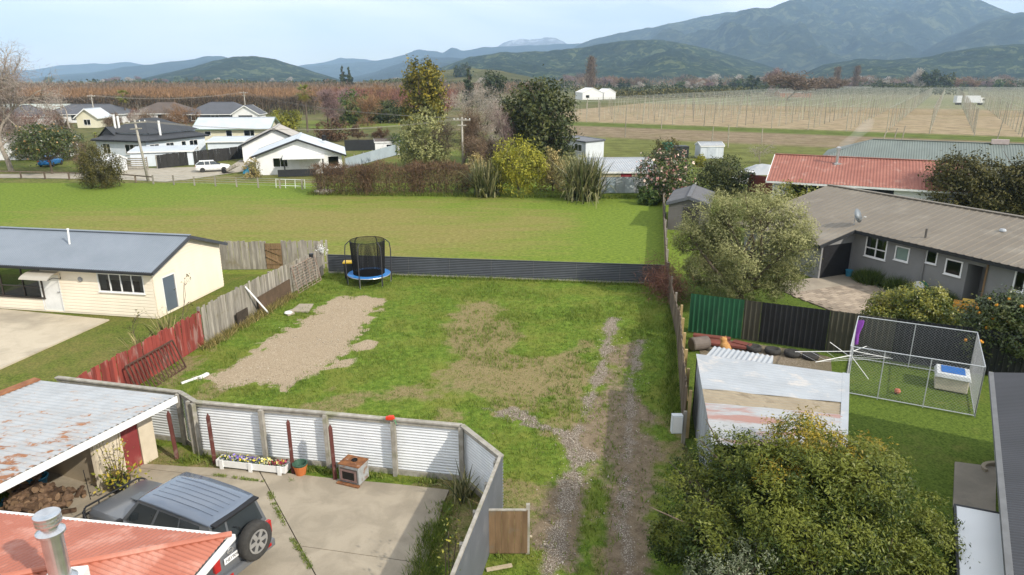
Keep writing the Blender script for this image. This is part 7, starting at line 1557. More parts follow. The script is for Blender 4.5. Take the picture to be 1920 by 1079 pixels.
b = MB(); b.poly(pp(-.6, 1.3, 3.0), pp(2.6, 1.3, 3.0), pp(1.0, 1.3, 4.3)); corr(b, [pp(-.8, 1.1, 3.0), pp(1.0, 1.1, 4.45), pp(1.0, 5.5, 4.45), pp(-.8, 5.5, 3.0)], Vector((.954, -.3, 0)), .25, .018); corr(b, [pp(1.0, 1.1, 4.45), pp(2.8, 1.1, 3.0), pp(2.8, 5.5, 3.0), pp(1.0, 5.5, 4.45)], Vector((.954, -.3, 0)), .25, .018); b.build('gable', M_blackroof, vt, world=True)
for x, y, z, h_ in ((1.2, 2.6, 4.2, 1.9), (1.7, 2.8, 4.2, 1.7), (8.2, 3.6, 3.3, 2.0)): b = MB(); q = pp(x, y, z); b.tube([q - Vector((0, 0, .4)), q + Vector((0, 0, h_))], .16, 8); b.build('flue', M_white, vt, world=True)
house('villa_shed', 'pale flat roofed lean-to in front of the villa', (-50.0, 90.5), (.954, .3), 7.5, 5, 1.9, 2.1, M_paleroof, M_bw, 'mono', .2, cat='shed')
house('carport', 'pale low roofed carport between villa and cottage', (-45.6, 104), (.97, .2), 7, 6, 2.1, 2.3, M_paleroof, M_bw, 'mono', .3, cat='carport')
house('cream_house', 'cream house with pale blue roof and green barge boards', (-58.2, 128.5), (.995, .1), 13, 8, 2.5, 4.1, M_paleroof, M_yel, 'w', .6, wins=((0, 1.6, 2.6, 1.2, 1.8, ()), (0, 5.4, 6.4, .8, 2.0, ()), (0, 8.6, 10.4, .8, 2.0, (.6,)), (1, 2, 4, .8, 2.0, (.5,))), trim=M_greent)
b_ = house('yellow_house', 'small yellow gabled house behind the bare pale tree', (-103, 166), (.99, .1), 4.6, 7, 2.6, 4.4, M_paleroof, M_yel, 'd', .5, wins=((0, 1.6, 3.0, .7, 1.9, (.5,)),))
for lab, x, y, W, D, rm, wm, e, rd in (('far bungalow with slate roof and garage at the orchard edge', -86, 184, 17, 11, M_slate, M_dark, 2.5, 5.2), ('far bungalow with brown tile roof left of the slate one', -103, 190, 15, 11, M_brownroof, M_wb, 2.4, 5.0), ('far long dark roofed bungalow behind the bare trees', -124, 186, 20, 10, M_slate, M_wb, 2.4, 4.6), ('far bungalow with blue grey roof near the yellow house', -127, 172, 11, 9, M_slate, M_wb, 2.6, 4.8)):
    house('far_bungalow', lab, (x, y), (.99, .08), W, D, e, rd, rm, wm, 'hip', .5, wins=((0, 2, 4, .7, 2.0, (.5,)), (0, 7, 9, .7, 2.0, (.5,))))
house('garage_gable', 'dark gabled garage beside the slate roofed bungalow', (-71.8, 180.5), (.99, .08), 6.5, 7, 2.6, 4.6, M_slate, M_wb, 'd', .4, cat='garage', doors=((0, 1.5, 5.0, .1, 2.2, M_dark),))
house('packing_shed', 'long pale green roofed shed at the far left', (-168, 190), (1, .02), 46, 14, 3, 4.4, pm('pale green roof', (.45, .50, .46)), M_wb, 'w', .3, cat='shed')
house('barn', 'brown roofed white building at the left edge behind the birch', (-74, 98), (.97, .2), 9, 7, 2.6, 4.4, M_brownroof, M_wb, 'd', .4, cat='building')
house('tin_shed', 'small grey tin shed under the arching bare tree', (-52.6, 84.6), (.99, -.05), 3.6, 3, 1.5, 2.0, M_galv, M_galv, 'w', .1, cat='shed')
house('portable_cabin', 'grey blue portable cabin with flat roof beyond the flax', (6.95, 107.2), (.44, -.9), 8.3, 3.1, 2.45, 2.6, pm('cabin roof', (.18, .19, .21)), lap_mat('cabin cladding', (.62, .65, .68), (.55, .58, .61), .3, .3), 'mono', .12, wins=((0, .9, 2.6, 1.0, 1.9, (.5,)), (0, 5.2, 7.2, 1.0, 1.9, (.5,))), cat='cabin', trim=M_slate)
sh_, SF, SPt = house('tin_roof_shed', 'grey timber shed with white corrugated roof behind the paddock', (7.6, 68.6), (.985, .05), 7.2, 5.2, 2.15, 2.9, M_wr, pm('shed grey boards', (.40, .41, .42), (.30, .31, .32), 2, .9, stretch=(1, 1, .2)), 'mono', .25, cat='shed')
for i, m in enumerate((pm('door blue grey', (.36, .42, .46)), pm('door mid grey', (.40, .43, .44)), pm('door pale', (.46, .50, .52)))): b = MB(); SF[0].bx(b, 1.9 + i * .95, 2.8 + i * .95, .05, 1.6, .01, .05); b.build('door', m, sh_, world=True)
for i, (x0, x1, m) in enumerate(((1.2, 3.3, pm('cream band', (.62, .52, .34))), (3.32, 4.4, pm('red band', (.42, .06, .07))), (4.42, 6.0, _pm['cream band']))): b = MB(); SF[0].bx(b, x0, x1, 1.68, 2.05, .01, .06); b.build('sign_panel', m, sh_, world=True)
gs_, GSF, GSP = house('garden_shed', 'small white garden shed with low gable roof', (27.3, 100.3), (.99, .05), 3.4, 2.6, 1.85, 2.25, M_wr, pm('ribbed white wall', (.60, .64, .68), (.5, .54, .58), 2, .6, stretch=(3, 3, .1)), 'w', .08, cat='shed'); b = MB(); GSF[0].bx(b, 1.0, 2.2, .05, 1.7, .01, .04); b.build('door', pm('pale blue door', (.52, .57, .62)), gs_, world=True)
b = MB(); b.lathe([(1.2, 0), (1.2, 1.0), (1.1, 1.1), (.4, 1.15)], 16); tag(b.build('water_tank', pm('green tank', (.04, .22, .14)), loc=(22.7, 101.5, 1.1), scale=(.7, .7, 1)), 'green water tank left of the white garden shed', 'tank'); b = MB(); b.ab(23.2, 25.8, 101, 103, 0, 1.7); tag(b.build('dark_bin', M_dark), 'dark box shed between green tank and white garden shed', 'shed')
wk_, WF, WP = house('workshop', 'dark grey board shed at the right end of the paddock', (11.9, 51.4), (.95, -.31), 2.9, 6.0, 2.1, 2.55, pm('shed grey roof', (.14, .14, .145), (.11, .11, .115), .8, .6), lap_mat('grey lapped boards', (.14, .13, .12), (.10, .095, .09), .15, .5), 'd', .18, cat='shed', trim=M_slate); b = MB(); WF[0].bx(b, 1.1, 2.3, .05, 1.8, .005, .03); b.build('doorway_shade_panel', M_inside, wk_, world=True)  # dark panel on the wall, painted as the shade of an open doorway
bf2 = thing('paddock_side_fence', 'grey paling fence along the right side of the paddock', 'fence', (11, 52, 0)); paling_fence(bf2, (8.9, 38), (14.6, 66), .95, .3, M_brown_old, seed=31, side=-1, rails=(.3, .8), post_gap=3)
rr_, RF, RP = house('red_roof_bungalow', 'white bungalow with faded red roof and smoking flue', (23.4, 61.3), (.9, -.44), 14.5, 10, 2.5, 4.15, pm('faded red roof', (.32, .135, .10), (.255, .10, .075), .8, .75, stain=(.37, .21, .17), stain_scale=1.1), M_wb, 'w', .55,
    wins=((0, 1.4, 4.4, .8, 2.1, (.5,)), (0, 11, 13.2, .6, 1.4, (.5,))), doors=((0, 6.2, 9.6, .15, 2.15, M_glass),))
q = RP(4.9, 3.6, 3.7); fl2 = thing('roof_flue', 'silver flue with smoke on the faded red roof', 'chimney', q); b = MB(); b.tube([(0, 0, -.3), (0, 0, 1.25)], .13, 10); b.build('pipe', M_stain, fl2); b = MB(); b.lathe([(.2, 1.2), (.2, 1.4), (.1, 1.48)], 12); b.build('cowl', M_stain, fl2); b = MB(); b.box((0, 0, -.1), (.6, .6, .25)); b.build('flashing', M_steel, fl2)
sm = bpy.data.materials.new('smoke'); sm.use_nodes = True; sn = sm.node_tree; sn.nodes.clear(); so2 = sn.nodes.new('ShaderNodeOutputMaterial'); sv = sn.nodes.new('ShaderNodeVolumePrincipled'); sv.inputs['Color'].default_value = (.9, .93, .97, 1); sv.inputs['Density'].default_value = .16; sn.links.new(sv.outputs[0], so2.inputs['Volume'])
b = MB(); b.tube([(0, 0, 0), (.3, .1, .15), (.8, .2, .35), (1.3, .3, .75), (1.9, .4, 1.3), (2.5, .4, 1.9), (2.9, .4, 2.5)], [.1, .32, .45, .4, .5, .55, .2], 14); tag(b.build('smoke', sm, loc=q + Vector((0, 0, 1.45)), smooth=True), 'pale wood smoke drifting from the silver flue', 'smoke', kind='stuff')
dish('white dish on the green grey roof', (62, 70.5, 3.6), R(-30), .5, .6, M_wr)
gg_, GF2, GP2 = house('green_roof_house', 'long house with green grey corrugated roof behind the red roof', (36.6, 80.6), (.88, -.475), 34, 9, 2.5, 4.2, pm('green grey roof', (.17, .20, .18), (.14, .165, .15), .5, .5), M_wb, 'hip', .5, cat='house', trim=M_dark)
b = MB(); q = GP2(17, 4.5, 4.2); b.box((0, 0, .2), (1.6, .6, .5)); tag(b.build('roof_vent_box', pm('pinkish vent box', (.55, .45, .42)), loc=q, rot=(0, 0, -.5)), 'pinkish box vent on the green grey ridge', 'vent')
tn = thing('tunnel_tarps', 'white crumpled tarpaulin heap left of the red roofed bungalow', 'tarpaulin', (30.5, 84, 0)); rrg = np.random.default_rng(5); n_ = 20; X, Y = np.meshgrid(np.linspace(0, 1, n_), np.linspace(0, 1, n_)); Z = 1.1 * np.sin(np.pi * X) ** .6 * np.sin(np.pi * Y) ** .6 * (.6 + .8 * fbm(X * 5, Y * 5, 3, 3)); i = np.arange(n_ * n_).reshape(n_, n_); qd = np.stack([i[:-1, :-1], i[:-1, 1:], i[1:, 1:], i[1:, :-1]], -1).reshape(-1, 4); put('sheet', np_mesh('sheet', np.stack([X.ravel() * 5 - 2.5, Y.ravel() * 3 - 1.5, Z.ravel()], 1), qd, M_wr), tn)
vn = thing('parked_ute', 'white cabbed ute parked left of the red roofed bungalow', 'ute', (25.2, 72.5, 0), -.45)
b = MB(); b.box((0, 0, .75), (4.2, 1.7, .65)); b.build('body', M_white, vn, bevel=.12); b = MB(); b.box((-.4, 0, 1.35), (1.9, 1.5, .6), tx=.78, ty=.85); b.build('cab', M_cgd, vn, bevel=.05); b = MB(); b.box((-.4, 0, 1.67), (1.4, 1.25, .05)); b.build('roof', M_white, vn)
for x in (-1.3, 1.3):
    for y in (-.75, .75): b = MB(); b.lathe([(.3, -.1), (.32, 0), (.3, .1)], 14, (x, y, .32), 'y'); b.build('wheel', M_black, vn)
b = MB(); b.beam((24.2, 70, .9), (27, 66.2, .9), .1, 1.7); tag(b.build('brick_wall', pm('red brown fence', (.20, .06, .045), (.15, .045, .035), 3, .9)), 'red brown wall left of the red roofed bungalow', 'wall')
# white wagon
def wagon(lab, loc, rz, mat, S=.92):
    t = thing('station_wagon', lab, 'car', loc, rz)
    b = loft([(2.2, sec(.6, .4, .66, .08)), (2.05, sec(.78, .3, .78)), (1.2, sec(.86, .26, .92)), (.6, sec(.87, .26, .96)), (-1.9, sec(.87, .26, .98)), (-2.15, sec(.82, .3, .95)), (-2.22, sec(.7, .4, .8))]); b.build('body', mat, t, smooth=True, scale=S)
    b = loft([(.95, [(-.74, .93), (.74, .93), (.74, .95), (-.74, .95)]), (.1, [(-.76, .93), (.76, .93), (.58, 1.42), (-.58, 1.42)]), (-1.6, [(-.76, .93), (.76, .93), (.58, 1.42), (-.58, 1.42)]), (-2.1, [(-.72, .93), (.72, .93), (.66, 1.02), (-.66, 1.02)])]); b.build('glasshouse', M_cgd, t, scale=S)
    b = MB(); b.box((-.75, 0, 1.44), (1.8, 1.16, .06)); b.build('roof', mat, t, bevel=.03, scale=S)
    for x in (-.35, -1.0): 
        for y in (-.68, .68): b = MB(); b.beam((x, y * 1.09, .95), (x - .05, y * .9, 1.42), .05, .07); b.build('pillar', mat, t, scale=S)
    for y in (-.66, .66): b = MB(); b.box((-2.17, y, .82), (.1, .26, .14)); b.build('tail_lamp', M_redl, t, scale=S); b = MB(); b.box((2.1, y, .66), (.14, .26, .12)); b.build('headlamp', M_glass, t, scale=S)
    for x in (1.3, -1.35):
        for y in (-.8, .8): b = MB(); b.lathe([(.2, -.1), (.31, -.09), (.33, 0), (.31, .09), (.2, .1)], 18, (x, y, .33), 'y'); b.build('wheel', M_tyre, t, scale=S)
    return t
wagon('white station wagon parked on the track by the dark fence', (-37.4, 86.1, 0), R(24), M_white)
wagon('blue car parked behind the pale barked birch', (-61.5, 92, 0), R(100), pm('blue car paint', (.02, .14, .36), None, 2, .3))
# fences and yard things there
dfn = thing('dark_board_fence', 'dark stained fence with pale posts behind the white wagon', 'fence', (-41, 94, 0)); paling_fence(dfn, (-45.6, 88.6), (-38.6, 101.5), 1.75, .45, pm('black stain boards', (.035, .033, .032), (.025, .024, .023), 3, .8, rnd=.2), seed=41, side=1, rails=(.4, 1.4), rail_mat=M_rail, post_gap=2.6)
pf = thing('pallet_fence', 'dark slatted pallet fence behind the nearer left power pole', 'fence', (-50, 87.8, 0))
for k in range(3):
    for z in range(6): b = MB(); b.box((-3.8 + 3.0 * k, 0, .18 + .24 * z), (2.7, .04, .14)); b.build('slat', M_dark if k == 0 else M_grey_timber, pf)
    for x in (-1.3, 1.3): b = MB(); b.box((-3.8 + 3.0 * k + x, .06, .8), (.12, .1, 1.6)); b.build('post', M_grey_timber, pf)
blf = thing('zinc_fence', 'pale blue grey zinc fence beside the cottage', 'fence', (-18.5, 99, 0)); b = MB(); corr(b, [Vector((-21.4, 88.5, .05)), Vector((-16.2, 110.5, .05)), Vector((-16.2, 110.5, 1.75)), Vector((-21.4, 88.5, 1.35))], (0, 0, 1), .3, .03); b.build('sheet', pm('zinc blue sheet', (.36, .42, .46), (.30, .35, .39), .6, .5), blf, world=True)
b = MB()
for k in range(9): q = Vector((-21.4, 88.5, 0)).lerp(Vector((-16.2, 110.5, 0)), k / 8); b.box((q.x - .08, q.y, .8), (.09, .09, 1.6))
b.build('post', M_grey_timber, blf, world=True)
house('white_hut', 'small white hut with dark window behind the zinc fence', (-20.6, 104.5), (.97, .2), 3.6, 3, 2.0, 2.2, M_brownroof, M_wb, 'mono', .1, wins=((0, 1.7, 2.5, .9, 1.6, ()),), cat='hut')
b = MB(); b.beam((-27, 112, .8), (-17, 114, .8), .08, 1.7); tag(b.build('black_fence', M_dark), 'black screen fence behind the cottage', 'fence')
rfn = thing('post_and_rail_fence', 'low brown post and rail fence between paddock and track', 'fence', (-45, 78, 0)); rpts = [(-75, 82.5), (-60.2, 80.2), (-44.6, 77.6), (-39.4, 75.1)]
for a, c in zip(rpts[:-1], rpts[1:]):
    a, c = Vector((*a, 0)), Vector((*c, 0)); n_ = max(1, round((c - a).length / 3))
    for k in range(n_):
        q0_, q1_ = a.lerp(c, k / n_), a.lerp(c, (k + 1) / n_); b = MB(); b.box((q0_.x, q0_.y, .42), (.14, .14, .84)); b.build('post', M_brown_old, rfn, world=True); b = MB(); b.beam(q0_ + Vector((0, 0, .78)), q1_ + Vector((0, 0, .78)), .1, .13); b.build('rail', M_brown_old, rfn, world=True)
wfn = thing('wire_fence', 'wire fence with timber posts in front of the cottage lawn', 'fence', (-30, 73, 0)); a, c = Vector((-39.4, 75.1, 0)), Vector((-19.5, 71.0, 0))
for k in range(9): q0_ = a.lerp(c, k / 8); b = MB(); b.box((q0_.x, q0_.y, .5), (.13, .13, 1.0 + .1 * (k % 2))); b.build('post', M_grey_timber, wfn, world=True)
for z in (.3, .55, .8, 1.0): b = MB(); b.tube([a + Vector((0, 0, z)), c + Vector((0, 0, z))], .012, 3); b.build('wire', M_steel, wfn, world=True)
gtp = thing('pipe_gate', 'white pipe gate leaning in the wire fence', 'gate', (-23.4, 71.9, 0), -.2)
for x in (-1.6, -.5, .6, 1.7): b = MB(); b.tube([(x, 0, .05), (x + .05, 0, 1.0)], .035, 5); b.build('upright', M_white, gtp)
for z in (.3, .95): b = MB(); b.tube([(-1.6, 0, z), (1.75, 0, z)], .03, 5); b.build('rail', M_white, gtp)
b = MB(); b.lathe([(1.0, 0), (1.05, .25), (.9, .35), (.5, .42)], 14); tag(b.build('water_trough', pm('old concrete trough', (.52, .47, .40), (.4, .36, .3), 3, .9), loc=(-18.9, 68.6, 0), scale=(1, .6, 1)), 'pale concrete trough at the end of the russet hedge', 'trough')
b = MB(); b.box((0, 0, .5), (.9, .3, .9), tx=.3); b.box((.5, 0, .3), (.9, .35, .5), ry=.5); tag(b.build('toy_slide', M_pal, loc=(-32.3, 83.6, 0)), 'blue plastic toy slide at the left of the cottage', 'toy', None); 
trl = thing('box_trailer', 'tipped timber trailer beside the blue toy slide', 'trailer', (-34.6, 84.6, .4)); b = MB(); b.box((0, 0, .15), (2.0, 1.2, .3), ry=-.45); b.build('tray', M_grey_timber, trl); b = MB(); b.lathe([(.28, -.1), (.3, 0), (.28, .1)], 12, (-.6, -.65, -.1), 'y'); b.build('wheel', M_black, trl)
# power poles and lines
def pole(lab, px, base, toppy, arm=1.8, mat=None, rz=0.0):
    g_ = G(px, base); h = Hh(px, base, toppy); t = thing('power_pole', lab, 'power pole', g_, rz); b = MB(); b.tube([(0, 0, -.1), (0, 0, h)], [.16, .11], 8); b.build('shaft', mat or M_rail, t, smooth=True)
    for z in ((h - .35), (h - 1.0)): b = MB(); b.box((0, -.12, z), (arm if z > h - .5 else arm * .5, .1, .12)); b.build('crossarm', mat or M_rail, t)
    for x in (-.9, -.45, .45, .9): b = MB(); b.lathe([(.04, 0), (.06, .06), (.03, .16)], 8, (x * arm / 2, -.12, h - .29)); b.build('insulator', M_white, t)
    return t, g_ + Vector((0, 0, h - .15))
p1_, t1_ = pole('grey power pole in front of the brown willow scrub', 868, 316, 220, 2.2); p2_, t2_ = pole('leaning grey power pole beside the pallet fence', 278, 340, 224, 2.6); p2_.rotation_euler[1] = -.07
p3_, t3_ = pole('distant power pole by the slate roofed bungalow', 463, 228, 172, 2.2); p4_, t4_ = pole('distant power pole behind the villa roof', 181, 238, 178, 2.0)
for i, (a, c, lab) in enumerate(((t1_, t2_, 'power lines strung between the two nearer poles'), (t3_, t4_, 'power lines strung across in front of the orchard'), (t1_, t3_, 'power line running back from the willow scrub pole'))):
    pl_ = thing('power_line', lab, 'power line', a)
    for off in (-.6, .6):
        b = MB(); b.tube([a.lerp(c, s / 12) + Vector((off, 0, -1.2 * 4 * (s / 12) * (1 - s / 12))) for s in range(13)], .022, 3); b.build('wire', pm('wire grey', (.30, .28, .25)), pl_, world=True)

# ================================================================== HOP FIELD
hp = []; org = HS * 172.0
for i in range(-13, 44):
    for j in range(0, 60):
        q = org + HQ * (i * 8.0 + 6) + HS * (j * 8.5); 
        if q.y < 95: continue
        u = q.x / q.y / CP
        if -.0 < u < .82 and q.x > 12: hp.append((q.y, q.x, i, j))
hp.sort(); M_hop = pm('hop pole', (.36, .33, .26), (.24, .215, .165), 3, .9, rnd=.25); b = MB(); b.tube([(0, 0, 0), (0, 0, 5.4)], [.11, .085], 5); hm1 = b.mesh('hop_pole', M_hop)
tp_l = []
for k, (y, x, i, j) in enumerate(hp):
    if k < 290:
        o = put('hop_pole', hm1, None, (x, y, -.1), (random.uniform(-.03, .03), random.uniform(-.03, .03), 0), (1, 1, random.uniform(.94, 1.06)))
        tag(o, 'pale timber pole of the wired hop garden at the right', 'pole', 'hop poles in the wired field')
n = len(hp) - 290
if n > 0:
    P = np.array([(h[1], h[0], 0) for h in hp[290:]]); sg = [(p, p + np.array([0, 0, 5.4]), .11, .085) for p in P]; tag(put('hop_poles_beyond', seg_mesh('hop_poles_beyond', sg, M_hop, 4)), 'hop poles farther out in the wired field', 'poles', kind='stuff')
wv = []
for i in range(-13, 44): a = org + HQ * (i * 8 + 6); c = a + HS * 500; wv.append(((a.x, a.y, 5.3), (c.x, c.y, 5.3), .022, .022))
for j in range(0, 60, 1): a = org + HS * (j * 8.5) + HQ * -98; c = org + HS * (j * 8.5) + HQ * 350; wv.append(((a.x, a.y, 5.3), (c.x, c.y, 5.3), .022, .022))
rr = np.random.default_rng(12); ns = 22000; ii = rr.integers(-13, 44, ns); jj = rr.random(ns) ** .7 * 500
Pn = np.stack([org.x + HQ.x * (ii * 8 + 6) + HS.x * jj, org.y + HQ.y * (ii * 8 + 6) + HS.y * jj, np.full(ns, .2)], 1); Dn = rr.normal(size=(ns, 3)) * .06; Dn[:, 2] = 1
tag(put('trellis_wires', seg_mesh('trellis_wires', wv, pm('trellis wire', (.50, .52, .46)), 3)), 'overhead trellis wires of the hop field', 'wires', kind='stuff')
tag(put('hop_strings', slivers('hop_strings', Pn, Dn, 4.2, .035, leafmat('hop strings', (.30, .32, .22), (.40, .42, .30), (.5, .5, .4)), rr)), 'pale strings hanging in the hop field rows', 'strings', kind='stuff')
for k, (px, base, tpy, lean) in enumerate(((1172, 258, 200, 0), (1240, 242, 197, 0), (1334, 273, 238, .02), (1365, 277, 234, -.05), (1428, 268, 240, -.04), (1655, 266, 245, .2), (1675, 268, 240, .12), (1690, 268, 236, .08), (1870, 262, 216, .1))):
    g_ = G(px, base); h = Hh(px, base, tpy); b = MB(); b.tube([(0, 0, 0), (lean * h, 0, h)], [.1, .08], 6); tag(b.build('anchor_pole', M_hop, loc=g_), 'dark end pole of the hop rows, ' + ['left of the cabin skyline', 'second along the grass strip', 'above the garden shed', 'leaning right of the garden shed', 'beyond the small leafless tree', 'short leaning one behind the green grey roof', 'middle leaning one behind the green grey roof', 'tallest leaning one behind the green grey roof', 'at the right edge of the field'][k], 'pole', 'end poles of the hop rows')
# truck
tk = thing('white_truck', 'long white truck crossing the hop field in the distance', 'truck', (207, 321, 0), .0); b = MB(); b.ab(-6, 4.6, -1.25, 1.25, 1.0, 4.0); b.build('box_body', pm('truck white', (.72, .74, .76)), tk); b = MB(); b.ab(4.8, 6.8, -1.2, 1.2, .7, 3.1); b.build('cab', M_white, tk, bevel=.15); b = MB(); b.ab(5.6, 6.85, -1.22, 1.22, 1.9, 2.7); b.build('windscreen', M_cgd, tk)
for x in (-4.6, -3.4, -2.2, 5.6): b = MB(); b.lathe([(.5, -1.2), (.5, 1.2)], 12, (x, 0, .5), 'y'); b.build('wheel', M_black, tk)
house('white_packhouse', 'white gabled packhouse at the far edge of the hop field', (40, 402), (.97, .2), 12, 14, 4, 6.5, M_white, M_white, 'd', .2, cat='building', wins=((0, 2, 4, 1, 2.5, ()),)); house('white_packhouse', 'second white packhouse on the right of the gabled one', (53, 408), (.97, .2), 7, 14, 4, 6, M_white, M_white, 'd', .2, cat='building')
house('red_barn', 'low red brick building under the big bare willow', (172, 455), (1, 0), 20, 10, 3, 5, M_brownroof, pm('red brick far', (.36, .12, .07)), 'w', .3, cat='building')

# ================================================================== ORCHARD AND FAR TREES
def twig_belt(name, lab, xr, yr, h, n, ln, wd, mat, seed, jag=.35, zmin=0.):
    rr = np.random.default_rng(seed); x = rr.uniform(xr[0], xr[1], n); y = rr.uniform(yr[0], yr[1], n); hh = h * (1 - jag + jag * 2 * (fbm(x * .12, y * .05, 3, seed) ** 1.0)); z = zmin + rr.random(n) ** .75 * (hh - zmin); D = rr.normal(size=(n, 3)) * .45; D[:, 2] += 1
    return tag(put(name, slivers(name, np.stack([x, y, z], 1), D, ln, wd, mat, rr)), lab, 'orchard', kind='stuff')
twig_belt('shelter_belt', 'dark leafless shelter belt in front of the orchard', (-190, -64), (231, 236), 5.2, 26000, 1.3, .07, LG['darktwig'], 1, .2)
sg = [((x, 230.5 + (k % 3), 0), (x + random.uniform(-.4, .4), 231, 5.6), .16, .06) for k, x in enumerate(np.arange(-190, -64, 1.9))]; o = put('belt_trunks', seg_mesh('belt_trunks', sg, BARK, 4)); tag(o, 'thin trunks of the leafless shelter belt', 'trunks', kind='stuff')
twig_belt('orchard', 'broad red brown leafless orchard filling the left distance', (-330, -62), (240, 420), 6.2, 60000, 1.6, .10, LG['orangetwig'], 2, .2)
twig_belt('orchard_edge', 'brown leafless orchard behind the far lawn', (-64, -22), (236, 300), 6.5, 16000, 1.6, .10, LG['redtwig'], 3, .3)
twig_belt('orchard_back', 'paler orchard rows near the foot of the hills', (-460, 20), (430, 640), 7.5, 40000, 2.2, .18, LG['twig'], 4, .35)
def leaf_belt(name, lab, xr, yr, h, n, ls, mat, seed):
    rr = np.random.default_rng(seed); x = rr.uniform(xr[0], xr[1], n); y = rr.uniform(yr[0], yr[1], n); hh = h * (.35 + 1.1 * fbm(x * .045, y * .02, 4, seed)); z = rr.random(n) ** .8 * hh
    return tag(put(name, leaf_cloud(name, np.stack([x, y, z], 1), ls, mat, rr)), lab, 'hedge', kind='stuff')
leaf_belt('far_hedge', 'dark far hedge line behind the hop field', (60, 330), (520, 545), 7, 7000, .9, LG['dark'], 21); leaf_belt('far_hedge', 'dark hedge line on the far right of the valley', (250, 900), (760, 800), 9, 9000, 1.2, LG['dark'], 22); leaf_belt('far_hedge', 'green scrub line left of the hop field poles', (40, 150), (440, 470), 6, 3500, .8, LG['broom'], 23); leaf_belt('far_hedge', 'dark hedge line across the centre of the valley', (-420, 60), (660, 720), 10, 9000, 1.2, LG['dark'], 24)
twig_belt('far_orchard', 'mauve leafless trees along the valley under the mountains', (60, 1000), (820, 1000), 11, 17000, 3.0, .28, LG['twig'], 25, .6)
def far_bare(seed, mat, bark, h=10, w=9, n=1800):
    rr = np.random.default_rng(seed); t = thing('far_tree', 'x', 'tree'); sg = []; tips = []; grow(sg, (0, 0, 0), (0, 0, 1), h * .3, .02 * h, 3, rr, 3, .6, .2, 0, .72, tips); S_ = np.array([s[1] for s in sg]); k = np.array([w / 2 / np.abs(S_[:, 0]).max(), w / 2 / np.abs(S_[:, 1]).max(), h * .95 / S_[:, 2].max()]); sg = [(np.array(a) * k, np.array(b_) * k, c, d) for a, b_, c, d in sg]; put('trunk', seg_mesh('trunk', sg, bark, 4), t)
    tp_ = np.array([p for p, d in tips]) * k; i = rr.integers(len(tp_), size=n); D = rr.normal(size=(n, 3)); D[:, 2] += .6; put('twigs', slivers('twigs', tp_[i] + rr.normal(size=(n, 3)) * h * .05, D, h * .14, .09, mat, rr), t); return t
def far_leafy(seed, mat, h=10, w=8, cone=False, n=1300, ls=.55):
    rr = np.random.default_rng(seed); 
    if cone: lob = [(rr.normal(0, .05) * w, rr.normal(0, .05) * w, h * s, w * .5 * (1.02 - s) + .2, w * .5 * (1.02 - s) + .2, h * .09) for s in np.linspace(.12, .96, 11)]
    else: lob = dome((0, 0, h * .55), (w / 2, w / 2, h * .44), 10, rr, .45, -.8)
    return leafy('far_tree', 'x', (0, 0, 0), lob, n, ls, mat, seed, .03 * h, clump=.5, asp=.5)
def far_poplar(seed, mat, h=20, w=4, n=2200):
    rr = np.random.default_rng(seed); t = thing('far_tree', 'x', 'tree'); sg = [((0, 0, 0), (0, 0, h * .9), .4, .08)]; 
    for k in range(60): z = rr.uniform(.1, .85) * h; a = rr.uniform(0, 6.28); sg.append(((0, 0, z), (math.cos(a) * w * .35, math.sin(a) * w * .35, z + h * .14), .08, .02))
    put('trunk', seg_mesh('trunk', sg, BARK, 4), t); z = rr.uniform(.08, 1, n); P = np.stack([rr.normal(0, 1, n) * w * .22 * np.sin(np.pi * np.clip(z, .1, .95)) ** .5, rr.normal(0, 1, n) * w * .22, z * h * .93], 1); D = rr.normal(size=(n, 3)) * .25; D[:, 2] += 1; put('twigs', slivers('twigs', P, D, h * .08, .07, mat, rr), t); return t
FT = dict(b1=far_bare(1, LG['twig'], BARK), b2=far_bare(2, LG['paletwig'], PALEBARK), b3=far_bare(3, LG['mauve'], BARK), b4=far_bare(4, LG['orangetwig'], BARK), c1=far_leafy(5, LG['pine'], 10, 5, True), c2=far_leafy(6, LG['pine'], 10, 9), l1=far_leafy(7, LG['dark'], 10, 9), l2=far_leafy(8, LG['green'], 10, 9), pp=far_poplar(9, LG['twig']))
FH_ = dict(b1=(10, 9), b2=(10, 9), b3=(10, 9), b4=(10, 9), c1=(10, 5), c2=(10, 9), l1=(10, 9), l2=(10, 9), pp=(20, 4)); used = set()
KN = dict(b1='brown leafless tree', b2='pale leafless tree', b3='mauve leafless tree', b4='orange leafless tree', c1='dark pointed conifer', c2='dark spreading pine', l1='dark evergreen tree', l2='green bushy tree', pp='tall narrow leafless poplar')
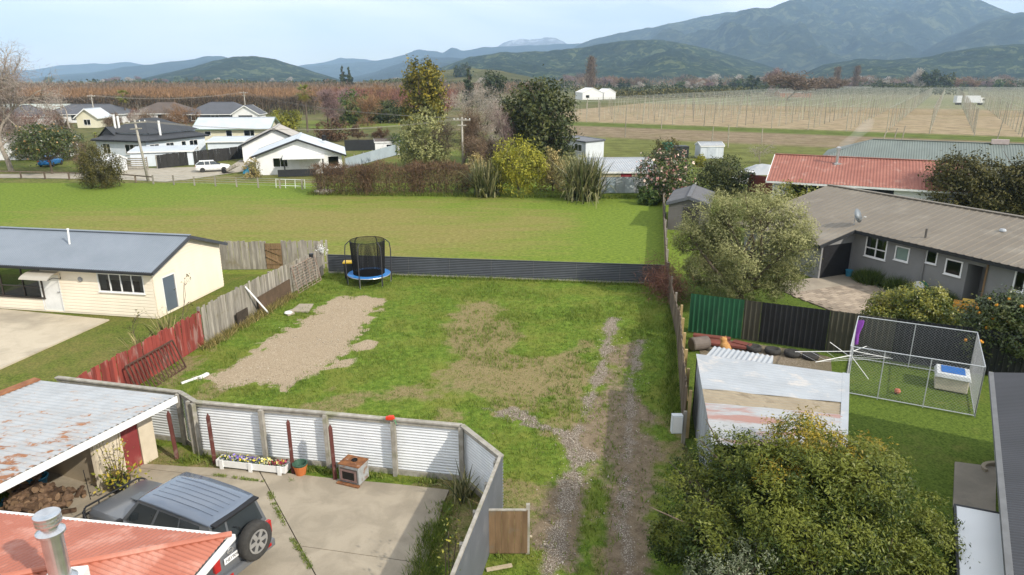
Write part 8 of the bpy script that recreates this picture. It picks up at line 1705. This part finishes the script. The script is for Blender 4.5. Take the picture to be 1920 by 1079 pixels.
def ft(kind, px, base, top, wpx, lab=None):
    g_, h, w_ = spec(px, base, top, wpx); p = FT[kind]; o = p if kind not in used else copy_tree(p); used.add(kind); o.location = g_; o.rotation_euler = (0, 0, random.uniform(0, 6)); o.scale = (w_ / FH_[kind][1], w_ / FH_[kind][1], h / FH_[kind][0])
    o['label'] = lab or (KN[kind] + ' in the tree line at the foot of the hills'); o['group'] = KN[kind] + 's of the far tree line'; o['category'] = 'tree'; return o
ft('pp', 1107, 174, 104, 22, 'tallest leafless poplar standing above the white packhouse')
ft('b1', 1475, 188, 136, 100, 'big bare willow clump beyond the middle of the hop field'); ft('b1', 1555, 182, 146, 66, 'bare willow clump right of the biggest one'); ft('b3', 1452, 182, 130, 40, 'mauve bare tree behind the big bare willow'); ft('c2', 1412, 176, 140, 36, 'dark pine left of the big bare willow')
ft('c2', 1738, 172, 128, 46, 'left of two big dark pines at the far side of the hop field'); ft('l1', 1766, 172, 136, 40, 'right of two big dark pines at the far side of the hop field'); ft('pp', 1566, 172, 124, 14, 'left of two slim poplars beyond the hop field'); ft('pp', 1602, 172, 122, 14, 'right of two slim poplars beyond the hop field'); ft('b2', 1722, 172, 130, 24, 'pale leafless tree left of the two dark pines')
ft('c1', 880, 200, 128, 24, 'pointed conifer on the pasture knoll'); ft('c2', 868, 165, 115, 36, 'dark pine clump on top of the pasture knoll')
for px in (645, 657): ft('c1', px, 176, 124 + (px % 5), 16, 'tall dark conifer %s of the pair left of the golden cypress' % ('first' if px == 645 else 'second'))
rr = random.Random(8)
for k in range(230):
    px = rr.uniform(90, 1915) if k < 120 else rr.uniform(1060, 1915); kind = rr.choice(['b1', 'b1', 'b2', 'b3', 'b4', 'c1', 'l1', 'l2', 'b2', 'b3', 'l1']); 
    if px < 760: base = rr.uniform(158, 164); hp_ = rr.uniform(9, 17)
    elif px < 1080: base = rr.uniform(160, 172); hp_ = rr.uniform(12, 24)
    else: base = rr.uniform(161, 172); hp_ = rr.uniform(11, 24)
    ft(kind, px, base, base - hp_, rr.uniform(.6, 1.1) * hp_ * (.55 if kind == 'c1' else 1.3))
